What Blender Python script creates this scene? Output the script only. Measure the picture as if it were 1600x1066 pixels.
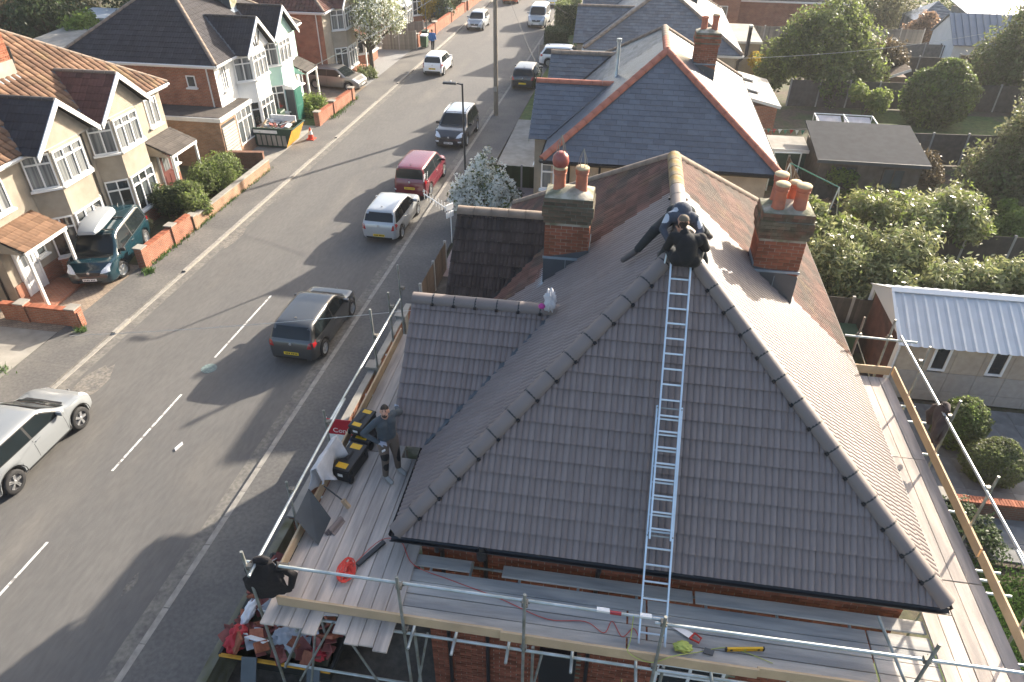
import bpy, bmesh, math, random
import numpy as np
from mathutils import Vector, Matrix, noise
from mathutils.bvhtree import BVHTree
R = math.radians
random.seed(7); RNG = np.random.default_rng(7)
for o in list(bpy.data.objects): bpy.data.objects.remove(o)
SC = bpy.context.scene; COL = SC.collection

# ---------------------------------------------------------------- camera
CAM_H = 14.4
FPX, YAW, PITCH, ROLL = 1101.28, -0.1492, 0.6162, 0.0078
_f = Vector((math.sin(YAW)*math.cos(PITCH), math.cos(YAW)*math.cos(PITCH), -math.sin(PITCH)))
_r0 = Vector((math.cos(YAW), -math.sin(YAW), 0)); _u0 = _r0.cross(_f)
_r = _r0*math.cos(ROLL)+_u0*math.sin(ROLL); _u = -_r0*math.sin(ROLL)+_u0*math.cos(ROLL)
CAMP = Vector((0, 0, CAM_H))
cam = bpy.data.cameras.new('camera'); camo = bpy.data.objects.new('camera', cam); COL.objects.link(camo)
cam.sensor_width = 36; cam.lens = FPX/1600*36; cam.clip_end = 2000; cam.clip_start = .1
camo.matrix_world = Matrix(((_r.x, _u.x, -_f.x, 0), (_r.y, _u.y, -_f.y, 0), (_r.z, _u.z, -_f.z, CAM_H), (0, 0, 0, 1)))
SC.camera = camo
def ray(x, y): return _f+_r*((x-800)/FPX)+_u*((533-y)/FPX)
def at(x, y, z=0.):                       # survey point seen at photo pixel (x, y) lying at height z
    d = ray(x, y); return CAMP+d*((z-CAM_H)/d.z)
def aty(x, y, Y): d = ray(x, y); return CAMP+d*(Y/d.y)
def atx(x, y, X): d = ray(x, y); return CAMP+d*(X/d.x)

# ---------------------------------------------------------------- sky and sun
SUN_AZ, SUN_EL = 36.2, 22.0               # azimuth from +y towards +x
W = bpy.data.worlds.new('World'); SC.world = W; W.use_nodes = True
nt = W.node_tree; bg = nt.nodes['Background']; sky = nt.nodes.new('ShaderNodeTexSky')
sky.sky_type = 'NISHITA'; sky.sun_disc = False; sky.sun_elevation = R(SUN_EL); sky.sun_rotation = R(SUN_AZ)
sky.dust_density = 4.0; sky.air_density = 1.0; sky.ozone_density = 1.0
nt.links.new(sky.outputs[0], bg.inputs[0]); bg.inputs[1].default_value = 0.125
sun = bpy.data.lights.new('sun', 'SUN'); suno = bpy.data.objects.new('sun', sun); COL.objects.link(suno)
sun.energy = 5.0; sun.angle = R(.55); sun.color = (1, .90, .76)
sd = Vector((math.sin(R(SUN_AZ))*math.cos(R(SUN_EL)), math.cos(R(SUN_AZ))*math.cos(R(SUN_EL)), math.sin(R(SUN_EL))))
suno.rotation_euler = (-sd).to_track_quat('-Z', 'Y').to_euler()
suno.location = sd*60
SC.view_settings.view_transform = 'Standard'; SC.view_settings.look = 'None'
SC.view_settings.exposure = 1.65; SC.view_settings.gamma = 1; SC.view_settings.use_curve_mapping = False

# ---------------------------------------------------------------- materials
MATS = {}
def mat(name, col, rough=.8, var=.12, scale=5., bump=0., bscale=40., spec=.4, metal=0., col2=None, mix=.5, mscale=1.5,
        island=0., coat=0., stretch=(1, 1, 1), emit=None, trans=0., thr=(.42, .62), col3=None, s3=.35, thr3=(.55, .7)):
    """Principled material: base colour, noise variation, optional second and third colour patches, bump."""
    m = bpy.data.materials.new(name); MATS[name] = m; m.use_nodes = True
    n = m.node_tree.nodes; l = m.node_tree.links; b = n['Principled BSDF']
    b.inputs['Roughness'].default_value = rough; b.inputs['Metallic'].default_value = metal
    b.inputs['Specular IOR Level'].default_value = spec
    if coat: b.inputs['Coat Weight'].default_value = coat; b.inputs['Coat Roughness'].default_value = .06
    tc = n.new('ShaderNodeTexCoord'); mp = n.new('ShaderNodeMapping'); mp.inputs['Scale'].default_value = stretch
    l.new(tc.outputs['Object'], mp.inputs[0]); vec = mp.outputs[0]
    def rgb(c): return (c[0], c[1], c[2], 1)
    cur = None
    def mixc(fac, a, c):
        x = n.new('ShaderNodeMix'); x.data_type = 'RGBA'; l.new(fac, x.inputs[0])
        if isinstance(a, tuple): x.inputs[6].default_value = rgb(a)
        else: l.new(a, x.inputs[6])
        x.inputs[7].default_value = rgb(c); return x.outputs[2]
    def noise_(s, det=4): 
        t = n.new('ShaderNodeTexNoise'); t.inputs['Scale'].default_value = s; t.inputs['Detail'].default_value = det
        l.new(vec, t.inputs[0]); return t.outputs[0]
    def ramp(o, a, c):
        t = n.new('ShaderNodeMapRange'); t.inputs[1].default_value = a; t.inputs[2].default_value = c; l.new(o, t.inputs[0]); return t.outputs[0]
    cur = tuple(col)
    if col2:
        t = n.new('ShaderNodeMath'); t.operation = 'MULTIPLY'; t.inputs[1].default_value = mix*2 if mix < .5 else 1.
        l.new(ramp(noise_(mscale, 6), *thr), t.inputs[0]); cur = mixc(t.outputs[0], cur, col2)
    if col3: cur = mixc(ramp(noise_(s3, 5), *thr3), cur, col3)
    # value variation
    h = n.new('ShaderNodeHueSaturation'); 
    if isinstance(cur, tuple): h.inputs['Color'].default_value = rgb(cur)
    else: l.new(cur, h.inputs['Color'])
    v = n.new('ShaderNodeMapRange'); v.inputs[1].default_value = .3; v.inputs[2].default_value = .7
    v.inputs[3].default_value = 1-var; v.inputs[4].default_value = 1+var; l.new(noise_(scale, 8), v.inputs[0]); val = v.outputs[0]
    if island:
        ge = n.new('ShaderNodeNewGeometry'); oi = n.new('ShaderNodeObjectInfo')
        a = n.new('ShaderNodeMath'); a.operation = 'ADD'; l.new(ge.outputs['Random Per Island'], a.inputs[0]); l.new(oi.outputs['Random'], a.inputs[1])
        fr = n.new('ShaderNodeMath'); fr.operation = 'FRACT'; l.new(a.outputs[0], fr.inputs[0])
        q = n.new('ShaderNodeMapRange'); q.inputs[3].default_value = 1-island; q.inputs[4].default_value = 1+island; l.new(fr.outputs[0], q.inputs[0])
        k = n.new('ShaderNodeMath'); k.operation = 'MULTIPLY'; l.new(val, k.inputs[0]); l.new(q.outputs[0], k.inputs[1]); val = k.outputs[0]
    l.new(val, h.inputs['Value']); l.new(h.outputs[0], b.inputs['Base Color'])
    if bump:
        bn = n.new('ShaderNodeBump'); bn.inputs['Strength'].default_value = bump; bn.inputs['Distance'].default_value = .02
        l.new(noise_(bscale, 3), bn.inputs['Height']); l.new(bn.outputs[0], b.inputs['Normal'])
    if trans:
        tr = n.new('ShaderNodeBsdfTranslucent'); l.new(h.outputs[0], tr.inputs[0]); ms = n.new('ShaderNodeMixShader'); ms.inputs[0].default_value = trans
        l.new(b.outputs[0], ms.inputs[1]); l.new(tr.outputs[0], ms.inputs[2]); l.new(ms.outputs[0], n['Material Output'].inputs[0])
    return m
def brickmat(name, c1, c2, mortar, bw=.225, bh=.075, var=.2, bump=.6, ms=.012, rough=.9, dirt=None):
    m = mat(name, c1, rough, spec=.2); n = m.node_tree.nodes; l = m.node_tree.links; b = n['Principled BSDF']
    tc = n.new('ShaderNodeTexCoord'); ge = n.new('ShaderNodeNewGeometry'); sx = n.new('ShaderNodeSeparateXYZ'); sn = n.new('ShaderNodeSeparateXYZ')
    l.new(tc.outputs['Object'], sx.inputs[0]); l.new(tc.outputs['Normal'], sn.inputs[0])
    ab = n.new('ShaderNodeMath'); ab.operation = 'ABSOLUTE'; l.new(sn.outputs[0], ab.inputs[0])
    gt = n.new('ShaderNodeMath'); gt.operation = 'GREATER_THAN'; gt.inputs[1].default_value = .6; l.new(ab.outputs[0], gt.inputs[0])
    mx = n.new('ShaderNodeMix'); l.new(gt.outputs[0], mx.inputs[0]); l.new(sx.outputs[0], mx.inputs[2]); l.new(sx.outputs[1], mx.inputs[3])
    ab2 = n.new('ShaderNodeMath'); ab2.operation = 'ABSOLUTE'; l.new(sn.outputs[2], ab2.inputs[0])
    gt2 = n.new('ShaderNodeMath'); gt2.operation = 'GREATER_THAN'; gt2.inputs[1].default_value = .6; l.new(ab2.outputs[0], gt2.inputs[0])
    mz = n.new('ShaderNodeMix'); l.new(gt2.outputs[0], mz.inputs[0]); l.new(sx.outputs[2], mz.inputs[2]); l.new(sx.outputs[1], mz.inputs[3])
    cb = n.new('ShaderNodeCombineXYZ'); l.new(mx.outputs[0], cb.inputs[0]); l.new(mz.outputs[0], cb.inputs[1])
    bt = n.new('ShaderNodeTexBrick'); l.new(cb.outputs[0], bt.inputs[0])
    bt.inputs['Color1'].default_value = (*c1, 1); bt.inputs['Color2'].default_value = (*c2, 1); bt.inputs['Mortar'].default_value = (*mortar, 1)
    bt.inputs['Scale'].default_value = 1; bt.inputs['Mortar Size'].default_value = ms; bt.inputs['Brick Width'].default_value = bw; bt.inputs['Row Height'].default_value = bh
    bt.inputs['Mortar Smooth'].default_value = .3; bt.inputs['Bias'].default_value = -.1
    no = n.new('ShaderNodeTexNoise'); no.inputs['Scale'].default_value = 2.2; no.inputs['Detail'].default_value = 8; l.new(tc.outputs['Object'], no.inputs[0])
    mr = n.new('ShaderNodeMapRange'); mr.inputs[1].default_value = .3; mr.inputs[2].default_value = .7; mr.inputs[3].default_value = 1-var; mr.inputs[4].default_value = 1+var
    l.new(no.outputs[0], mr.inputs[0]); h = n.new('ShaderNodeHueSaturation'); l.new(bt.outputs[0], h.inputs['Color']); l.new(mr.outputs[0], h.inputs['Value'])
    l.new(h.outputs[0], b.inputs['Base Color'])
    bn = n.new('ShaderNodeBump'); bn.inputs['Strength'].default_value = bump; bn.inputs['Distance'].default_value = .01; bn.invert = True
    l.new(bt.outputs['Fac'], bn.inputs['Height']); l.new(bn.outputs[0], b.inputs['Normal'])
    return m
# ---------------------------------------------------------------- mesh helpers
def wm(o):
    if o.parent is None: return o.matrix_basis.copy()
    return wm(o.parent) @ o.matrix_parent_inverse @ o.matrix_basis
def par(o, p):                             # parent, keeping o where it stands
    if p is not None: o.parent = p; o.matrix_parent_inverse = wm(p).inverted()
    return o
def tag(o, label=None, cat=None, group=None, kind=None):
    if label: o['label'] = label
    if cat: o['category'] = cat
    if group: o['group'] = group
    if kind: o['kind'] = kind
    return o
def thing(name, label, cat, loc=(0, 0, 0), rz=0., group=None):
    o = bpy.data.objects.new(name, None); COL.objects.link(o); o.location = loc; o.rotation_euler = (0, 0, rz)
    o.empty_display_size = .2
    return tag(o, label, cat, group)
def copy_tree(o, parent=None, label=None, loc=None, rz=None, group=None):
    c = o.copy(); COL.objects.link(c); c.parent = parent
    if label: c['label'] = label
    if group: c['group'] = group
    if loc is not None: c.location = loc
    if rz is not None: c.rotation_euler[2] = rz
    for ch in list(o.children): copy_tree(ch, c)
    return c
def link(name, me, parent=None, M=None):
    o = bpy.data.objects.new(name, me); COL.objects.link(o)
    if M is not None: o.matrix_basis = M
    par(o, parent); return o
def frame(d, up=Vector((0, 0, 1))):
    d = d.normalized()
    if abs(d.dot(up)) > .98: up = Vector((1, 0, 0))
    a = d.cross(up).normalized(); b = a.cross(d).normalized(); return a, b
class MB:
    def __init__(s): s.v = []; s.f = []; s.m = []
    def add(s, vs, fs, m=0):
        k = len(s.v); s.v += [tuple(v) for v in vs]
        for f in fs: s.f.append([i+k for i in f]); s.m.append(m)
        return s
    def box(s, x0, x1, y0, y1, z0, z1, m=0):
        return s.add([(x, y, z) for z in (z0, z1) for y in (y0, y1) for x in (x0, x1)],
                     [(0, 2, 3, 1), (4, 5, 7, 6), (0, 1, 5, 4), (2, 6, 7, 3), (0, 4, 6, 2), (1, 3, 7, 5)], m)
    def obox(s, c, ax, ay, az, m=0):       # centre and three half-axis vectors
        c, ax, ay, az = Vector(c), Vector(ax), Vector(ay), Vector(az)
        if ax.cross(ay).dot(az) < 0: ax = -ax
        return s.add([c+ax*i+ay*j+az*k for k in (-1, 1) for j in (-1, 1) for i in (-1, 1)],
                     [(0, 2, 3, 1), (4, 5, 7, 6), (0, 1, 5, 4), (2, 6, 7, 3), (0, 4, 6, 2), (1, 3, 7, 5)], m)
    def beam(s, p, q, w, h, m=0, up=Vector((0, 0, 1))):   # box from p to q, width w, height h
        p, q = Vector(p), Vector(q); a, b = frame(q-p, up)
        return s.obox((p+q)/2, (q-p)/2, a*w/2, b*h/2, m)
    def tube(s, p, q, r, r2=None, n=8, m=0, caps=True):
        return s.path([p, q], [r, r if r2 is None else r2], n, m, caps)
    def path(s, pts, r, n=6, m=0, caps=True):
        pts = [Vector(p) for p in pts]
        if not isinstance(r, (list, tuple)): r = [r]*len(pts)
        k = len(s.v); a = None
        for i, p in enumerate(pts):
            d = pts[min(i+1, len(pts)-1)]-pts[max(i-1, 0)]
            if d.length < 1e-9: d = Vector((0, 0, 1))
            d.normalize()
            if a is None: a, b = frame(d)
            else: 
                a = (a-d*a.dot(d)); a = a.normalized() if a.length > 1e-6 else frame(d)[0]; b = a.cross(d)
            for j in range(n):
                t = 2*math.pi*j/n; s.v.append(tuple(p+(a*math.cos(t)+b*math.sin(t))*r[i]))
        for i in range(len(pts)-1):
            for j in range(n):
                s.f.append([k+i*n+j, k+i*n+(j+1) % n, k+(i+1)*n+(j+1) % n, k+(i+1)*n+j]); s.m.append(m)
        if caps:
            s.f.append([k+j for j in range(n)][::-1]); s.m.append(m); e = k+(len(pts)-1)*n; s.f.append([e+j for j in range(n)]); s.m.append(m)
        return s
    def prism(s, poly, z0, z1, m=0):       # xy polygon, counter-clockwise
        n = len(poly); zz = (lambda q: q) 
        a = [(x, y, z0) for x, y in poly]; b = [(x, y, z1) for x, y in poly]
        return s.add(a+b, [tuple(range(n))[::-1], tuple(range(n, 2*n))]+[(i, (i+1) % n, n+(i+1) % n, n+i) for i in range(n)], m)
    def slab(s, poly, off, m=0):           # 3D planar polygon extruded by vector off
        n = len(poly); poly = [Vector(p) for p in poly]; off = Vector(off)
        nn = Vector((0, 0, 0))
        for i in range(n): nn += poly[i].cross(poly[(i+1) % n])
        if nn.dot(off) < 0: poly = poly[::-1]
        return s.add(poly+[p+off for p in poly], [tuple(range(n))[::-1], tuple(range(n, 2*n))]+[(i, (i+1) % n, n+(i+1) % n, n+i) for i in range(n)], m)
    def lathe(s, prof, c=(0, 0, 0), n=16, m=0, axis=None, caps=True):
        k = len(s.v); c = Vector(c); az = Vector(axis or (0, 0, 1)); a, b = frame(az) if axis else (Vector((1, 0, 0)), Vector((0, 1, 0)))
        for r, z in prof:
            for j in range(n): t = 2*math.pi*j/n; s.v.append(tuple(c+az*z+(a*math.cos(t)+b*math.sin(t))*r))
        for i in range(len(prof)-1):
            for j in range(n): s.f.append([k+i*n+j, k+i*n+(j+1) % n, k+(i+1)*n+(j+1) % n, k+(i+1)*n+j]); s.m.append(m)
        if caps: s.f.append([k+j for j in range(n)][::-1]); s.m.append(m); e = k+(len(prof)-1)*n; s.f.append([e+j for j in range(n)]); s.m.append(m)
        return s
    def mesh(s, name, mats):
        me = bpy.data.meshes.new(name); me.from_pydata(s.v, [], s.f)
        for m in (mats if isinstance(mats, (list, tuple)) else [mats]): me.materials.append(MATS[m] if isinstance(m, str) else m)
        me.polygons.foreach_set('material_index', s.m); me.update(); return me
    def build(s, name, mats, parent=None, smooth=False, M=None, bevel=0., bseg=2, fix=False):
        me = s.mesh(name, mats)
        if fix:
            bm = bmesh.new(); bm.from_mesh(me); bmesh.ops.recalc_face_normals(bm, faces=bm.faces); bm.to_mesh(me); bm.free()
        if smooth: shade(me, 40 if smooth is True else smooth)
        o = link(name, me, parent, M)
        if bevel:
            b = o.modifiers.new('bevel', 'BEVEL'); b.width = bevel; b.segments = bseg; b.limit_method = 'ANGLE'; b.angle_limit = R(35)
        return o
def shade(me, ang=40):
    me.polygons.foreach_set('use_smooth', [True]*len(me.polygons))
    try: me.set_sharp_from_angle(angle=R(ang))
    except Exception: pass
def bm_obj(bm, name, mats, parent=None, smooth=None):
    me = bpy.data.meshes.new(name); bm.to_mesh(me); bm.free()
    for m in (mats if isinstance(mats, (list, tuple)) else [mats]): me.materials.append(MATS[m] if isinstance(m, str) else m)
    if smooth: shade(me, smooth)
    return link(name, me, parent)
def structure(o, label=None): o['kind'] = 'structure'; return o

# ---------------------------------------------------------------- roof covering: tiles or slates as real pieces
TILE_CACHE = {}
def tile_piece(key, width, gauge, th, amp, nroll, nseg, lap=.05):
    """One tile: rolled top face that kicks up at its lower edge, and the front lip."""
    if key in TILE_CACHE: return TILE_CACHE[key]
    vs, fs = [], []; g2 = width*(.002 if amp else .007)
    for i in range(nseg+1):
        x = g2+(width-2*g2)*i/nseg; t = (i/nseg*nroll) % 1 if i < nseg else 0
        hh = amp*math.sin(math.pi*t)**.55 if amp else 0
        vs += [(x, 0, hh+th*.30), (x, 0, hh+th), (x, gauge+lap, hh*.98+.0015)]
    for i in range(nseg):
        a, b = 3*i, 3*i+3
        fs += [(a, b, b+1, a+1), (a+1, b+1, b+2, a+2)]
    fs += [(0, 1, 2), (3*nseg, 3*nseg+2, 3*nseg+1)]
    TILE_CACHE[key] = (vs, fs); return vs, fs
class Cap:
    def __init__(s, n): s.n = n
def roof_plane(parent, poly, spec, mats, cap, piece='roof_tile', seed=0, split=None, thick=.06, under='felt', jit=.003):
    """poly: 3D convex polygon, first edge is the eave (left to right seen from outside). spec: tile_piece args.
    Whole tiles become separate pieces while the cap lasts; cut and surplus ones are joined (kind stuff)."""
    key, width, gauge, th, amp, nroll, nseg, bond = spec
    rnd = random.Random(seed)
    P = [Vector(p) for p in poly]; O = P[0]; U = (P[1]-P[0]).normalized()
    N = Vector((0, 0, 0))
    for i in range(len(P)): N += (P[i]-O).cross(P[(i+1) % len(P)]-O)
    N.normalize()
    if N.z < 0: N = -N
    V = N.cross(U).normalized()
    uv = [((p-O).dot(U), (p-O).dot(V)) for p in P]
    area = sum(uv[i][0]*uv[(i+1) % len(uv)][1]-uv[(i+1) % len(uv)][0]*uv[i][1] for i in range(len(uv)))
    if area < 0: uv = uv[::-1]; P = P[::-1]
    edges = []
    for i in range(len(uv)):
        (ax, ay), (bx, by) = uv[i], uv[(i+1) % len(uv)]; L = math.hypot(bx-ax, by-ay)
        if L > 1e-4: edges.append((ax, ay, -(by-ay)/L, (bx-ax)/L))
    def inside(u, v): return min((u-ax)*nx+(v-ay)*ny for ax, ay, nx, ny in edges)
    u0, u1 = min(a for a, b in uv), max(a for a, b in uv); v1 = max(b for a, b in uv)
    deck = MB().slab(P, -N*thick).build('roof_deck', under, parent)
    vs, fs = tile_piece(key, width, gauge, th, amp, nroll, nseg)
    bmw = {}; meshes = {}
    def pick(u, v): 
        if split is None: return 0
        return split(O+U*u+V*v)
    rows = int(math.ceil(v1/gauge)); full, rest, cut = [], {}, {}
    for r in range(rows):
        v = r*gauge-.045; off = (r % 2)*width/2 if bond else 0
        n0 = int((u0-off)//width)-1
        u = n0*width+off
        while u < u1:
            c = [(u, v), (u+width, v), (u+width, v+gauge+.05), (u, v+gauge+.05)]
            ds = [inside(a, max(b, 0.0)) for a, b in c]; dm = inside(u+width/2, max(v+gauge/2, 0))
            mi = pick(u+width/2, v+gauge/2)
            if mi is not None:
                if min(ds) >= -1e-4: full.append((u, v, mi))
                elif max(ds) > 0.004 or dm > 0: cut.setdefault(mi, []).append((u, v))
            u += width
    full.sort(key=lambda t: ((O+U*t[0]+V*t[1])-CAMP).length)
    B = Matrix((U, V, N)).transposed()
    for u, v, mi in full:
        j = [rnd.uniform(-1, 1) for _ in range(3)]
        if cap.n > 0:
            cap.n -= 1
            if mi not in meshes:
                me = bpy.data.meshes.new(piece); me.from_pydata(vs, [], fs); me.materials.append(MATS[mats[mi]]); me.update(); meshes[mi] = me
                if amp: shade(me, 50)
            M = (Matrix.Translation(O+U*(u+j[0]*jit*.6)+V*(v+j[1]*jit)+N*.004) @ (B @ Matrix.Rotation(j[2]*.004, 3, 'Z')).to_4x4())
            link(piece, meshes[mi], parent, M)
        else: rest.setdefault(mi, []).append((u, v))
    for mi in set(rest) | set(cut):
        for src, clip in ((rest.get(mi, []), False), (cut.get(mi, []), True)):
            if not src: continue
            av, af = [], []
            for u, v in src:
                k = len(av); j = [rnd.uniform(-1, 1) for _ in range(2)]
                av += [(x+u+j[0]*jit*.6, y+v+j[1]*jit, z+.004) for x, y, z in vs]; af += [[i+k for i in f] for f in fs]
            me = bpy.data.meshes.new(piece+'s'); me.from_pydata(av, [], af)
            if clip:
                bm = bmesh.new(); bm.from_mesh(me)
                for ax, ay, nx, ny in edges:
                    if abs(ny) > .98 and ay < .01: continue           # leave the eave overhang
                    bmesh.ops.bisect_plane(bm, geom=bm.verts[:]+bm.edges[:]+bm.faces[:], plane_co=(ax, ay, 0), plane_no=(-nx, -ny, 0), clear_outer=True)
                bm.to_mesh(me); bm.free()
            me.materials.append(MATS[mats[mi]])
            if amp: shade(me, 50)
            o = link('cut_'+piece+'s' if clip else piece+'s', me, parent, Matrix.Translation(O) @ B.to_4x4()); o['kind'] = 'stuff'
def ridge_run(parent, a, b, mats, r=.13, L=.44, seed=0, clip=True, name='ridge_tile', up=Vector((0, 0, 1)), flat=False, lift=.0):
    a, b = Vector(a), Vector(b); d = (b-a); n = max(1, round(d.length/L)); d.normalize(); s = d.cross(up).normalized(); w = s.cross(d)
    seg = 8; vs, fs = [], []; LL = (b-a).length/n
    for k, y in enumerate((0.004, LL-.008)):
        rr = r*(1.03 if k == 0 else 1.0)
        for j in range(seg+1):
            t = math.pi*(1.12*j/seg-.06)
            vs.append((math.cos(t)*rr, y, (math.sin(t)*rr*(.5 if flat else .85))))
    for j in range(seg): fs.append((j, j+1, seg+2+j, seg+1+j))
    fs.append(tuple(range(seg, -1, -1))); fs.append(tuple(range(seg+1, 2*seg+2)))
    me = bpy.data.meshes.new(name); me.from_pydata(vs, [], fs); me.materials.append(MATS[mats[0]]); shade(me, 50)
    B = Matrix((s, d, w)).transposed().to_4x4()
    if clip:
        c = MB()
        for j in range(seg):
            t, t2 = math.pi*(1.2*j/seg-.1), math.pi*(1.2*(j+1)/seg-.1); q = r*1.035
            for yy in (0,): c.add([(math.cos(t)*q, -.014, math.sin(t)*q*.85), (math.cos(t)*q, .014, math.sin(t)*q*.85), (math.cos(t2)*q, .014, math.sin(t2)*q*.85), (math.cos(t2)*q, -.014, math.sin(t2)*q*.85)], [(0, 1, 2, 3)])
        c.box(-r*1.25, -r*1.0, -.03, .03, -.03, .012); c.box(r*1.0, r*1.25, -.03, .03, -.03, .012)
        cme = c.mesh('ridge_clip', [mats[1]])
    for i in range(n):
        o = link(name, me, parent, Matrix.Translation(a+d*(LL*i)+w*lift) @ B)
        if clip and i: link('ridge_clip', cme, parent, Matrix.Translation(a+d*(LL*i)+w*lift) @ B)
# ---------------------------------------------------------------- brick faces laid as single bricks
def brick_face(parent, o, u, w, h, mat_, cap, nrm, depth=.012, bl=.215, bh=.065, j=.01, seed=0, holes=(), name='brick', skip=0.):
    """Stretcher bond proud of the wall core. o: lower-left corner, u: unit along, nrm: outward unit."""
    rnd = random.Random(seed); o, u, nrm = Vector(o), Vector(u), Vector(nrm); z = Vector((0, 0, 1)); rows = int(h/(bh+j)); extra = MB(); cache = {}
    items = []
    for r in range(rows):
        x = -(bl+j)/2 if r % 2 else 0
        while x < w-.03:
            a, b = max(x, 0), min(x+bl, w); zz = r*(bh+j)
            if b-a > .03 and not any(hx0 < (a+b)/2 < hx1 and hz0 < zz+bh/2 < hz1 for hx0, hx1, hz0, hz1 in holes): items.append((a, b, zz))
            x += bl+j
    items.sort(key=lambda t: (o+u*t[0]+z*t[2]-CAMP).length)
    for a, b, zz in items:
        d = depth*(1+rnd.uniform(-.35, .35)); L = round(b-a, 3)
        c = o+u*((a+b)/2)+z*(zz+bh/2)+nrm*(d/2-.004)
        if cap.n > 0:
            cap.n -= 1
            if L not in cache: 
                cache[L] = MB().box(-L/2, L/2, -depth/2-.004, depth/2, -bh/2, bh/2).mesh(name, [mat_])
            M = Matrix.Translation(c) @ Matrix((u, nrm, z)).transposed().to_4x4(); link(name, cache[L], parent, M)
        else: extra.obox(c, u*L/2, nrm*(d/2+.004), z*bh/2)
    if extra.v: extra.build(name+'s', mat_, parent)['kind'] = 'stuff'
# ---------------------------------------------------------------- material library
mat('asphalt', (.112, .107, .101), .85, .10, 9, .35, 240, col2=(.090, .087, .084), mscale=.5, col3=(.14, .13, .117), s3=.5, thr3=(.52, .72), stretch=(1, .28, 1))
mat('pavement_tar', (.10, .096, .092), .9, .18, 10, .4, 160, col2=(.13, .123, .113), mscale=.6)
mat('kerb_stone', (.24, .225, .20), .9, .2, 6, .2, 60)
mat('gutter_grit', (.16, .15, .132), .95, .25, 9, .4, 120, col2=(.12, .113, .105), mscale=2)
mat('line_paint', (.56, .55, .52), .7, .2, 6, .1, 90, col2=(.2, .19, .18), mscale=7, thr=(.5, .62))
mat('concrete', (.27, .255, .225), .9, .14, 3, .15, 70, col2=(.22, .205, .18), mscale=.8)
mat('concrete_panel', (.40, .335, .26), .9, .10, 6, .5, 130, col2=(.34, .28, .22), mscale=.9)
mat('concrete_panel_grey', (.33, .30, .265), .9, .1, 6, .5, 130)
mat('patio_slab', (.14, .14, .138), .8, .18, 2.5, .15, 60, island=.12, col2=(.2, .2, .195), mscale=1.2)
brickmat('block_paving', (.28, .22, .165), (.22, .175, .14), (.14, .12, .10), .2, .1, .18, .5)
mat('gravel_pink', (.32, .24, .215), .95, .25, 30, .6, 90)
mat('gravel_grey', (.22, .22, .22), .95, .25, 30, .6, 90)
mat('soil', (.085, .065, .047), .95, .3, 6, .6, 40, col2=(.06, .075, .03), mscale=.7)
mat('earth', (.075, .06, .048), .95, .3, 6, .6, 40, col2=(.10, .088, .074), mscale=.9)
mat('lawn', (.055, .095, .022), .9, .3, 4, .8, 90, col2=(.085, .11, .03), mscale=.5, col3=(.10, .085, .05), s3=.4)
mat('grass_blade', (.07, .13, .03), .8, .3, 3, island=.35, trans=.3)
# roofs
mat('felt', (.02, .02, .02), .95)
mat('tile_new', (.172, .134, .122), .50, .07, 2.2, .25, 220, spec=.5, island=.035, col2=(.192, .156, .145), mscale=2.5, stretch=(2.2, .5, 1))
mat('tile_old', (.135, .070, .054), .8, .22, 3, .5, 90, spec=.25, island=.22, col2=(.075, .055, .045), mscale=1.2, col3=(.15, .10, .055), s3=1.3, thr3=(.6, .75))
mat('tile_brown', (.052, .040, .036), .85, .22, 4, .5, 90, spec=.2, island=.22, col2=(.033, .028, .027), mscale=1.2, col3=(.25, .235, .21), s3=9, thr3=(.70, .76))
mat('tile_tan', (.165, .098, .062), .85, .2, 3, .4, 90, spec=.2, island=.22, col2=(.115, .067, .045), mscale=1.1, col3=(.20, .15, .08), s3=.5)
mat('tile_redbrown', (.125, .058, .045), .8, .2, 3, .4, 90, spec=.2, island=.2, col2=(.09, .05, .042), mscale=1.2)
mat('tile_black', (.034, .031, .034), .75, .2, 3, .4, 90, spec=.3, island=.2)
mat('tile_grey', (.075, .066, .06), .85, .2, 3, .4, 90, spec=.2, island=.22)
mat('slate_new', (.086, .098, .118), .37, .10, 5, .2, 70, spec=.5, island=.15)
mat('slate_old', (.15, .15, .15), .52, .22, 4, .3, 70, spec=.4, island=.24, col2=(.16, .155, .145), mscale=1.0)
mat('slate_mid', (.10, .108, .12), .5, .16, 4, .3, 70, spec=.4, island=.2)
mat('ridge_new', (.17, .14, .127), .6, .08, 3, .2, 150, spec=.4)
mat('ridge_lichen', (.22, .18, .125), .9, .25, 4, .5, 60, col2=(.24, .155, .05), mscale=3, col3=(.30, .28, .24), s3=2)
mat('ridge_red', (.33, .125, .085), .8, .12, 4, .2, 60, spec=.2)
mat('ridge_old', (.20, .155, .12), .9, .2, 4, .4, 60)
mat('black_plastic', (.012, .013, .015), .35, .1, 4, spec=.5)
mat('lead', (.055, .065, .075), .45, .15, 3, .15, 20, spec=.5)
mat('lead_light', (.22, .26, .29), .5, .15, 4, .2, 20)
mat('mortar', (.36, .33, .27), .95, .25, 5, .6, 50, col2=(.16, .16, .10), mscale=3)
mat('mossy_mortar', (.17, .165, .13), .95, .3, 6, .8, 50, col2=(.09, .09, .05), mscale=3)
mat('pot_clay', (.40, .135, .075), .75, .15, 5, .2, 60, col2=(.3, .12, .08), mscale=4)
mat('pot_rim', (.42, .33, .20), .85, .2, 8)
mat('pot_glazed', (.28, .075, .06), .3, .2, 4, spec=.5)
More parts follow.
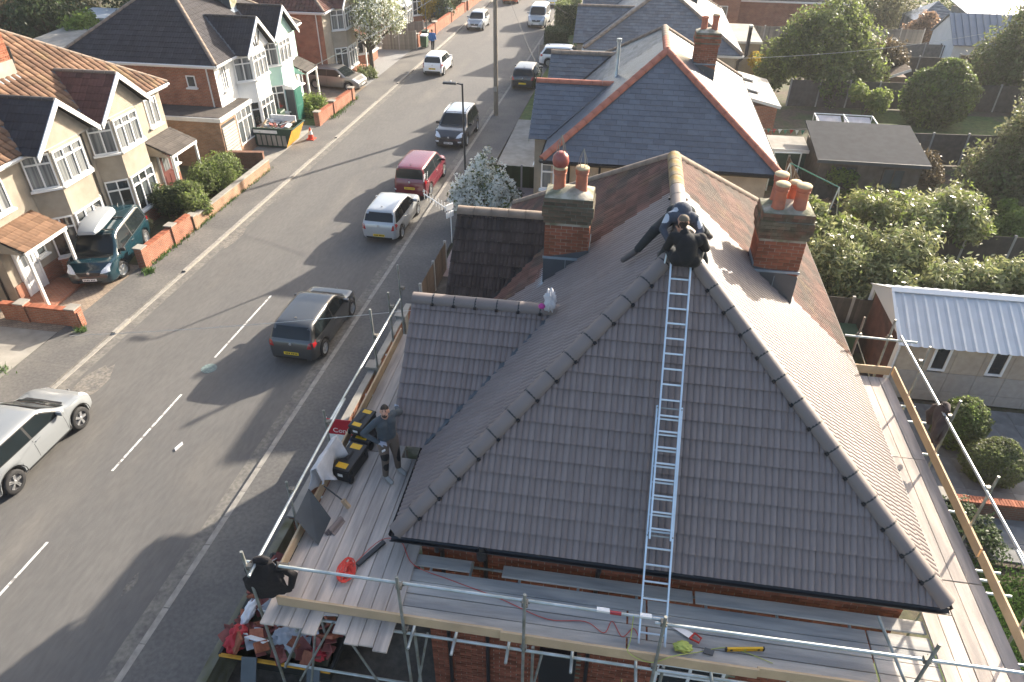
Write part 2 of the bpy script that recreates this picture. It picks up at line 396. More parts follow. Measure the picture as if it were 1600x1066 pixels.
# masonry
mat('brick_red', (.25, .092, .055), .9, .22, 9, .4, 90, spec=.15, island=.30)
mat('brick_wall', (.22, .078, .048), .9, .22, 9, .4, 90, spec=.15, island=.32)
mat('brick_mossy', (.12, .105, .075), .95, .3, 6, .6, 60, spec=.1, island=.3, col2=(.15, .085, .06), mscale=4)
brickmat('brickwork', (.31, .115, .068), (.235, .088, .055), (.26, .2, .15))
brickmat('brickwork_dark', (.19, .085, .055), (.145, .068, .048), (.16, .13, .10))
brickmat('brickwork_tan', (.33, .19, .115), (.27, .15, .09), (.26, .22, .17))
mat('roughcast', (.34, .298, .24), .95, .10, 3, 1., 130, col2=(.285, .25, .20), mscale=.7)
mat('roughcast_dull', (.42, .34, .25), .95, .12, 3, 1., 130, col2=(.35, .29, .22), mscale=.8)
mat('render_white', (.68, .68, .66), .9, .05, 2, .3, 90)
mat('render_mint', (.36, .53, .47), .9, .06, 2, .3, 90)
mat('plastic_white', (.66, .66, .65), .35, .03, 2, spec=.5)
mat('paint_white', (.60, .59, .56), .55, .06, 5)
mat('timber_grey', (.34, .32, .29), .9, .1, 3)
mat('glass', (.016, .02, .022), .06, .2, 2, spec=.7)
mat('glass_net', (.20, .21, .21), .12, .25, 3, spec=.6, stretch=(1, 9, .15), col2=(.07, .075, .08), mscale=1.6)
mat('glass_mid', (.06, .07, .075), .08, .3, 2, spec=.7, stretch=(1, 3, .6))
mat('metal_roof', (.45, .47, .49), .45, .06, 2, spec=.5)
mat('metal_roof_grey', (.20, .22, .25), .5, .06, 2)
# timber and scaffold
mat('board_grey', (.50, .425, .365), .9, .13, 5, .5, 60, island=.15, stretch=(3.2, .35, 1), col2=(.35, .31, .28), mscale=1.6)
mat('board_weather', (.47, .435, .39), .9, .13, 5, .5, 60, island=.15, stretch=(.35, 3.2, 1), col2=(.30, .295, .285), mscale=1.3)
mat('toe_board', (.50, .36, .22), .85, .14, 4, .3, 60, island=.08, col2=(.42, .30, .19), mscale=2)
mat('galv', (.46, .49, .49), .42, .14, 6, spec=.5, metal=.55, col2=(.38, .41, .38), mscale=4)
mat('galv_dull', (.27, .28, .265), .6, .2, 6, metal=.4, col2=(.2, .2, .17), mscale=4)
mat('coupler_steel', (.18, .165, .14), .6, .3, 20, metal=.4)
mat('alu', (.62, .70, .76), .35, .08, 4, spec=.6, metal=.5)
mat('fence_dark', (.085, .072, .06), .9, .25, 4, .3, 40, island=.25)
mat('fence_brown', (.12, .082, .055), .9, .25, 4, .3, 40, island=.25)
mat('fence_grey', (.2, .18, .155), .9, .25, 4, .3, 40, island=.25)
mat('bark', (.09, .07, .052), .95, .3, 8, .8, 30)
mat('rubber', (.018, .018, .019), .8, .2, 20)
mat('steel', (.5, .5, .5), .3, metal=1.)
mat('dark_metal', (.03, .032, .034), .5, spec=.5)
mat('pole_wood', (.19, .16, .125), .9, .25, 6, .3, 30, stretch=(4, 4, .3))
mat('wire', (.05, .05, .05), .6); mat('wire_light', (.45, .45, .42), .6)
# ---------------------------------------------------------------- ground, road, pavements
SK = .028
def xr(y): return -9.2+SK*(y-10)
def xl(y): return xr(y)-8.0
def sheet(name, pts, z, m, kind='structure', sub=None):
    o = MB().add([(x, y, z) for x, y in pts], [tuple(range(len(pts)))]).build(name, m)
    if kind: o['kind'] = kind
    return o
g_ = MB(); n_ = 60; xs = np.linspace(-320, 320, n_); ys = np.linspace(-120, 520, n_)
for j in range(n_):
    for i in range(n_): g_.v.append((xs[i], ys[j], -.06))
for j in range(n_-1):
    for i in range(n_-1): a = j*n_+i; g_.f.append([a, a+1, a+n_+1, a+n_]); g_.m.append(0)
structure(g_.build('ground', 'soil'))
Y0, Y1 = -30, 190
sheet('road', [(xl(Y0), Y0), (xr(Y0), Y0), (xr(Y1), Y1), (xl(Y1), Y1)], 0, 'asphalt')
def strip(name, fa, fb, y0, y1, z0, z1, m):
    o = MB().prism([(fa(y0), y0), (fb(y0), y0), (fb(y1), y1), (fa(y1), y1)], z0, z1).build(name, m); o['kind'] = 'structure'; return o
strip('pavement', lambda y: xr(y)+.15, lambda y: xr(y)+1.95, Y0, Y1, -.05, .10, 'pavement_tar')
strip('pavement', lambda y: xl(y)-2.0, lambda y: xl(y)-.15, Y0, Y1, -.05, .10, 'pavement_tar')
KERB = structure(thing('kerb', None, None), None); KERB2 = structure(thing('kerb', None, None), None)
for side, root in ((0, KERB), (1, KERB2)):
    me = None; y = 2.
    while y < 62:
        L = .9; x = (xr(y)+.002) if side == 0 else (xl(y)-.148)
        if me is None: me = MB().box(0, .146, 0, L-.012, -.05, .104).mesh('kerb_stone', ['kerb_stone'])
        drop = (side == 1 and (y < 17.5 or 18.5 < y < 22.5 or 35 < y < 38.5 or 46 < y < 50)) 
        M = Matrix.Translation((x, y, -.07 if drop else random.uniform(-.006, .006))) @ Matrix.Rotation(-SK, 4, 'Z')
        link('kerb_stone', me, root, M); y += L
    for ya, yb in ((Y0, 2.), (62., Y1)):
        f = (lambda y: xr(y)) if side == 0 else (lambda y: xl(y)-.146)
        o = MB().prism([(f(ya), ya), (f(ya)+.146, ya), (f(yb)+.146, yb), (f(yb), yb)], -.05, .104).build('kerb_run', 'kerb_stone', root)
# gutters: gritty channel along each kerb, slightly proud sheets
strip('gutter', lambda y: xr(y)-.42, lambda y: xr(y)-.01, Y0, Y1, -.01, .004, 'gutter_grit')
strip('gutter', lambda y: xl(y)+.01, lambda y: xl(y)+.36, Y0, Y1, -.01, .004, 'gutter_grit')
mk = structure(thing('road_marking', None, None))
for ya, yb in ((-2, 2.), (5.2, 9.6), (12.1, 15.5), (17.5, 21.6)):
    f = lambda y: -13.2+.040*(y-9)
    MB().add([(f(ya)-.035, ya, .005), (f(ya)+.035, ya, .005), (f(yb)+.035, yb, .005), (f(yb)-.035, yb, .005)], [(0, 1, 2, 3)]).build('dash', 'line_paint', mk)
def patch(pts, m, z=.004): return sheet('road_patch', pts, z, m)
mat('tar_patch', (.105, .102, .10), .9, .2, 12, .4, 200)
patch([(-15.4, 56), (-14.2, 56), (-14.2, 57.2), (-15.4, 57.2)], 'concrete')
# frontages on the house side of the left pavement
sheet('driveway', [(-26, 17.9), (xl(18)-2, 17.9), (xl(23)-2, 22.8), (-26, 22.8)], .105, 'block_paving')
sheet('forecourt', [(-26, -5), (xl(0)-2, -5), (xl(17)-2, 17.9), (-26, 17.9)], .10, 'concrete')
sheet('garden_bed', [(-26, 22.8), (xl(23)-2, 22.8), (xl(33)-2, 33.3), (-26, 33.3)], .06, 'soil')
sheet('forecourt', [(-26, 33.3), (xl(33)-2, 33.3), (xl(41)-2, 40.6), (-26, 40.6)], .10, 'concrete')
sheet('lawn', [(-26, 40.6), (xl(41)-2, 40.6), (xl(46)-2, 45.4), (-26, 45.4)], .07, 'lawn')
sheet('driveway', [(-28, 45.4), (xl(46)-2, 45.4), (xl(49)-2, 49.5), (-28, 49.5)], .10, 'block_paving')
sheet('driveway', [(-28, 49.5), (xl(50)-2, 49.5), (xl(60)-2, 60), (-28, 60)], .08, 'gravel_grey')
sheet('forecourt', [(-28, 60), (xl(60)-2, 60), (xl(110)-2, 110), (-28, 110)], .08, 'concrete')
# right side
sheet('driveway', [(xr(33)+1.95, 24.), (-2.5, 24.), (-2.5, 33.6), (xr(33)+1.95, 33.6)], .09, 'gravel_pink')
sheet('garden_bed', [(xr(10)+1.95, 4), (-2.5, 4), (-2.5, 24.), (xr(24)+1.95, 24.)], .07, 'earth')
sheet('forecourt', [(xr(40)+1.95, 33.6), (-2.5, 33.6), (-2.5, 44), (xr(44)+1.95, 44)], .09, 'concrete')
sheet('garden_bed', [(xr(44)+1.95, 44), (-2.5, 44), (-2.5, 70), (xr(70)+1.95, 70)], .07, 'lawn')
sheet('yard', [(-2.5, 2), (5.5, 2), (5.5, 7.6), (-2.5, 7.6)], .06, 'concrete')
sheet('lawn', [(6.2, -4), (40, -4), (40, 10.2), (6.2, 10.2)], .02, 'lawn')
pt = structure(thing('patio', None, None))
MB().box(6, 26, 12.6, 18.9, -.05, .03).build('patio_bed', 'soil', pt)
me = MB().box(0, .59, 0, .59, 0, .03).mesh('paving_slab', ['patio_slab'])
for i in range(22):
    for j in range(10): link('paving_slab', me, pt, Matrix.Translation((6.1+i*.6, 12.75+j*.6, .028+random.uniform(-.004, .004))))
sheet('lawn', [(15, 43.5), (40, 43.5), (40, 50), (15, 50)], .01, 'lawn'); sheet('lawn', [(17, 25.5), (40, 25.5), (40, 30), (17, 30)], .01, 'lawn')
# ---------------------------------------------------------------- windows and doors
def window(parent, o, u, w, h, cols=3, nrm=None, top=.32, m='plastic_white', panes=('glass_mid',), fr=.055, sill=True, seed=0, name='window', deep=.05, split=True):
    """o: lower-left corner seen from outside, u: unit to the right; panes are sub-parts."""
    rnd = random.Random(seed); o, u = Vector(o), Vector(u).normalized(); z = Vector((0, 0, 1)); n = Vector(nrm).normalized() if nrm else u.cross(z)
    b = MB()
    def bar(x0, x1, z0, z1, d=deep): b.obox(o+u*((x0+x1)/2)+z*((z0+z1)/2)+n*(d/2-.01), u*(x1-x0)/2, n*(d/2), z*(z1-z0)/2)
    bar(0, fr, 0, h); bar(w-fr, w, 0, h); bar(fr, w-fr, 0, fr); bar(fr, w-fr, h-fr, h)
    cw = (w-2*fr)/cols; rows = [(fr, h-fr)]
    if top and split:
        zt = h*(1-top); bar(fr, w-fr, zt-.03, zt+.03, deep*.9); rows = [(fr, zt-.03), (zt+.03, h-fr)]
    for i in range(1, cols):
        for z0, z1 in rows: bar(fr+cw*i-.028, fr+cw*i+.028, z0, z1, deep*.9)
    if sill: b.obox(o+u*w/2-z*.04+n*.06, u*(w/2+.06), n*.09, z*.035)
    f = b.build(name, m, parent)
    for z0, z1 in rows:
        for i in range(cols):
            x0, x1 = fr+cw*i, fr+cw*(i+1)
            MB().add([o+u*x0+z*z0+n*.006, o+u*x1+z*z0+n*.006, o+u*x1+z*z1+n*.006, o+u*x0+z*z1+n*.006], [(0, 1, 2, 3)]).build('pane', rnd.choice(panes), f)
    return f
def door(parent, o, u, w, h, m, glass=None, seed=0, frame_m='plastic_white', panel=True):
    o, u = Vector(o), Vector(u).normalized(); z = Vector((0, 0, 1)); n = u.cross(z); b = MB()
    b.obox(o+u*w/2+z*h/2+n*.02, u*w/2, n*.03, z*h/2)
    for i in (0, 1):
        for z0, z1 in ((.15, .9),): b.obox(o+u*(w*(.28+.44*i))+z*(z0+z1)/2+n*.055, u*w*.15, n*.012, z*(z1-z0)/2)
    d = b.build('door', m, parent)
    fb = MB()
    for x in (-.04, w+.04): fb.obox(o+u*x+z*(h/2+.03)+n*.025, u*.04, n*.045, z*(h/2+.03))
    fb.obox(o+u*w/2+z*(h+.035)+n*.025, u*w/2, n*.045, z*.035); fb.build('frame', frame_m, d)
    if glass: MB().obox(o+u*w/2+z*h*.72+n*.052, u*w*.3, n*.005, z*h*.17).build('pane', glass, d)
    MB().tube(o+u*w*.88+z*1.02+n*.05, o+u*w*.88+z*1.02+n*.11, .02, n=6).build('handle', 'steel', d)
    return d
# ---------------------------------------------------------------- chimney
def chimney(parent, x0, x1, y0, y1, zb, zs, zt, bm_, cap, seed=0, pots=(), topm='mossy_mortar', lead=True, slope=None, corb=.06, bm2=None):
    ch = MB().box(x0, x1, y0, y1, zb, zt-.02).build('chimney', 'mortar', parent)
    w, d = x1-x0, y1-y0
    brick_face(ch, (x0, y0, zs[0]), (1, 0, 0), w, zs[1]-zs[0], bm_, cap, (0, -1, 0), seed=seed)
    brick_face(ch, (x0, y1, zs[0]), (0, -1, 0), d, zs[1]-zs[0], bm_, cap, (-1, 0, 0), seed=seed+1)
    brick_face(ch, (x1, y0, zs[0]), (0, 1, 0), d, zs[1]-zs[0], bm_, cap, (1, 0, 0), seed=seed+2)
    z = zs[1]; st = [(.03, .15), (corb, .23), (corb*.6, .15)]; tot = sum(q for _, q in st); sc = (zt-z)/tot
    for e, hh in st:
        hh *= sc
        MB().box(x0-e, x1+e, y0-e, y1+e, z, z+hh-.004).build('corbel_core', topm, ch)
        for oo, uu, ww, nn in (((x0-e, y0-e, z), (1, 0, 0), w+2*e, (0, -1, 0)), ((x0-e, y1+e, z), (0, -1, 0), d+2*e, (-1, 0, 0)), ((x1+e, y0-e, z), (0, 1, 0), d+2*e, (1, 0, 0))):
            brick_face(ch, oo, uu, ww, hh, bm2 or bm_, cap, nn, seed=seed+int(e*100))
        z += hh
    # flaunching: uneven mortar hump
    f = MB(); cx, cy = (x0+x1)/2, (y0+y1)/2; k = 7
    for j in range(k):
        for i in range(k):
            a, c = i/(k-1)*2-1, j/(k-1)*2-1; hgt = .15*(1-max(abs(a), abs(c))**1.5)+.025*noise.noise(Vector((a*3+seed, c*3, 0)))
            f.v.append((cx+a*(w/2+.03), cy+c*(d/2+.03), z-.006+hgt))
    for j in range(k-1):
        for i in range(k-1): a = j*k+i; f.f.append([a, a+1, a+k+1, a+k]); f.m.append(0)
    f.build('flaunching', 'mortar', ch, smooth=60)
    for px_, py_, r, h, kind in pots:
        b = MB(); zz = z+.05
        b.lathe([(r*1.05, 0), (r*.98, h*.1), (r*.92, h*.6), (r*.93, h*.72), (r*1.05, h*.75), (r*1.05, h*.8), (r*.95, h*.83), (r*1.1, h*.86), (r*1.12, h), (r*.8, h), (r*.78, h*.86)], (px_, py_, zz), 18, 0)
        pt = b.build('chimney_pot', 'pot_clay', parent and ch, smooth=40)
        if kind != 'open': MB().lathe([(r*1.1, 0), (r*1.13, .03), (r*.95, .05), (.02, .06)], (px_, py_, zz+h-.005), 18).build('pot_cap', 'pot_rim', ch, smooth=40)
        if kind == 'cowl':
            MB().lathe([(r*.9, 0), (r*1.2, .03), (r*1.35, .12), (r*1.2, .22), (r*.7, .29), (.02, .3)], (px_, py_, zz+h+.04), 16).build('cowl', 'pot_glazed', ch, smooth=50)
        if kind in ('cowl', 'spike'):
            s = MB(); t = zz+h+(.32 if kind == 'cowl' else .05)
            for q in range(6):
                a = q*math.pi/3; s.path([(px_+math.cos(a)*.1, py_+math.sin(a)*.1, t-.02), (px_+math.cos(a)*.07, py_+math.sin(a)*.07, t+.16), (px_, py_, t+.36)], .006, 4)
            s.build('bird_guard', 'galv_dull', ch)
    if lead and slope:      # lead apron and side soakers dressed up the brickwork
        zl = zs[0]; e = .018
        pts = [(x0-e, y0-e, slope(x0)+.02), (x1+e, y0-e, slope(x1)+.02), (x1+e, y0-e, max(zl, slope(x1)+.10)), (x0-e, y0-e, max(zl, slope(x0)+.10))]
        MB().slab(pts, (0, .012, 0)).build('lead_apron', 'lead', ch)
        s2 = MB().beam((x0-.03, y0-.03, max(zl, slope(x0))+.01), (x1+.03, y0-.03, max(zl, slope(x0))+.01), .03, .05)
        for x in (x0-.02, x1+.02): s2.slab([(x, y0, slope(x)), (x, y1, slope(x)), (x, y1, slope(x)+.14), (x, y0, slope(x)+.14)], (.012, 0, 0))
        lo = x0 if slope(x0) < slope(x1) else x1; sg = -1 if lo == x0 else 1
        s2.slab([(lo, y0-.12, slope(lo)+.05), (lo, y1+.12, slope(lo)+.05), (lo+sg*.2, y1+.12, slope(lo+sg*.2)+.05), (lo+sg*.2, y0-.12, slope(lo+sg*.2)+.05)], (0, 0, .006))
        s2.build('soakers', 'lead_light', ch)
        # roll seam down the apron
        xm_ = (x0+x1)/2; MB().beam((xm_, y0-.036, slope(xm_)+.04), (xm_, y0-.036, max(zl, slope(xm_))), .012, .012).build('seam', 'lead_light', ch)
    return ch
# ---------------------------------------------------------------- hipped pair of houses on the right side of the street
def hip_house(name, label, x0, x1, y0, y1, ze, zr, ya, yb, tile, mats, split, cap, wallm, bays, ridge=('ridge_new', 'black_plastic'), ridge_old=None, gut='black_plastic',
              seed=0, clip=True, party=None, walls=True, ridge_far=None, rr=.145, bay_mats=None):
    root = thing(name, label, 'house', ((x0+x1)/2, (y0+y1)/2, 0)); xm = (x0+x1)/2; k = (zr-ze)/(xm-x0)
    roof = MB().box(xm-.05, xm+.05, ya, yb, zr-.3, zr-.2).build('roof', 'timber_grey', root)
    capo = Cap(cap)
    roof_plane(roof, [(x0, y0, ze), (x1, y0, ze), (xm, ya, zr)], tile, mats, capo, seed=seed, split=split)
    for i, (xg, yg, zg) in enumerate(bays):
        h = (zg-ze)/k; xme = x0+h; bm_ = bay_mats[i] if bay_mats else mats
        roof_plane(roof, [(xg, yg-h, ze), (x0, yg-h, ze), (xme, yg, zg), (xg, yg, zg)], tile, bm_, capo, seed=seed+10+i, split=None if bay_mats else split)
        roof_plane(roof, [(x0, yg+h, ze), (xg, yg+h, ze), (xg, yg, zg), (xme, yg, zg)], tile, bm_, Cap(0), seed=seed+20+i, split=None if bay_mats else split)
        rm = ridge if (party is None or yg < party) else ('ridge_old', 'mortar')
        ridge_run(roof, (xg, yg, zg-.02), (xme+.1, yg, zg-.02), rm, clip=clip and rm is ridge, r=rr)
        # valleys
        v = MB()
        for s in (-1, 1):
            a, b = Vector((x0-.05, yg+s*h, ze+.045)), Vector((xme, yg, zg+.045)); v.beam(a, b, .11, .02)
        v.build('valley', 'lead' if (party is None or yg < party) else 'felt', roof)
        # gable wall, bay and verge
        wy = h-.28
        MB().prism([(xg+.22, yg-wy), (x0+.3, yg-wy), (x0+.3, yg+wy), (xg+.22, yg+wy)], 0, ze-.12).build('bay_wall', wallm[0 if (party is None or yg < party) else -1], root)
        MB().slab([(xg+.22, yg-wy, ze-.12), (xg+.22, yg+wy, ze-.12), (xg+.22, yg, ze-.12+wy*k)], (.1, 0, 0)).build('gable_wall', wallm[0 if (party is None or yg < party) else -1], root)
        vb = MB()
        for s in (-1, 1): vb.beam((xg+.02, yg+s*h, ze-.1), (xg+.02, yg, zg-.1), .03, .18)
        vb.build('bargeboard', 'paint_white', root)
        window(root, (xg+.215, yg+1.1, 3.3), (0, -1, 0), 2.2, 1.2, 4, panes=('glass_net', 'glass_mid'), seed=seed+i)
        window(root, (xg+.215, yg+1.1, .9), (0, -1, 0), 2.2, 1.4, 4, panes=('glass', 'glass_mid'), seed=seed+i+5)
    roof_plane(roof, [(x0, y1, ze), (x0, y0, ze), (xm, ya, zr), (xm, yb, zr)], tile, mats, capo, seed=seed+1, split=split)
    roof_plane(roof, [(x1, y0, ze), (x1, y1, ze), (xm, yb, zr), (xm, ya, zr)], tile, mats, capo, seed=seed+2, split=split)
    roof_plane(roof, [(x1, y1, ze), (x0, y1, ze), (xm, yb, zr)], tile, mats, Cap(0), seed=seed+3, split=split)
    ridge_run(roof, (x0, y0, ze+.02), (xm, ya, zr+.01), ridge, clip=clip, r=rr); ridge_run(roof, (x1, y0, ze+.02), (xm, ya, zr+.01), ridge, clip=clip, r=rr)
    ro = ridge_old or ridge
    if party: ridge_run(roof, (xm, ya, zr+.01), (xm, party, zr+.01), ridge, clip=clip, r=rr); ridge_run(roof, (xm, party, zr+.01), (xm, yb, zr+.01), ro, clip=False, r=rr)
    else: ridge_run(roof, (xm, ya, zr+.01), (xm, yb, zr+.01), ridge, clip=clip, r=rr)
    ridge_run(roof, (x0, y1, ze+.02), (xm, yb, zr+.01), ('ridge_old', 'mortar'), clip=False, r=rr*.8); ridge_run(roof, (x1, y1, ze+.02), (xm, yb, zr+.01), ('ridge_old', 'mortar'), clip=False, r=rr*.8)
    # eaves: fascia, gutter with outlet and brackets
    e = .32; fa = MB().box(x0+.04, x1-.04, y0+.04, y0+.07, ze-.2, ze-.02).box(x0+.04, x0+.07, y0+.07, y1-.07, ze-.2, ze-.02).box(x1-.07, x1-.04, y0+.07, y1-.07, ze-.2, ze-.02)
    fa.box(x0+.07, x1-.07, y0+.07, y1-.07, ze-.2, ze-.16); fa.build('fascia', 'black_plastic' if gut == 'black_plastic' else 'paint_white', root)
    gm = MB(); r = .065
    for a, b in (((x0-.07, y0-.06, ze-.09), (x1+.07, y0-.06, ze-.09)), ((x0-.06, y0, ze-.09), (x0-.06, y1, ze-.09)), ((x1+.06, y0, ze-.09), (x1+.06, y1, ze-.09))):
        a, b = Vector(a), Vector(b); d = (b-a).normalized(); s = d.cross(Vector((0, 0, 1))); kk = len(gm.v)
        for p in (a, b):
            for rad in (r, r*.86):
                for j in range(7): t = math.pi*(1+j/6); gm.v.append(tuple(p+s*math.cos(t)*rad+Vector((0, 0, 1))*(math.sin(t)*rad+.03)))
        for q in (0, 7):
            for j in range(6): gm.f.append([kk+q+j, kk+q+j+1, kk+14+q+j+1, kk+14+q+j]); gm.m.append(0)
        for j in (0, 6): gm.f.append([kk+j, kk+7+j, kk+21+j, kk+14+j]); gm.m.append(0)
        for p0 in (kk, kk+14): gm.f.append([p0+j for j in range(7)]+[p0+7+j for j in range(6, -1, -1)]); gm.m.append(0)
    gm.build('gutter', gut, root)
    if walls:
        pm = party or (y0+y1)/2
        MB().box(x0+e, x1-e, y0+e, pm, 0, ze-.1).build('wall', wallm[0], root); MB().box(x0+e, x1-e, pm, y1-e, 0, ze-.1).build('wall', wallm[-1], root)
    return root, roof, k
T_NEW = ('new', .300, .298, .036, .022, 3, 15, False)
T_SLATE = ('slate', .40, .235, .018, 0, 1, 1, True)
T_SLATE2 = ('slate2', .36, .25, .018, 0, 1, 1, True)
MX0, MX1, MY0, MY1, MZE, MZR, MYA, MYB, PARTY = -3.0, 5.5, 7.24, 20.29, 5.143, 8.837, 11.02, 15.21, 13.42
HM, HMR, HK = hip_house('semi_detached_house', 'hipped house pair under scaffold, half its roof in new grey-brown tiles, half in old brown', MX0, MX1, MY0, MY1, MZE, MZR, MYA, MYB, T_NEW,
    ['tile_new', 'tile_old'], lambda p: 0 if p.y < PARTY else 1, 300, ['mortar', 'roughcast_dull'],
    [(-3.71, 11.46, 7.025), (-3.72, 15.65, 7.0)], ridge=('ridge_new', 'black_plastic'), ridge_old=('ridge_lichen', 'mortar'), party=PARTY, bay_mats=[['tile_new'], ['tile_brown']], seed=3)
cp = Cap(300)
brick_face(HM, (MX0+.32, MY0+.32, .0), (1, 0, 0), MX1-MX0-.64, 5.0, 'brick_wall', cp, (0, -1, 0), seed=5, holes=((2.15, 2.85, 1.05, 2.1), (4.3, 5.7, 0, 2.1)))
sl = lambda x: MZE+HK*(x-MX0); sr = lambda x: MZE+HK*(MX1-x)
cp = Cap(300)
chimney(HM, -1.30, -.40, 13.1, 13.75, 6.3, (7.27, 8.08), 8.62, 'brick_red', cp, 11, [(-1.07, 13.42, .125, .44, 'cowl'), (-.63, 13.42, .125, .46, 'spike')], slope=sl, bm2='brick_mossy')
chimney(HM, 2.95, 3.83, 13.1, 13.75, 6.3, (7.27, 8.08), 8.62, 'brick_red', cp, 21, [(3.18, 13.25, .125, .46, 'capped'), (3.58, 13.28, .13, .44, 'capped'), (3.2, 13.6, .125, .52, 'capped'), (3.5, 13.62, .11, .36, 'capped')], slope=sr, bm2='brick_mossy')
# wall fittings under the scaffold
b = MB(); wy = MY0+.32
b.box(-.55, .15, wy-.2, wy-.02, 1.05, 2.1); b.build('meter_box', 'black_plastic', HM, bevel=.02)
for x in (-1.55, .35, -2.3):
    MB().path([(x, MY0-.06, 5.03), (x, MY0-.06, 4.9), (x, wy-.08, 4.55), (x, wy-.08, .1)], .038, 8).build('drainpipe', 'black_plastic', HM, smooth=True)
MB().lathe([(.085, 0), (.09, .14), (.06, .2), (.045, .26)], (-1.55, MY0-.06, 4.88), 12).build('hopper', 'black_plastic', HM, smooth=True)
window(HM, (1.62, wy-.005, .95), (1, 0, 0), 1.25, 1.1, 2, panes=('glass',), seed=3)
# slate-roofed pair behind
T_S = T_SLATE
SL, SLR, SLK = hip_house('semi_detached_house', 'hipped house pair with blue-grey slate roof and red ridge tiles', -2.70, 5.82, 25.05, 38.0, 4.82, 7.92, 28.95, 33.2, T_SLATE,
    ['slate_new', 'slate_old'], lambda p: 0 if p.y < 31.1 else 1, 300, ['roughcast_dull', 'roughcast_dull'],
    [(-3.5, 29.5, 6.45), (-3.45, 34.6, 6.4)], ridge=('ridge_red', 'ridge_red'), ridge_old=('ridge_old', 'mortar'), party=31.1, bay_mats=[['slate_new'], ['slate_mid']], seed=40, clip=False, rr=.15)
cp = Cap(200); s2r = lambda x: 4.82+SLK*(5.82-x)
chimney(SL, 2.75, 3.65, 30.8, 31.5, 5.8, (6.85, 7.75), 8.25, 'brick_red', cp, 31, [(3.0, 31.1, .13, .5, 'open'), (3.42, 31.1, .13, .55, 'spike')], slope=s2r, bm2='brick_red')
b = MB().lathe([(.14, 0), (.14, .02), (.075, .1), (.075, 1.55), (.1, 1.56), (.1, 1.68), (.02, 1.7)], (-.3, 30.2, 6.35), 14); b.build('flue', 'galv', SL, smooth=True)
window(SL, (-2.75, 25.38, 3.55), (1, 0, 0), .5, 1., 1, panes=('glass_net',), seed=3)
for x in (-1.7, -.55, 2.9): MB().path([(x, 25.0, 4.8), (x, 25.25, 4.5), (x, 25.3, .1)], .045, 8).build('drainpipe', 'black_plastic', SL, smooth=True)
# third pair
T3, T3R, T3K = hip_house('semi_detached_house', 'further hipped house pair with weathered slate roof and pale mortared hips', -2.45, 6.55, 43.5, 57.5, 4.6, 7.3, 48.0, 53, T_SLATE2,
    ['slate_mid', 'slate_mid'], lambda p: 0, 120, ['roughcast', 'roughcast'], [(-3.2, 47.6, 6.2), (-3.2, 53.3, 6.2)], ridge=('ridge_old', 'mortar'), gut='paint_white', seed=60, clip=False, rr=.12)
cp = Cap(60)
chimney(T3, 3.3, 4.2, 50.4, 51.1, 5.4, (6.5, 7.5), 7.9, 'brick_red', cp, 41, [(3.55, 50.7, .12, .4, 'open'), (3.95, 50.7, .12, .4, 'open')], slope=lambda x: 4.6+T3K*(6.55-x))
for i in range(3): window(T3, (-2.1+.9*i, 43.81, 2.9), (1, 0, 0), .6, 1., 1, panes=('glass_net',), seed=i)
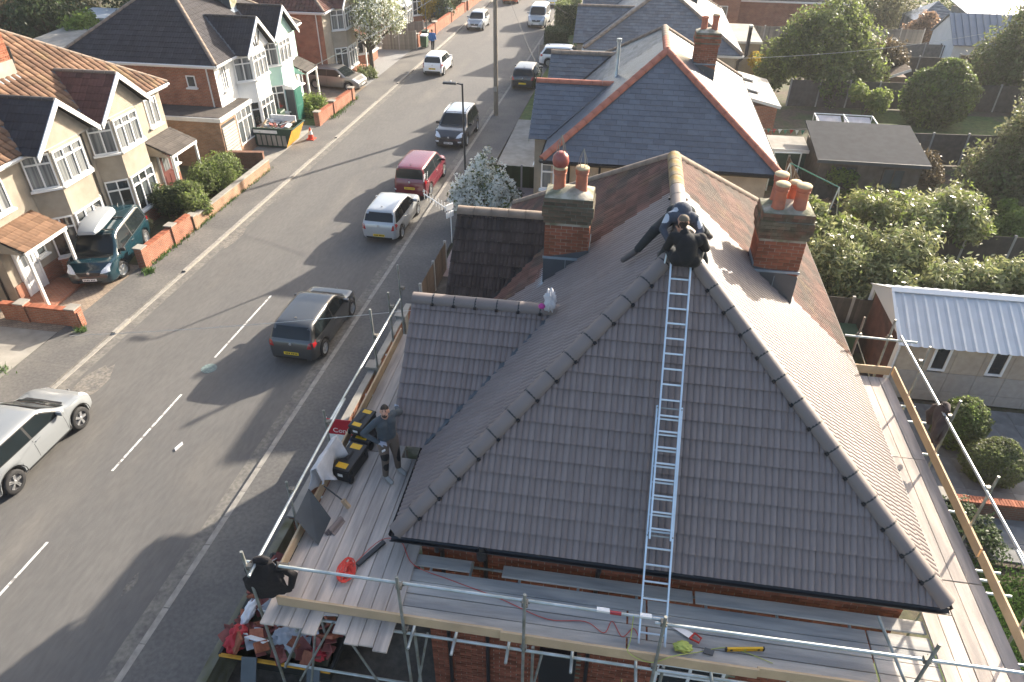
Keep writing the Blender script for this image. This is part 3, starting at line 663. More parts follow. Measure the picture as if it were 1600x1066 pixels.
# ---------------------------------------------------------------- gabled pairs on the left side of the street
T_ROLL = ('roll', .30, .33, .028, .06, 1, 8, False)
T_FLAT = ('flat', .33, .33, .024, .012, 2, 6, False)
def gable_pair(name, label, xf, yc, hl, dp, ez, zr, bays, mats, roofm, cap=300, seed=0, gmats=None, ridge='ridge_old', wl=('roughcast', 'roughcast'), side=None,
               hb=1.5, hf=.85, pr=.8, gh=1.66, gz=6.62, zup=(3.62, 4.92), zlo=(.85, 2.45), porch=None, tiles=T_ROLL, gtiles=T_FLAT, upw=None, plinth=None, barge='plastic_white', eave=.35, pan=('glass_net',), panlo=('glass', 'glass', 'glass_mid'), capm=60):
    root = thing(name, label, 'house', (xf-dp/2, yc, 0)); xe = xf+eave; xrg = xf-dp/2; k = (zr-ez)/(xe-xrg); hh = hl+eave; rl = max(hh-(xe-xrg), .3)
    roof = MB().box(xrg-.05, xrg+.05, yc-rl, yc+rl, zr-.4, zr-.3).build('roof', 'timber_grey', root)
    c = Cap(cap)
    xb = 2*xrg-xe
    for i, s in enumerate((-1, 1)):
        yb = yc+bays[i]; xg = xf+pr+.3; kk = (gz-ez)/gh; xme = xe-(gz-ez)/k; gm = gmats[i]
        cg = Cap(capm)
        roof_plane(roof, [(xe, yb-gh, ez), (xg, yb-gh, ez), (xg, yb, gz), (xme, yb, gz)], gtiles, [gm], cg, seed=seed+i)
        roof_plane(roof, [(xg, yb+gh, ez), (xe, yb+gh, ez), (xme, yb, gz), (xg, yb, gz)], gtiles, [gm], Cap(0), seed=seed+3+i)
        ridge_run(roof, (xg, yb, gz), (xme+.1, yb, gz), (ridge if gm != 'tile_black' else 'tile_grey', 'mortar'), clip=False, r=.1)
        v = MB()
        for s2 in (-1, 1): v.beam((xe, yb+s2*gh, ez+.05), (xme, yb, gz+.05), .14, .02)
        v.build('valley', 'lead', roof)
        bb = MB()
        for s2 in (-1, 1): bb.slab([(xg, yb+s2*(gh+.12), ez-.2), (xg, yb+s2*(gh+.12), ez+.02), (xg, yb, gz+.06), (xg, yb, gz-.2)], (.045, 0, 0))
        bb.build('bargeboard', barge, root)
        w = wl[i]
        MB().slab([(xf+pr, yb-gh+.12, ez-.02), (xf+pr, yb+gh-.12, ez-.02), (xf+pr, yb, gz-.13)], (-.4, 0, 0)).build('gable_wall', w, root)
        MB().box(xf, xf+pr-.02, yb-gh+.14, yb+gh-.14, ez-.09, ez-.02).build('soffit', 'timber_grey', root)
        pl = [(xf, yb-hb), (xf+pr, yb-hf), (xf+pr, yb+hf), (xf, yb+hb)]
        MB().prism([(xf-.1, yb-hb), *pl, (xf-.1, yb+hb)], zlo[0]-.1, ez-.09).build('bay_wall', w, root)
        MB().prism([(xf-.1, yb-hb-.03), (pl[0][0], pl[0][1]-.03), (pl[1][0]+.03, pl[1][1]-.015), (pl[2][0]+.03, pl[2][1]+.015), (pl[3][0], pl[3][1]+.03), (xf-.1, yb+hb+.03)], 0, zlo[0]-.1).build('plinth', plinth or 'brickwork', root)
        for a, b2, cols in ((0, 1, 2), (1, 2, 3), (2, 3, 2)):
            A, B = Vector((*pl[a], 0)), Vector((*pl[b2], 0)); u = (B-A).normalized(); L = (B-A).length
            for (z0, z1), ps, sd in ((zup, pan, 1), (zlo, panlo, 2)):
                window(root, A+u*.05+Vector((0, 0, z0)), u, L-.1, z1-z0, cols, panes=ps, seed=seed+a*7+sd+i*3, top=.27, deep=.07)
    roof_plane(roof, [(xe, yc-hh, ez), (xe, yc+hh, ez), (xrg, yc+rl, zr), (xrg, yc-rl, zr)], tiles, roofm, c, seed=seed+5, split=(lambda p: 0 if p.y < yc else len(roofm)-1))
    roof_plane(roof, [(xb, yc-hh, ez), (xe, yc-hh, ez), (xrg, yc-rl, zr)], tiles, [roofm[0]], c, seed=seed+6)
    roof_plane(roof, [(xe, yc+hh, ez), (xb, yc+hh, ez), (xrg, yc+rl, zr)], tiles, [roofm[-1]], Cap(0), seed=seed+7)
    roof_plane(roof, [(xb, yc+hh, ez), (xb, yc-hh, ez), (xrg, yc-rl, zr), (xrg, yc+rl, zr)], tiles, [roofm[0]], Cap(0), seed=seed+8)
    for a, b2 in (((xe, yc-hh, ez), (xrg, yc-rl, zr)), ((xe, yc+hh, ez), (xrg, yc+rl, zr)), ((xb, yc-hh, ez), (xrg, yc-rl, zr)), ((xb, yc+hh, ez), (xrg, yc+rl, zr)), ((xrg, yc-rl, zr), (xrg, yc+rl, zr))):
        ridge_run(roof, a, b2, (ridge, 'mortar'), clip=False, r=.11)
    fb = MB().box(xe-.06, xe-.02, yc-hh+.02, yc+hh-.02, ez-.2, ez-.03).box(xb+.02, xe-.06, yc-hh+.02, yc-hh+.06, ez-.2, ez-.03)
    fb.box(xb+.06, xe-.06, yc-hh+.06, yc+hh-.06, ez-.2, ez-.15); fb.build('fascia', barge, root)
    gt = MB().tube((xe+.05, yc-hh, ez-.07), (xe+.05, yc+hh, ez-.07), .055, n=8); gt.tube((xb, yc-hh-.05, ez-.07), (xe, yc-hh-.05, ez-.07), .055, n=8); gt.build('gutter', 'plastic_white', root, smooth=True)
    for i, (a, b2) in enumerate(((yc-hl, yc), (yc, yc+hl))): MB().box(xf-dp, xf, a+(0 if i else .0), b2, 0, ez-.1).build('wall', wl[i], root)
    if side:
        MB().box(xf-dp, xf-.02, yc-hl-.02, yc-hl+.05, 0, ez-.12).build('side_wall', side, root)
        MB().box(xf-dp, xf-.02, yc+hl-.05, yc+hl+.02, 0, ez-.12).build('side_wall', side, root)
    for x, y in ((xf+.06, yc), (xf-.4, yc-hl-.06)): MB().path([(x, y, ez-.15), (x, y, .1)], .04, 8).build('drainpipe', 'paint_white' if side else 'black_plastic', root, smooth=True)
    for (y0, y1, dmat, pmat, post) in porch or ():
        zt, zb, pd = 3.02, 2.5, 1.25
        pr_ = MB().box(xf, xf+.05, y0, y1, zt-.06, zt+.0).build('porch', 'paint_white', root)
        roof_plane(pr_, [(xf+pd, y0, zb), (xf+pd, y1, zb), (xf+.02, y1, zt), (xf+.02, y0, zt)], T_FLAT, [pmat], Cap(24), seed=seed+9)
        MB().beam((xf+pd-.02, y0, zb-.09), (xf+pd-.02, y1, zb-.09), .06, .14).build('beam', 'paint_white', pr_)
        for y in post: MB().box(xf+pd-.11, xf+pd-.01, y-.05, y+.05, .1, zb-.1).build('post', 'paint_white', pr_)
        ym = (y0+y1)/2
        for y in (y0+.03, y1-.06):
            MB().slab([(xf, y, zb-.15), (xf+pd-.1, y, zb-.15), (xf+.02, y, zt-.05)], (0, .04, 0)).build('cheek', wl[0 if y < yc else 1], pr_)
        MB().box(xf+.02, xf+pd+.1, y0+.1, y1-.1, 0, .2).build('step', 'brickwork', root)
        door(root, (xf+.01, ym-.42, .2), (0, 1, 0), .85, 2.0, dmat, glass='glass_net', seed=seed)
        window(root, (xf+.0, ym+.55, 1.3), (0, 1, 0), .5, .9, 1, panes=('glass_mid',), seed=seed, top=0)
    for (y0, w) in upw or (): window(root, (xf+.0, y0, 3.45), (0, 1, 0), w, 1.25, 2, panes=pan, seed=seed+int(y0), top=.0)
    return root, roof, k
mat('door_white', (.6, .6, .59), .4); mat('door_dark', (.10, .03, .025), .5)
HA, HAR, HAK = gable_pair('semi_detached_house', 'cream roughcast house pair with tan tiled roof and two gabled bays', -21.5, 25.05, 5.75, 7.7, 5.1, 8.1, (-1.85, 1.84), None, ['tile_tan'],
    gmats=('tile_black', 'tile_redbrown'), wl=('roughcast', 'roughcast'), porch=[(19.15, 21.35, 'door_white', 'tile_tan', (19.25, 21.25)), (28.7, 30.9, 'door_dark', 'tile_grey', (28.8, 30.8))],
    upw=[(19.7, .95), (29.5, .9)], seed=100, plinth='brickwork', capm=100, cap=100)
MB().box(-21.52, -21.46, 19.35, 30.75, 0, .85).build('plinth', 'brickwork', HA)
cp = Cap(60)
ca = chimney(HA, -24.5, -23.55, 24.2, 25.3, 6.0, (7.35, 8.7), 9.2, 'brick_red', cp, 51, [(-24.2, 24.6, .13, .5, 'open'), (-23.8, 24.9, .13, .5, 'open')], slope=lambda x: 5.1+HAK*(-21.15-x))
MB().slab([(-23.53, 24.15, 5.1+HAK*2.38), (-23.53, 25.35, 5.1+HAK*2.38), (-23.53, 25.35, 7.4), (-23.53, 24.15, 7.4)], (.015, 0, 0)).build('lead_apron', 'concrete', ca)
MB().path([(-23.9, 25.75, 6.9), (-23.9, 25.75, 7.75)], .06, 8).build('vent_pipe', 'black_plastic', HA, smooth=True)
HB, HBR, HBK = gable_pair('semi_detached_house', 'brick-sided house pair with one white front and one mint green front under dark roof', -20.95, 40.1, 5.1, 8.4, 5.0, 8.2, (-1.66, 1.66), None, ['tile_black'],
    gmats=('tile_black', 'tile_black'), wl=('render_white', 'render_mint'), side='brickwork', ridge='ridge_old', porch=[(43.4, 45.1, 'door_white', 'tile_grey', (43.5, 45.0))], upw=[(35.6, .5)], seed=130, tiles=('flatr', .33, .34, .026, .014, 2, 6, False),
    plinth='render_white', gz=6.6, gh=1.62, zup=(3.55, 4.8), zlo=(.8, 2.4), capm=50, cap=200)
# timbering in the white gable, side extension with garage door
b = MB(); yb = 40.1-1.66; xg = -20.95+.8+.012
for a in (-.5, 0, .5): b.beam((xg, yb+a*.35, 5.15), (xg, yb+a, 5.95-abs(a)*.25), .03, .09, up=Vector((1, 0, 0)))
b.build('gable_timbers', 'dark_metal', HB)
b = MB(); b.box(-25.2, -20.3, 33.3, 34.95, 0, 2.55, 0); b.build('extension', 'brickwork_tan', HB)
MB().box(-25.3, -20.15, 33.2, 35.0, 2.55, 2.75).build('flat_roof_edge', 'paint_white', HB); MB().box(-25.2, -20.25, 33.3, 35.0, 2.752, 2.78).build('flat_roof', 'tile_grey', HB)
MB().box(-20.9, -20.15, 35.0, 36.75, 2.55, 2.75).build('flat_roof_edge', 'paint_white', HB); MB().box(-20.9, -20.25, 35.0, 36.7, 2.752, 2.78).build('flat_roof', 'tile_grey', HB)
MB().box(-20.9, -20.32, 35.0, 36.7, 0, .7).build('porch_wall', 'brickwork_tan', HB)
window(HB, (-20.32, 35.0, .72), (0, 1, 0), 1.7, 1.83, 3, panes=('glass_mid', 'glass_net'), seed=4, sill=False)
gd = MB()
for i in range(13): gd.obox((-20.27, 34.1, .22+i*.16), (.02, 0, 0), (0, .72, 0), (0, 0, .066))
for i in range(13): MB().obox((-20.27, 34.1, .22+i*.16), (.02, 0, 0), (0, .70, 0), (0, 0, .062)).build('garage_door_slat', 'timber_grey', HB)
MB().box(-20.3, -20.29, 33.38, 34.84, .1, 2.35).build('garage_door', 'dark_metal', HB)
window(HB, (-22.6, 34.98, 3.75), (1, 0, 0), .5, .6, 1, panes=('glass_mid',), top=0)
chimney(HB, -23.5, -22.6, 41.0, 41.8, 6.0, (7.0, 8.3), 8.8, 'brick_red', Cap(40), 53, [(-23.25, 41.4, .13, .5, 'open'), (-22.85, 41.4, .13, .5, 'open')], slope=lambda x: 5.0+HBK*(-20.6-x))
HC, HCR, HCK = gable_pair('semi_detached_house', 'red brick house pair with red-brown roof and roughcast bay behind blossom tree', -20.6, 54.3, 5.2, 8.0, 5.0, 8.0, (-2.3, 2.3), None, ['tile_redbrown'],
    gmats=('tile_redbrown', 'tile_redbrown'), wl=('roughcast', 'roughcast'), side='brickwork', seed=160, porch=[(53.6, 55.0, 'door_dark', 'tile_redbrown', (53.7, 54.9))], capm=0, cap=0, zup=(3.5, 4.8), zlo=(.85, 2.3))
HD, HDR, HDK = gable_pair('semi_detached_house', 'white rendered house pair with slate roof beyond the blossom tree', -20.4, 69.3, 5.0, 8.0, 5.0, 8.0, (-2.6, 2.6), None, ['slate_mid'],
    gmats=('slate_mid', 'slate_mid'), wl=('render_white', 'render_white'), side='brickwork', seed=190, capm=0, cap=0)
HE, HER, HEK = gable_pair('semi_detached_house', 'farthest house pair along the left side of the street', -19.6, 83.0, 5.4, 8.0, 5.0, 8.0, (-2.6, 2.6), None, ['tile_redbrown'],
    gmats=('tile_redbrown', 'tile_redbrown'), wl=('roughcast', 'render_white'), side='brickwork', seed=200, capm=0, cap=0)
H4, H4R, H4K = gable_pair('semi_detached_house', 'cream house pair beside the concrete forecourt at the street edge', -21.5, 11.4, 5.2, 7.7, 5.1, 8.1, (-1.85, 1.84), None, ['tile_tan'],
    gmats=('tile_redbrown', 'tile_redbrown'), seed=210, capm=0, cap=0)
# ---------------------------------------------------------------- cars
mat('car_glass', (.010, .014, .016), .06, .15, 1.5, spec=.32); mat('car_trim', (.014, .014, .015), .5, spec=.4)
mat('lamp_red', (.30, .012, .016), .15, spec=.6, coat=.6); mat('lamp_clear', (.62, .64, .66), .1, .25, 30, spec=.7, coat=.6); mat('lamp_amber', (.6, .2, .02), .2)
mat('plate_yellow', (.72, .50, .03), .5); mat('plate_white', (.72, .72, .70), .5); mat('plate_ink', (.02, .02, .02), .6)
mat('rim', (.55, .56, .57), .3, .1, 20, metal=.8, spec=.5); mat('rim_dark', (.06, .06, .065), .4, metal=.3)
def paint(name, c, rough=.28, metal=.0): return mat(name, c, rough, .03, 1.5, spec=.5, coat=.7, metal=metal)
paint('paint_ltgrey', (.185, .197, .205), .3); paint('paint_gunmetal', (.065, .068, .07), .3, .4); paint('paint_silver', (.38, .40, .41), .3, .3); paint('paint_red', (.13, .012, .022), .25)
paint('paint_black', (.022, .024, .028), .22); paint('paint_whitecar', (.80, .80, .79), .3); paint('paint_teal', (.006, .026, .036), .2); paint('paint_beige', (.22, .21, .20), .3, .35)
paint('paint_midgrey', (.30, .33, .36), .3, .3); paint('paint_orange', (.30, .05, .02), .3); paint('paint_blue', (.03, .09, .32), .3)
def interp(keys, x):
    xs_ = [k[0] for k in keys]; n = len(keys)
    if x <= xs_[0]: return keys[0][1]
    if x >= xs_[-1]: return keys[-1][1]
    for i in range(n-1):
        if xs_[i] <= x <= xs_[i+1]:
            h = xs_[i+1]-xs_[i]; t = (x-xs_[i])/h
            def sl(j):
                if j <= 0 or j >= n-1: return 0
                a = (keys[j][1]-keys[j-1][1])/(xs_[j]-xs_[j-1]); b = (keys[j+1][1]-keys[j][1])/(xs_[j+1]-xs_[j])
                return 0 if a*b <= 0 else 2*a*b/(a+b)
            m0, m1 = (sl(i), sl(i+1)) if 0 < i else ((keys[1][1]-keys[0][1])/h, sl(i+1))
            if i == n-2: m1 = (keys[-1][1]-keys[-2][1])/h
            return (2*t**3-3*t*t+1)*keys[i][1]+(t**3-2*t*t+t)*h*m0+(-2*t**3+3*t*t)*keys[i+1][1]+(t**3-t*t)*h*m1
def car_body(S):
    L, Wd, belt, tum = S['L'], S['W'], S['belt'], S['tum']; wr, wx = S['wr'], (-S['wb']/2+S['sh'], S['wb']/2+S['sh']); ra = wr+.055
    ends = [L/2-e for e in (0, .006, .02, .045, .08, .13, .19, .26, .34)]
    st = sorted(set([round(-e, 4) for e in ends]+[round(e, 4) for e in ends]+[round(v, 4) for v in np.linspace(-L/2+.4, L/2-.4, 44)]+[round(w+s*ra*q, 4) for w in wx for s in (-1, 1) for q in (1., .985, .93, .8)]))
    def pw(x):
        e = max(0, (abs(x)-(L/2-.85))/.85); c = S['nosew'] if x > 0 else S['tailw']
        return Wd/2*(1-c*e**2.2)*(1-.10*max(0, (abs(x)-(L/2-.12))/.12)**2)
    def sec(x):
        w = pw(x); zt = interp(S['top'], x); zb = S['sill']+.05*max(0, (abs(x)-(L/2-.3))/.3)
        for q in wx:
            if abs(x-q) < ra: zb = max(zb, wr+math.sqrt(ra*ra-(x-q)**2))
        be = min(belt+S.get('rise', .0)*(-x), zt-.05); w5 = w*.95
        be = max(be, zb+.03)
        lo = [(w*.93, zb), (w*.985, zb+min(.07, (be-zb)*.25)), (w, zb+(be-zb)*.5), (w*.985, be-min(.09, (be-zb)*.25)), (w5, be)]
        zs = max(zt-.085, be+.004); g = []
        for f_ in (.33, .66, 1.): g.append((w5-tum*(zs-be)*f_-.02*f_, be+(zs-be)*f_))
        yr = g[-1][0]
        return lo+g+[(yr-.045, zs+(zt-zs)*.55), (yr*.82, zs+(zt-zs)*.85), (yr*.45, zt-.008), (0, zt)]
    bm = bmesh.new(); rows = []
    for x in st:
        s = sec(x); rows.append([bm.verts.new((x, y, z)) for y, z in s]+[bm.verts.new((x, -y, z)) for y, z in s[-2::-1]])
    n = len(rows[0])
    for a, b in zip(rows, rows[1:]):
        for i in range(n-1): bm.faces.new((a[i], a[i+1], b[i+1], b[i]))
    bm.faces.new(rows[0][::-1]); bm.faces.new(rows[-1])
    bmesh.ops.recalc_face_normals(bm, faces=bm.faces); return bm, wx
def decal(bvh, poly, axis, sign, off, cell=.1):
    bm = bmesh.new(); vs = [bm.verts.new((p[0], p[1], 0)) for p in poly]; bm.faces.new(vs)
    for d in (0, 1):
        a, b = min(p[d] for p in poly), max(p[d] for p in poly); c = a+cell
        while c < b-.01:
            no = (1, 0, 0) if d == 0 else (0, 1, 0); co = (c, 0, 0) if d == 0 else (0, c, 0)
            bmesh.ops.bisect_plane(bm, geom=bm.verts[:]+bm.edges[:]+bm.faces[:], plane_co=co, plane_no=no); c += cell
    for v in bm.verts:
        p, q = v.co.x, v.co.y
        if axis == 'y': o, d = Vector((p, sign*4, q)), Vector((0, -sign, 0))
        elif axis == 'x': o, d = Vector((sign*5, p, q)), Vector((-sign, 0, 0))
        else: o, d = Vector((p, q, 5)), Vector((0, 0, -1))
        h, nn, _, _ = bvh.ray_cast(o, d)
        if h is None: h, nn, _, _ = bvh.find_nearest(o+d*(4-abs(p if axis == 'x' else q)*0-.9))
        if nn.dot(d) > 0: nn = -nn
        v.co = h+nn*off
    return bm
WHEELS = {}
def wheel_parts(r, dark, spokes=5):
    k = (round(r, 3), dark, spokes)
    if k in WHEELS: return WHEELS[k]
    ty = MB().lathe([(r*.66, -.10), (r*.9, -.105), (r*.985, -.085), (r, -.05), (r, .05), (r*.985, .085), (r*.9, .105), (r*.66, .10)], n=28, axis=(0, 1, 0), caps=False).mesh('tyre', ['rubber']); shade(ty, 50)
    b = MB().lathe([(r*.67, -.09), (r*.67, .088), (r*.63, .095), (r*.60, .05), (.05, .045)], n=28, m=1 if dark else 0, axis=(0, 1, 0))
    for i in range(spokes):
        for s_ in ((-.07, .07) if spokes == 5 else (0,)):
            a = 2*math.pi*i/spokes+s_; c, s = math.cos(a), math.sin(a)
            b.obox((c*r*.34, .066, s*r*.34), (c*r*.29, 0, s*r*.29), (-s*.026, 0, c*.026), (0, .018, 0), 0)
    b.lathe([(.06, .05), (.055, .09), (.02, .095)], n=12, axis=(0, 1, 0))
    ri = b.mesh('rim', ['rim', 'rim_dark']); WHEELS[k] = (ty, ri); return ty, ri
def car(name, label, S, pm, loc, heading, group='cars along the street', front='white', steer=0., lights=True, roofbox=False, rails=False, darkrim=False, low=False, roofm=None, cladding=False, spokes=5):
    """heading: unit direction the nose points to."""
    root = thing(name, label, 'car', loc, math.atan2(heading[1], heading[0]), group); RM = wm(root)
    def put(bm_or_mb, nm, m, parent, smooth=45):
        if isinstance(bm_or_mb, MB): me = bm_or_mb.mesh(nm, m if isinstance(m, list) else [m])
        else: me = bpy.data.meshes.new(nm); bm_or_mb.to_mesh(me); bm_or_mb.free(); me.materials.append(MATS[m])
        if smooth: shade(me, smooth)
        o = bpy.data.objects.new(nm, me); COL.objects.link(o); o.parent = parent; return o
    bm, wx = car_body(S); bvh = BVHTree.FromBMesh(bm); body = put(bm, 'body', pm, root, 32)
    L, Wd, wr = S['L'], S['W'], S['wr']; be = S['belt']
    put(MB().box(-L/2+.2, L/2-.2, -Wd/2+.27, Wd/2-.27, .17, .62), 'underbody', 'car_trim', root, 0)
    ty, ri = wheel_parts(wr, darkrim, spokes)
    for x in wx:
        for s in (-1, 1):
            w = bpy.data.objects.new('wheel', ty); COL.objects.link(w); w.parent = root; w.location = (x, s*(Wd/2-.115), wr); w.rotation_euler = (0, random.uniform(0, 6), (0 if s > 0 else math.pi)+(steer if x > 0 else 0)); w.name = 'wheel'
            c = bpy.data.objects.new('rim', ri); COL.objects.link(c); c.parent = w
    # glazing
    for s in (-1, 1):
        sf = decal(bvh, S['surround'], 'y', s, .004, .14); put(sf, 'window_trim', 'car_trim', root)
        for q in S['side']: put(decal(bvh, q, 'y', s, .008, .14), 'side_window', 'car_glass', root)
    ws = S['screen']; put(decal(bvh, [(ws[0], -ws[2]), (ws[1], -ws[3]), (ws[1]+.05, -ws[3]*.5), (ws[1]+.06, 0), (ws[1]+.05, ws[3]*.5), (ws[1], ws[3]), (ws[0], ws[2]), (ws[0]+.02, 0)], 'z', 1, .006, .12), 'windscreen', 'car_glass', root)
    rw = S['rear']; put(decal(bvh, [(-rw[2], rw[0]), (rw[2], rw[0]), (rw[3], rw[1]), (-rw[3], rw[1])], 'x', -1, .006, .12), 'rear_window', 'car_glass', root)
    # lamps, plates, trim
    for s in (-1, 1):
        for q, m in S['tail']: put(decal(bvh, [(s*a, b) for a, b in q], 'x', -1, .010, .08), 'tail_lamp', m, root)
        for q in S['tailside']: put(decal(bvh, q, 'y', s, .010, .08), 'tail_lamp', 'lamp_red', root)
        put(decal(bvh, [(s*a, b) for a, b in S['head']], 'x', 1, .010, .08), 'headlamp', 'lamp_clear', root)
        if S.get('headtop'): put(decal(bvh, [(a, s*b) for a, b in S['headtop']], 'z', 1, .008, .08), 'headlamp', 'lamp_clear', root)
        if 'fog' in S: put(decal(bvh, [(s*a, b) for a, b in S['fog']], 'x', 1, .01, .08), 'fog_lamp', 'lamp_clear', root)
    gr = S['grille']; put(decal(bvh, [(-gr[2], gr[0]), (gr[2], gr[0]), (gr[3], gr[1]), (-gr[3], gr[1])], 'x', 1, .008, .1), 'grille', 'car_trim', root)
    put(decal(bvh, [(-Wd*.40, .24), (Wd*.40, .24), (Wd*.36, .36), (-Wd*.36, .36)], 'x', 1, .007, .12), 'lower_intake', 'car_trim', root)
    put(decal(bvh, [(-Wd*.42, .24), (Wd*.42, .24), (Wd*.40, S.get('bump', .34)), (-Wd*.40, S.get('bump', .34))], 'x', -1, .007, .12), 'rear_bumper_trim', 'car_trim', root)
    for sg, z, m in ((1, S['pf'], 'plate_white'), (-1, S['prr'], 'plate_yellow')):
        pl = put(decal(bvh, [(-.26, z-.055), (.26, z-.055), (.26, z+.055), (-.26, z+.055)], 'x', sg, .016, .13), 'number_plate', m, root, 0)
        ik = bmesh.new()
        for i in range(7):
            y = -.2+i*.058+(.03 if i > 3 else 0)
            t = decal(bvh, [(y-.017, z-.03), (y+.017, z-.03), (y+.017, z+.03), (y-.017, z+.03)], 'x', sg, .020, .2); me = bpy.data.meshes.new('t'); t.to_mesh(me); t.free(); ik.from_mesh(me); bpy.data.meshes.remove(me)
        if not low: put(ik, 'plate_characters', 'plate_ink', pl, 0)
    h, _, _, _ = bvh.ray_cast(Vector((5, 0, S['badge'][0])), Vector((-1, 0, 0)));
    if h: put(MB().lathe([(.055, 0), (.05, .012), (.01, .016)], h+Vector((.006, 0, 0)), 14, axis=(1, 0, 0)), 'badge', 'rim', root)
    h, _, _, _ = bvh.ray_cast(Vector((-5, 0, S['badge'][1])), Vector((1, 0, 0)));
    if h: put(MB().lathe([(.05, 0), (.045, .012), (.01, .016)], h-Vector((.006, 0, 0)), 14, axis=(-1, 0, 0)), 'badge', 'rim', root)
    # mirrors, handles, seams, wiper
    mx = S['mirror'] 
    for s in (-1, 1):
        h, nn, _, _ = bvh.ray_cast(Vector((mx, s*4, be+.07)), Vector((0, -s, 0)))
        b = MB(); c = h+Vector((0, s*.12, .02)); b.obox(c, (.055, 0, 0), (0, .10, 0), (.0, 0, .062)); b.obox(h+Vector((.02, s*.02, -.02)), (.03, 0, 0), (0, .05, 0), (0, 0, .02))
        o = put(b, 'mirror', pm if not S.get('mirror_black') else 'car_trim', root); bv = o.modifiers.new('b', 'BEVEL'); bv.width = .035; bv.segments = 3
        for xx in S['seams']:
            put(decal(bvh, [(xx-.006, S['sill']+.06), (xx+.006, S['sill']+.06), (xx+.006-.02, be-.02), (xx-.006-.02, be-.02)], 'y', s, .003, .12), 'door_seam', 'car_trim', root)
        for xx in S['handles']:
            h, nn, _, _ = bvh.ray_cast(Vector((xx, s*4, be-.10)), Vector((0, -s, 0)))
            o = put(MB().obox(h+Vector((0, s*.015, 0)), (.09, 0, 0), (0, .016, 0), (0, 0, .014)), 'door_handle', pm, root)
        if cladding:
            for x in wx:
                ra = wr+.055; q = []
                for i in range(11): a = math.pi*i/10; q.append((x+math.cos(a)*(ra+.07), wr+math.sin(a)*(ra+.07)))
                q2 = []
                for i in range(10, -1, -1): a = math.pi*i/10; q2.append((x+math.cos(a)*(ra+.004), wr+math.sin(a)*(ra+.004)))
                c2 = MB(); n = 11
                va = []
                for (px_, pz_), (qx, qz) in zip(q, q2[::-1]):
                    for X, Z in ((px_, pz_), (qx, qz)):
                        h, nn, _, _ = bvh.ray_cast(Vector((X, s*4, max(Z, S['sill']+.02))), Vector((0, -s, 0)))
                        va.append((X, (h.y if h else s*Wd/2)+s*.012, max(Z, S['sill']-.02)))
                c2.add(va, [(2*i, 2*i+1, 2*i+3, 2*i+2) for i in range(n-1)]); put(c2, 'arch_trim', 'car_trim', root)
            put(decal(bvh, [(wx[0]+.5, S['sill']+.005), (wx[1]-.5, S['sill']+.005), (wx[1]-.48, S['sill']+.10), (wx[0]+.48, S['sill']+.10)], 'y', s, .012, .2), 'sill_trim', 'car_trim', root)
    put(decal(bvh, [(wx[1]-.62 if False else ws[1]+.03, -ws[3]*.9), (ws[1]+.14, -ws[3]*.8), (ws[1]+.14, ws[3]*.8), (ws[1]+.03, ws[3]*.9)], 'z', 1, .003, .12), 'scuttle', 'car_trim', root)
    zt = interp(S['top'], S['aerial']); put(MB().path([(S['aerial'], 0, zt), (S['aerial']-.05, 0, zt+.03), (S['aerial']-.16, 0, zt+.10)], [.022, .015, .006], 6), 'aerial', 'car_trim', root)
    if roofm:
        a0, a1, yy = S['roofp']; put(decal(bvh, [(a0, -yy), (a1, -yy*.97), (a1, yy*.97), (a0, yy)], 'z', 1, .003, .14), 'roof_panel', roofm, root)
    if rails:
        a0, a1, yy = S['roofp']
        for s in (-1, 1):
            pts = []
            for i in range(9):
                x = a0+(a1-a0)*i/8; h, _, _, _ = bvh.ray_cast(Vector((x, s*(yy+.03), 5)), Vector((0, 0, -1))); pts.append(h+Vector((0, 0, .0 if i in (0, 8) else .055)))
            put(MB().path(pts, .018, 6), 'roof_rail', 'rim', root)
    if roofbox:
        z0 = S['H']+.06; b = MB(); sh = [(-1.02, .36, .06), (-1.0, .40, .24), (-.92, .42, .31), (-.3, .43, .34), (.35, .42, .31), (.8, .38, .22), (1.0, .33, .12), (1.05, .28, .03)]; ring = []
        k0 = 0
        for x, yw, hz in sh:
            for y, z in ((-yw, 0), (-yw*1.02, hz*.45), (-yw*.86, hz*.86), (-yw*.4, hz), (yw*.4, hz), (yw*.86, hz*.86), (yw*1.02, hz*.45), (yw, 0)): b.v.append((x+.05, y-.17, z0+z))
        for i in range(len(sh)-1):
            for j in range(8): a = i*8; b.f.append([a+j, a+(j+1) % 8, a+8+(j+1) % 8, a+8+j]); b.m.append(0)
        b.f.append(list(range(8))[::-1]); b.m.append(0); b.f.append([len(b.v)-8+j for j in range(8)]); b.m.append(0)
        bx = put(b, 'lid', 'roofbox_grey', None, 30); bx.name = 'roof_box'; bx.matrix_basis = RM; tag(bx, 'long pale grey roof box fitted on top of the teal car', 'roof box')
        for x in (-.5, .6):
            o = put(MB().beam((x, -Wd*.36, z0-.03), (x, Wd*.36, z0-.03), .06, .03), 'roof_bar', 'car_trim', root, 0)
    return root
mat('roofbox_grey', (.24, .26, .28), .45, .04, 2)
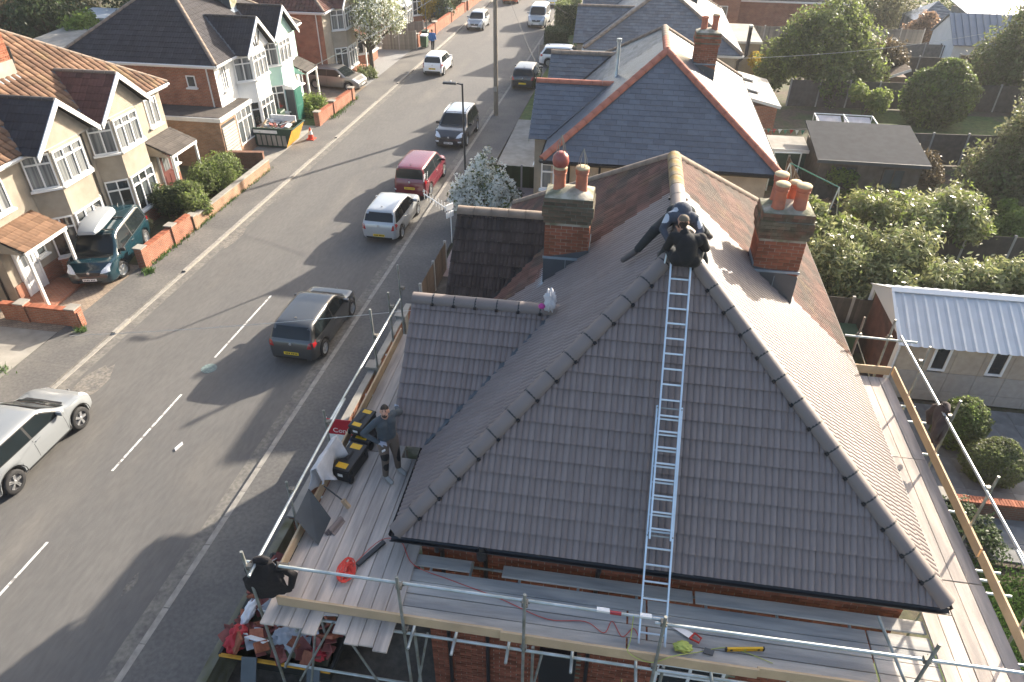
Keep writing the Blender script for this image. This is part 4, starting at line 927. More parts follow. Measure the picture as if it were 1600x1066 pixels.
def spec(L, Wd, H, wb, wr, belt, sill, hood, ws, roof, rear, tum=.30, sh=.0, nosew=.20, tailw=.13, doors=4, hoodz=None, bumpx=.0, nosez=.62, **kw):
    """ws=(top x, base x); roof=(front, back) x of the flat part; rear=(x of glass top, x of glass base, z of base)"""
    f, r = L/2, -L/2; rear = (max(rear[0], r+.16), max(rear[1], r+.10), rear[2])
    top = [(r, .50), (r+.015, .68), (r+.05, rear[2]-.06), (rear[1], rear[2]), (rear[0], H-.085), (rear[0]+.16, H-.035), (roof[1], H-.008), ((roof[0]+roof[1])/2, H), (roof[0], H-.02), (ws[0], H-.065), (ws[1], hood), (ws[1]+.1, hood-.012), ((ws[1]+f)/2, hood-.05), (f-.32, hood-.14), (f-.12, nosez+.07), (f-.03, nosez-.02), (f, .47)]
    zt = H-.135; gl = belt+.035; S = dict(L=L, W=Wd, H=H, wb=wb, wr=wr, belt=belt, sill=sill, tum=tum, sh=sh, nosew=nosew, tailw=tailw, top=top)
    xb = rear[1]+.20; xt = rear[0]+.16; fb, ft = ws[1]-.28, ws[0]-.10
    mid = (fb+xb)/2 if doors == 4 else xb+(fb-xb)*.36; mid += .12 if doors == 4 else 0
    S['surround'] = [(xb-.06, gl-.02), (fb+.05, gl-.025), (ft+.04, zt+.02), (xt-.02, zt+.02)]
    S['side'] = [[(xb, gl), (mid-.035, gl-.005), (mid-.035, zt), (xt+.03, zt)], [(mid+.035, gl-.005), (fb-.02, gl-.01), (ft, zt), (mid+.035, zt)]]
    hw = Wd/2*.95-tum*(H-.09-belt); S['screen'] = (ws[0]+.03, ws[1]-.03, hw-.10, Wd/2*.80)
    S['rear'] = (rear[2]+.03, H-.12, Wd/2*.76, hw-.06)
    tz = rear[2]
    S['tail'] = [([(Wd*.33, tz-.24), (Wd*.455, tz-.22), (Wd*.45, tz-.02), (Wd*.36, tz-.05)], 'lamp_red')]; S['tailside'] = [[(r+.10, tz-.22), (r+.30, tz-.16), (r+.26, tz-.06), (r+.12, tz-.04)]]
    S['head'] = [(Wd*.24, nosez-.04), (Wd*.42, nosez), (Wd*.41, nosez+.11), (Wd*.26, nosez+.05)]; S['headtop'] = [(f-.34, Wd*.36), (f-.12, Wd*.27), (f-.12, Wd*.38), (f-.42, Wd*.44)]
    S['grille'] = (nosez-.14, nosez-.0, Wd*.20, Wd*.24); S['pf'] = .42; S['prr'] = .50; S['badge'] = (nosez-.02, tz-.12); S['mirror'] = ws[1]-.42
    S['seams'] = [mid, fb-.02] if doors == 4 else [mid-.1, fb-.02]; S['seams'] += [xb+.02] if doors == 4 else []
    S['handles'] = [mid-.72, mid+.16] if doors == 4 else [mid+.14]; S['handles'] = [mid+.14]+([xb+.14] if doors == 4 else []); S['aerial'] = rear[0]+.35; S['roofp'] = (rear[0]+.20, ws[0]-.02, hw-.05)
    S.update(kw); return S
C_HATCH = spec(4.05, 1.75, 1.46, 2.55, .31, .92, .22, .95, (.42, 1.12), (.25, -.9), (-1.62, -1.93, .96))
C_HATCH3 = spec(3.92, 1.68, 1.46, 2.46, .30, .92, .22, .95, (.38, 1.05), (.22, -.9), (-1.58, -1.88, .97), doors=2, prr=.42, tail=[([(1.68*.34, .66), (1.68*.455, .68), (1.68*.45, .90), (1.68*.38, .90)], 'lamp_red')])
C_MPV = spec(4.08, 1.76, 1.64, 2.54, .31, .98, .22, 1.04, (.62, 1.32), (.4, -1.3), (-1.86, -1.98, 1.04), tum=.2, prr=.62, nosez=.70, tail=[([(1.76*.40, .98), (1.76*.46, .98), (1.76*.43, 1.30), (1.76*.39, 1.30)], 'lamp_clear'), ([(1.76*.38, .50), (1.76*.44, .50), (1.76*.44, .56), (1.76*.38, .56)], 'lamp_clear')])
C_SUV = spec(4.42, 1.85, 1.64, 2.64, .355, 1.02, .30, 1.06, (.42, 1.22), (.25, -1.2), (-1.80, -2.08, 1.08), tum=.3, nosez=.74, fog=[(1.85*.30, .46), (1.85*.40, .46), (1.85*.40, .54), (1.85*.30, .54)], bump=.5, mirror_black=True)
C_CROSS = spec(4.15, 1.80, 1.54, 2.60, .345, 1.0, .27, 1.02, (.32, 1.10), (.15, -1.0), (-1.62, -1.95, 1.06), tum=.34, nosez=.70, bump=.5)
C_MPV2 = spec(4.66, 1.88, 1.67, 2.76, .335, .98, .24, 1.02, (.75, 1.52), (.55, -1.5), (-2.05, -2.26, 1.02), tum=.24, nosez=.70, bump=.4, mirror_black=True)
C_SMALL = spec(3.46, 1.62, 1.46, 2.34, .29, .93, .22, .97, (.35, .98), (.2, -.8), (-1.42, -1.68, .93), prr=.56, tail=[([(1.62*.38, .62), (1.62*.45, .62), (1.62*.44, 1.0), (1.62*.39, 1.0)], 'lamp_red')], bump=.40)
C_VAN = spec(4.2, 1.78, 1.78, 2.7, .32, 1.06, .24, 1.10, (.78, 1.32), (.6, -1.6), (-2.0, -2.08, 1.10), tum=.14, nosez=.74)
UP = (SK, 1); DN = (-SK, -1)
car('car', 'pale grey crossover with black wheel arches on the road past concrete forecourt', C_CROSS, 'paint_ltgrey', (-15.88, 12.35, 0), UP, cladding=True, darkrim=True, group='cars on the street')
car('car', 'gunmetal grey five-door hatchback parked at kerb beside scaffolded house', C_HATCH, 'paint_gunmetal', (-9.98, 19.55, 0), UP, group='cars on the street')
car('car', 'silver white three-door hatchback parked behind red car', C_HATCH3, 'paint_silver', (-9.80, 28.4, 0), UP, group='cars on the street')
car('car', 'dark red tall people carrier parked near white blossom bush', C_MPV, 'paint_red', (-9.72, 33.15, 0), UP, group='cars on the street')
car('car', 'black sport utility car parked facing oncoming beside dark lamp post', C_SUV, 'paint_black', (-9.42, 40.35, 0), DN, rails=True, group='cars on the street', roofm='paint_midgrey')
car('car', 'small white city car with black tail parked on far kerb near pedestrian', C_SMALL, 'paint_whitecar', (-14.1, 54.75, 0), UP, group='cars on the street')
car('car', 'dark teal people carrier carrying a roof box on block-paved drive', C_MPV2, 'paint_teal', (-20.15, 23.0, .105), (.25, -.97), rails=True, roofbox=True, steer=-.45, group='cars on the street')
car('car', 'champagne grey hatchback parked nose-out on drive below mint house', C_HATCH, 'paint_beige', (-20.0, 48.85, .10), (1, -.12), group='cars on the street')
car('car', 'blue-grey small hatchback parked facing oncoming on left kerb', C_SMALL, 'paint_midgrey', (-14.05, 70.5, 0), DN, group='cars on the street', low=True)
car('car', 'silver van-like car parked facing oncoming by clipped hedge', C_VAN, 'paint_silver', (-8.55, 73.0, 0), DN, group='cars on the street', low=True)
car('car', 'white car parked beyond silver van at street end', C_HATCH, 'paint_whitecar', (-8.2, 83.5, 0), UP, group='cars on the street', low=True)
car('car', 'orange red car parked at far left kerb', C_HATCH, 'paint_orange', (-12.9, 84.5, 0), UP, group='cars on the street', low=True)
car('car', 'dark car half hidden behind slate gable at kerb', C_HATCH, 'paint_black', (-6.9, 52.2, .1), UP, group='cars on the street', low=True)
car('car', 'white car standing on drive by third slate house', C_HATCH, 'paint_whitecar', (-4.6, 57.8, .1), (1, 0), group='cars on the street', low=True)
car('car', 'blue car standing on forecourt of white house', C_HATCH, 'paint_blue', (-19.6, 74.6, .1), (1, .1), group='cars on the street', low=True)
# ---------------------------------------------------------------- scaffold
DZ = 4.5
SF = thing('scaffold', 'tube scaffold with grey timber decks wrapped round the re-roofed house', 'scaffold', (-4.7, 6., 0))
rs = random.Random(5)
def board(p, q, w=.222, th=.038, m='board_grey', name='board', sag=0.):
    p, q = Vector(p), Vector(q); b = MB(); n = 4
    a, u = frame(q-p); d = (q-p)
    for i in range(n):
        s, e = p+d*(i/n), p+d*((i+1)/n)
    o = MB().beam(p, q, w, th).build(name, m, SF, bevel=.004, bseg=1); return o
for i in range(9):            # left deck, boards running along the street
    x = -4.66+i*.232; far = 13.65 if x < -3.56 else 9.54
    y = 5.70+rs.uniform(-.05, .05)-(.10 if i > 5 else 0); j = rs.uniform(-.008, .008)
    if i == 4: y += .28
    if far > 10: board((x, y, DZ+j), (x+.01, y+3.88, DZ+j)); board((x+.012, y+3.90, DZ+j), (x+.015, far, DZ+j+.002))
    else: board((x, y, DZ+j), (x+.005, far, DZ+j))
for i, y in enumerate((7.28, 6.98, 6.745, 6.51, 6.275)):       # near deck, along the front
    x = -2.72; ends = [(-2.72, -1.75), (-1.22, 1.9), (1.93, 5.44)] if i == 0 else [(-2.70, .85+.3*(i % 2)), (.87+.3*(i % 2), 4.5), (4.52, 5.44)]
    for a, b in ends:
        j = rs.uniform(-.006, .006)
        board((a, y+rs.uniform(-.004, .004), DZ-.045+j), (b-.01, y+rs.uniform(-.004, .004), DZ-.045+j), m='board_weather')
for i in range(5):            # right deck
    x = 5.55+i*.232
    for a, b in ((1.0, 4.4), (4.42, 8.2), (8.22, 11.1), (11.12, 13.75)): j = rs.uniform(-.006, .006); board((x, a, DZ+j), (x+.003, b, DZ+j))
for a, b in (((-4.62, 6.07), (-1.02, 6.05)), ((-1.05, 6.02), (2.72, 6.01)), ((2.70, 6.04), (6.55, 6.06))):     # toe boards
    board((a[0], a[1], DZ+.135), (b[0], b[1], DZ+.135), w=.04, th=.215, m='toe_board', name='toe_board')
for a, b in (((-4.80, 6.15), (-4.80, 9.95)), ((-4.79, 10.), (-4.77, 13.6)), ((6.70, 1.0), (6.70, 4.8)), ((6.69, 4.82), (6.71, 8.75)), ((6.70, 8.78), (6.69, 13.9)), ((5.62, 13.86), (6.62, 13.86))):
    board((a[0], a[1], DZ+.135), (b[0], b[1], DZ+.135), w=.04, th=.215, m='toe_board', name='toe_board')
def pole(p, q, r=.0245, m='galv', name='pole'): return MB().tube(p, q, r, n=10).build(name, m, SF, smooth=True)
def coupler(p): 
    p = Vector(p); b = MB(); b.obox(p, (.045, 0, 0), (0, .04, 0), (0, 0, .045)); b.tube(p+Vector((.03, -.07, .02)), p+Vector((.03, .07, .02)), .012, n=6); b.tube(p+Vector((-.07, .03, -.02)), p+Vector((.07, .03, -.02)), .012, n=6)
    return b.build('coupler', 'coupler_steel', SF, bevel=.012)
RY, RX0, RX1, RZ = 6.08, -4.76, 6.66, 5.50
pole((-4.95, RY, RZ), (1.3, RY, RZ)); pole((1.15, RY-.06, RZ-.01), (7.2, RY-.03, RZ-.02))
pole((RX0, 5.8, RZ+.06), (RX0, 9.9, RZ+.06)); pole((RX0-.05, 9.2, RZ+.06), (RX0+.03, 13.6, RZ+.06))
pole((RX1, 1.0, RZ+.05), (RX1, 8.1, RZ+.05)); pole((RX1+.05, 7.6, RZ+.05), (RX1-.08, 13.9, RZ+.06))
pole((5.4, 13.85, RZ+.0), (6.9, 13.8, RZ+.0)); 
for x, t in ((-2.55, 5.78), (-.69, 5.78), (1.27, 5.72), (4.74, 5.95), (6.6, 5.9)):
    pole((x, RY-.10, .0), (x, RY-.10, t), m='galv_dull'); coupler((x, RY-.05, RZ)); coupler((x, RY-.05, DZ-.12))
    pole((x+.14, RY-.03, 0), (x+.14, RY-.03, DZ-.1), m='galv_dull')
for y, t in ((5.96, 5.9), (7.5, 5.75), (9.2, 5.85), (12.05, 6.25), (13.25, 5.95), (14.1, 6.2)):
    pole((RX0-.12, y, 0), (RX0-.12, y, t), m='galv_dull'); coupler((RX0-.06, y, RZ+.06))
for y, t in ((13.0, 5.95), (11.25, 5.95), (9.4, 5.85), (7.4, 5.7), (4.6, 5.9)):
    pole((RX1+.12, y, 0), (RX1+.12, y, t), m='galv_dull'); coupler((RX1+.06, y, RZ+.05))
for x in (5.72, 6.36): pole((x, 13.95, 0), (x, 13.95, 5.95), m='pole_wood' if x < 6 else 'galv_dull'); coupler((x, 13.92, RZ))
pole((5.75, 14.0, 5.3), (6.3, 13.98, 4.3), .012, m='galv_dull')
for y in (12.4, 8.6, 8.15): pole((6.55, y, DZ-.1), (7.05, y, DZ-.1)); coupler((6.85, y, DZ-.1))
# ledgers, transoms, lower lift, braces
pole((-4.9, RY-.08, DZ-.14), (6.9, RY-.08, DZ-.14)); pole((-4.9, 7.35, DZ-.14), (5.3, 7.35, DZ-.14), m='galv_dull')
for x in (-4.2, -3.2, -2.42, -1.75, -.92, .05, 1.0, 2.1, 3.2, 4.3): pole((x, 5.72, DZ-.09), (x, 7.42, DZ-.09))
pole((-4.95, 6.2, 2.5), (6.9, 6.15, 2.5)); pole((-4.9, 6.1, 2.55), (-4.9, 14, 2.55), m='galv_dull')
for a, b in (((-4.6, 6.0, 2.4), (-3.7, 5.95, 4.4)), ((-3.6, 5.95, 4.4), (-2.3, 5.95, .2)), ((-2.2, 6.05, 4.35), (-2.9, 6.1, .2)), ((-.4, 6.05, 4.3), (-.9, 6.1, .1)), ((-4.85, 5.95, .1), (-4.0, 6.05, 4.4))): pole(a, b, .02, m='galv_dull')
pole((4.9, 5.6, DZ+.05), (4.45, 6.9, DZ+.62), m='galv_dull')
for y in (6.9, 8.4, 9.9, 11.4, 12.9): pole((-4.98, y, DZ-.09), (-3.4, y, DZ-.09)); pole((5.4, y, DZ-.09), (6.95, y, DZ-.09))
MB().obox((.42, RY, RZ+.03), (.09, 0, 0), (0, .03, 0), (0, 0, .02)).build('clip', 'plastic_white', SF); MB().tube((.52, RY, RZ), (.68, RY, RZ), .029, n=10).build('tape', 'lamp_red', SF)
MB().obox((1.02, RY, RZ+.03), (.08, 0, 0), (0, .03, 0), (0, 0, .02)).build('clip', 'plastic_white', SF)
# ---------------------------------------------------------------- ladder on the hip slope
LD = thing('ladder', 'aluminium double extension ladder lying up the new hip slope', 'ladder', (1.22, 6.36, DZ))
sl_ = (MZR-MZE)/(MYA-MY0); ld = Vector((.0, 1, sl_)).normalized(); ln = Vector((0, -sl_, 1)).normalized()
F0 = Vector((1.22, 6.33, DZ-.02)); 
def ladder_section(s0, s1, hw, off, tag_):
    a = F0+ld*s0+ln*off; b = F0+ld*s1+ln*off; x = Vector((1, 0, 0))
    for s in (-1, 1): MB().beam(a+x*s*hw, b+x*s*hw, .028, .066, up=ln).build('stile', 'alu', LD, bevel=.006)
    n = int((s1-s0)/.25); me = MB().tube(-x*(hw-.01), x*(hw-.01), .016, n=8).mesh('rung', ['alu'])
    for i in range(n):
        if s0+.16+i*.25 < s1-.05: link('rung', me, LD, Matrix.Translation(a+ld*(.16+i*.25)))
ladder_section(0, 3.62, .195, .06, 0); ladder_section(1.55, 6.12, .160, .135, 1)
for s in (1.6, 3.58): MB().beam(F0+ld*s+ln*.10-Vector((.2, 0, 0)), F0+ld*s+ln*.10+Vector((.2, 0, 0)), .02, .05, up=ln).build('guide', 'galv_dull', LD)
for s in (-1, 1): MB().path([F0+ld*6.1+ln*.13+Vector((s*.16, 0, 0)), F0+ld*6.2+ln*.08+Vector((s*.23, 0, 0)), F0+ld*6.0+ln*-.05+Vector((s*.25, 0, 0))], .016, 6).build('hook', 'alu', LD)
# ---------------------------------------------------------------- tools and site things on the decks
mat('tool_black', (.02, .021, .023), .5, .1, 5); mat('tool_yellow', (.75, .42, .02), .5, .08, 5); mat('bag_white', (.66, .66, .68), .5, .1, 6, .3, 20, trans=.25); mat('bag_print', (.45, .05, .25), .6)
mat('cloth_black', (.014, .012, .013), .9, .25, 8, .5, 40); mat('cloth_brown', (.045, .034, .034), .9, .25, 8, .5, 40); mat('rope_red', (.55, .05, .035), .7, .1, 9); mat('rope_green', (.45, .5, .12), .7); mat('sign_red', (.42, .02, .035), .5, .05); mat('sign_blue', (.05, .09, .3), .5)
def toolbox(label, c, L, Wd, H, rz, stack=False):
    t = thing('toolbox', label, 'toolbox', c, rz, 'black and yellow toolboxes on the deck')
    def pb(mb, nm, m, bev=.02): me = mb.mesh(nm, [m]); o = bpy.data.objects.new(nm, me); COL.objects.link(o); o.parent = t; b = o.modifiers.new('b', 'BEVEL'); b.width = bev; b.segments = 2; return o
    pb(MB().box(-L/2, L/2, -Wd/2, Wd/2, .03, H*.68), 'body', 'tool_black'); pb(MB().box(-L/2-.015, L/2+.015, -Wd/2-.015, Wd/2+.015, H*.68, H*.88), 'lid', 'tool_black', .03)
    pb(MB().box(-L*.2, L*.2, -.045, .045, H*.88, H*.90), 'handle_well', 'car_trim', .01); pb(MB().box(-L*.16, L*.16, -.02, .02, H*.90, H*.96), 'handle', 'tool_black', .01)
    for x in (-L*.36, L*.36): pb(MB().box(x-L*.09, x+L*.09, -Wd*.3, Wd*.3, H*.875, H*.895), 'lid_panel', 'tool_yellow', .006)
    for x in (-L*.34, L*.34): pb(MB().box(x-.035, x+.035, -Wd/2-.03, -Wd/2-.005, H*.5, H*.76), 'latch', 'tool_black', .006)
    for s in (-1, 1): 
        w = pb(MB().lathe([(.07, -.02), (.075, -.015), (.075, .015), (.07, .02)], (-L/2+.05, s*(Wd/2+.01), .075), 14, axis=(0, 1, 0)), 'wheel', 'rubber', .004)
    pb(MB().box(L/2-.09, L/2-.03, -Wd*.4, Wd*.4, 0, .04), 'foot', 'tool_black', .005); pb(MB().box(-L/2-.017, -L/2-.008, -.05, .05, H*.42, H*.58), 'sticker', 'plate_white', .001)
    return t
toolbox('long black toolbox with yellow lid panels, white sticker on its end, flat on deck', (-4.47, 9.08, DZ+.02), .74, .36, .40, R(80))
toolbox('black toolbox with yellow panels under another toolbox behind standing man', (-4.42, 9.95, DZ+.02), .62, .40, .26, R(80))
toolbox('black toolbox with yellow panels stacked on top of another toolbox', (-4.50, 9.98, DZ+.27), .56, .30, .30, R(78))
def crumple(name, label, cat, c, ex, mats, seed, kids=None, amp=.35, sub=4, fr=2.2):
    bm = bmesh.new(); bmesh.ops.create_icosphere(bm, subdivisions=sub, radius=1)
    for v in bm.verts:
        n = v.co.normalized(); d = noise.fractal(n*fr+Vector((seed, 0, 0)), 1., 2., 4); e = noise.noise(n*5+Vector((0, seed, 3)))
        v.co = Vector((n.x*ex[0], n.y*ex[1], n.z*ex[2]))*(1+amp*d+amp*.35*abs(e))
    o = bm_obj(bm, name, mats, None, 70); o.location = c; tag(o, label, cat); return o
crumple('carrier_bag', 'crumpled white carrier bag with pink print resting on gable ridge', 'bag', (-.98, 11.3, 7.32), (.10, .10, .22), ['bag_white'], 4, amp=.5)
crumple('rag', 'small pink rag lying beside carrier bag on gable ridge', 'rag', (-1.12, 11.2, 7.25), (.06, .05, .05), ['bag_print'], 9)
def hung(name, label, cat, p, q, drop, m, seed, thick=.05, sleeves=True):
    """cloth slung over a rail from p to q: two draped flaps with folds"""
    p, q = Vector(p), Vector(q); b = MB(); nu, nv = 15, 17; rd = random.Random(seed); u = (q-p); side = u.cross(Vector((0, 0, 1))).normalized()
    for j in range(nv):
        t = j/(nv-1)*2-1
        for i in range(nu):
            s = i/(nu-1); a = abs(t); fold = noise.noise(Vector((s*5+seed, t*1.3, seed)))*.15*a+.045*math.sin(s*13+seed+t*2)*a
            dr = drop*(a if t > 0 else a*.7)*(1+.6*noise.noise(Vector((s*2.5, seed, t))))
            b.v.append(tuple(p+u*s+side*((.05+.07*a)*(1 if t > 0 else -1)+fold)+Vector((0, 0, .05*(1-a*a)-dr))+u*(.12*a*noise.noise(Vector((s*3, t*2, seed+5))))))
    for j in range(nv-1):
        for i in range(nu-1): a = j*nu+i; b.f.append([a, a+1, a+nu+1, a+nu]); b.m.append(0)
    root = thing(name, label, cat, tuple(p)); o = b.build('body', m, root, smooth=70); md = o.modifiers.new('s', 'SOLIDIFY'); md.thickness = thick
    if sleeves:
        for s, dx in ((.12, -.1), (.85, .1)):
            c = p+u*s+side*.1; MB().path([c+Vector((0, 0, -.05)), c+side*.1+u*dx+Vector((0, 0, -drop*.5)), c+side*.08+u*dx*1.4+Vector((0, 0, -drop*.95))], [.075, .07, .055], 10).build('sleeve', m, root, smooth=60)
    return root
def jacket(label, c, ax, m, seed, L=.8):
    """limp coat hanging off a rail: gathered shoulders, wider creased skirt, two empty sleeves"""
    c, ax = Vector(c), Vector(ax).normalized(); sd_ = ax.cross(Vector((0, 0, 1))); root = thing('jacket', label, 'jacket', tuple(c)); b = MB(); nr, ns = 22, 40
    for j in range(nr):
        t = j/(nr-1); hw = .13+.17*min(1, t*2.2)-.05*max(0, t-.75)*4*.5; dp = .07+.06*math.sin(math.pi*min(1, t*1.2))
        for i in range(ns):
            a = 2*math.pi*i/ns; f = 1+.30*noise.noise(Vector((math.cos(a)*2.2+seed, math.sin(a)*2.2, t*2.5)))+.12*noise.noise(Vector((a*2.4, t*6, seed)))
            low = .10*noise.noise(Vector((math.cos(a)*1.6, seed, 2)))*t+(.10*math.cos(a)*t)
            b.v.append(tuple(c+ax*(math.cos(a)*hw*f+.05*math.sin(t*3+seed))+sd_*(math.sin(a)*dp*f)+Vector((0, 0, .07-L*t+low))))
    for j in range(nr-1):
        for i in range(ns): b.f.append([j*ns+i, j*ns+(i+1) % ns, (j+1)*ns+(i+1) % ns, (j+1)*ns+i]); b.m.append(0)
    b.f.append(list(range(ns))); b.m.append(0); b.build('body', m, root, smooth=70)
    for s, kx in ((-1, .30), (1, .36)):
        P_ = [c+ax*s*.16+Vector((0, 0, -.02)), c+ax*s*.27-sd_*.08+Vector((0, 0, -.16)), c+ax*s*kx-sd_*.10+Vector((0, 0, -.36)), c+ax*s*(kx-.06)-sd_*.04+Vector((0, 0, -.60))]
        MB().path([P_[0], P_[0].lerp(P_[1], .5)+sd_*.02, P_[1], P_[1].lerp(P_[2], .5)-ax*.03, P_[2], P_[3]], [.07, .08, .075, .066, .07, .05], 10).build('sleeve', m, root, smooth=60)
    MB().path([c+ax*.10+Vector((0, 0, .09)), c+Vector((0, 0, .13)), c-ax*.12+Vector((0, 0, .08))], [.05, .06, .05], 8).build('collar', m, root, smooth=60)
jacket('black jacket slung over the corner of the guard rail', (-4.66, RY-.02, RZ+.02), (1, .1, 0), 'cloth_black', 3)
jacket('dark brown jacket hanging over right-hand guard rail near shrubs', (RX1+.02, 11.4, RZ+.06), (.15, 1, 0), 'cloth_brown', 8, .62)
hung('plastic_sheet', 'white plastic sheet draped down from left guard rail', 'sheet', (RX0+.03, 9.15, RZ-.25), (RX0+.03, 8.15, RZ-.12), .62, 'bag_white', 12, thick=.006, sleeves=False)
# estate agent board
SG = thing('sign_board', 'red and white estate agent board behind the guard rail', 'sign', (-5.0, 10.05, 3.2)); ya = 10.05
a_, b_ = aty(511, 661, ya), aty(580, 668, ya); zt_, zb_ = a_.z+.12, aty(540, 690, ya).z
MB().box(a_.x, b_.x+.25, ya, ya+.012, zb_+.18, zt_).build('panel', 'sign_red', SG); MB().box(a_.x, b_.x+.25, ya, ya+.012, zb_-.15, zb_+.178).build('lower_panel', 'plate_white', SG)
MB().box(a_.x-.04, a_.x+.0, ya-.01, ya+.03, 0, zt_+.03).build('post', 'plate_white', SG)
def lettering(txt, size, M, m, parent, name='lettering', ext=.002):
    c = bpy.data.curves.new(name, 'FONT'); c.body = txt; c.size = size; c.extrude = ext; t = bpy.data.objects.new('tmp', c); COL.objects.link(t)
    me = bpy.data.meshes.new_from_object(t.evaluated_get(bpy.context.evaluated_depsgraph_get())); bpy.data.objects.remove(t)
    me.materials.clear(); me.materials.append(MATS[m]); return link(name, me, parent, M)
lettering('Connells', .165, Matrix.Translation((a_.x+.10, ya-.003, zb_+.24)) @ Matrix.Rotation(R(90), 4, 'X'), 'plate_white', SG)
MB().box(a_.x+.32, a_.x+.50, ya-.004, ya-.001, zb_-.03, zb_+.10).build('mark', 'sign_blue', SG)
# spare tiles and slabs by the left toe board
st_ = thing('roofing_slab', 'dark grey sheet leaning on the left toe board', 'sheet', (-4.62, 7.7, DZ+.02))
MB().slab([(-4.78, 7.35, DZ+.52), (-4.76, 7.95, DZ+.60), (-4.42, 7.85, DZ+.03), (-4.42, 7.25, DZ+.03)], (-.02, 0, .03)).build('sheet', 'lead', st_)
for i in range(3):
    v_, f_ = tile_piece('new', *T_NEW[1:7]); me = bpy.data.meshes.new('spare_tile'); me.from_pydata(v_, [], f_); me.materials.append(MATS['tile_new'])
    o = link('spare_tile', me, None, Matrix.Translation((-4.42+.03*i, 7.50+.02*i, DZ+.05+.03*i)) @ Matrix.Rotation(R(-20), 4, 'Z') @ Matrix.Rotation(R(48), 4, 'Y')); o.modifiers.new('s', 'SOLIDIFY').thickness = .02
    tag(o, 'new grey-brown tile leaning against dark sheet on left deck', 'tile', 'spare tiles on the left deck')
hm = thing('hammer', 'wooden handled hammer propped on left deck', 'hammer', (-4.35, 8.1, DZ))
MB().tube((-4.62, 8.2, DZ+.45), (-4.25, 8.12, DZ+.2), .014, n=8).build('handle', 'dark_metal', hm); MB().obox((-4.22, 8.11, DZ+.16), (.03, 0, .02), (0, .03, 0), (-.05, 0, .09)).build('head', 'toe_board', hm)
# rope, cable, level, saw
rd = random.Random(3)
pts = [(-3.76+(.07+.05*math.sin(i*.13))*math.cos(i*.42)+.03*math.sin(i*.09), 6.80+(.16+.09*math.sin(i*.17))*math.sin(i*.42), DZ+.04+.09*abs(math.sin(i*.21))) for i in range(170)]
MB().path(pts, .011, 6).build('rope_coil', 'rope_red'); tag(bpy.data.objects['rope_coil'], 'coil of bright red rope lying on left deck', 'rope')
lv = thing('grey_bar', 'grey bar lying beside red rope coil on left deck', 'bar', (-3.5, 7.2, DZ)); MB().beam((-3.62, 6.95, DZ+.06), (-3.32, 7.48, DZ+.06), .07, .05).build('bar', 'dark_metal', lv)
def cable(name, label, m, pts, r=.006):
    P = [Vector(p) for p in pts]; Q = []
    for i in range(len(P)-1):
        for k in range(6):
            t = k/6; p0, p1, p2, p3 = P[max(i-1, 0)], P[i], P[i+1], P[min(i+2, len(P)-1)]
            Q.append(.5*((2*p1)+(-p0+p2)*t+(2*p0-5*p1+4*p2-p3)*t*t+(-p0+3*p1-3*p2+p3)*t**3))
    o = MB().path(Q+[P[-1]], r, 5).build(name, m, None, smooth=True); return tag(o, label, 'cable')
z_ = DZ-.015
cable('cable', 'thin red cable trailing along the front deck boards', 'rope_red', [(-3.7, 6.9, DZ+.06), (-3.4, 7.5, DZ+.05), (-3.05, 7.55, DZ+.03), (-2.7, 7.12, DZ+.03), (-2.0, 6.95, z_), (-1.2, 6.75, z_), (-.4, 6.5, z_), (.2, 6.55, z_), (.5, 6.4, z_), (.62, 6.62, z_), (.78, 6.38, z_), (.95, 6.55, z_), (1.05, 6.36, z_)])
cable('cord', 'yellow-green cord tied to front guard rail and trailing below', 'rope_green', [(.85, RY-.03, RZ+.03), (.86, RY-.06, 5.0), (.86, 5.97, 4.75), (1.2, 5.99, 4.55), (1.5, 6.0, 4.78), (1.9, 6.3, z_), (2.4, 6.45, z_), (3.0, 6.3, z_)])
cable('cord', 'loose end of pale cord hanging under the front deck', 'rope_green', [(.80, 5.74, 4.42), (.83, 5.72, 3.6), (.95, 5.8, 2.9)])
lv = thing('spirit_level', 'yellow spirit level lying on front deck', 'level', (2.6, 6.48, DZ)); A = Vector((2.32, 6.40, DZ+.01)); B_ = Vector((2.90, 6.50, DZ+.01))
MB().beam(A, B_, .03, .07).build('body', 'tool_yellow', lv); d_ = (B_-A)
for t in (.02, .98): MB().beam(A+d_*(t-.02), A+d_*(t+.02), .034, .074).build('end_cap', 'tool_black', lv)
for t in (.15, .5, .85): MB().beam(A+d_*(t-.03)+Vector((0, -.004, 0)), A+d_*(t+.03)+Vector((0, -.004, 0)), .03, .03).build('vial', 'tool_black' if t != .5 else 'rope_green', lv)
sw = thing('hand_saw', 'hand saw with red handle lying on front deck beside ladder', 'saw', (1.75, 6.5, DZ))
MB().slab([(1.42, 6.72, DZ+.0), (1.80, 6.50, DZ+.0), (1.86, 6.60, DZ+.0), (1.45, 6.77, DZ)], (0, 0, .004)).build('blade', 'steel', sw)
MB().path([(1.80, 6.50, DZ+.01), (1.93, 6.44, DZ+.02), (1.97, 6.52, DZ+.02), (1.88, 6.60, DZ+.01), (1.80, 6.50, DZ+.01)], .018, 6).build('handle', 'rope_red', sw)
crumple('tool_pouch', 'small heap of green and grey tools by ladder foot', 'tools', (1.68, 6.33, DZ+.03), (.13, .08, .05), ['rope_green'], 7)
o = MB().slab([(1.98, 6.30, z_), (2.13, 6.28, z_), (2.16, 6.36, z_), (2.02, 6.39, z_)], (0, 0, .02)).build('slate_offcut', 'lead'); tag(o, 'small grey tile offcut on front deck near level', 'tile')
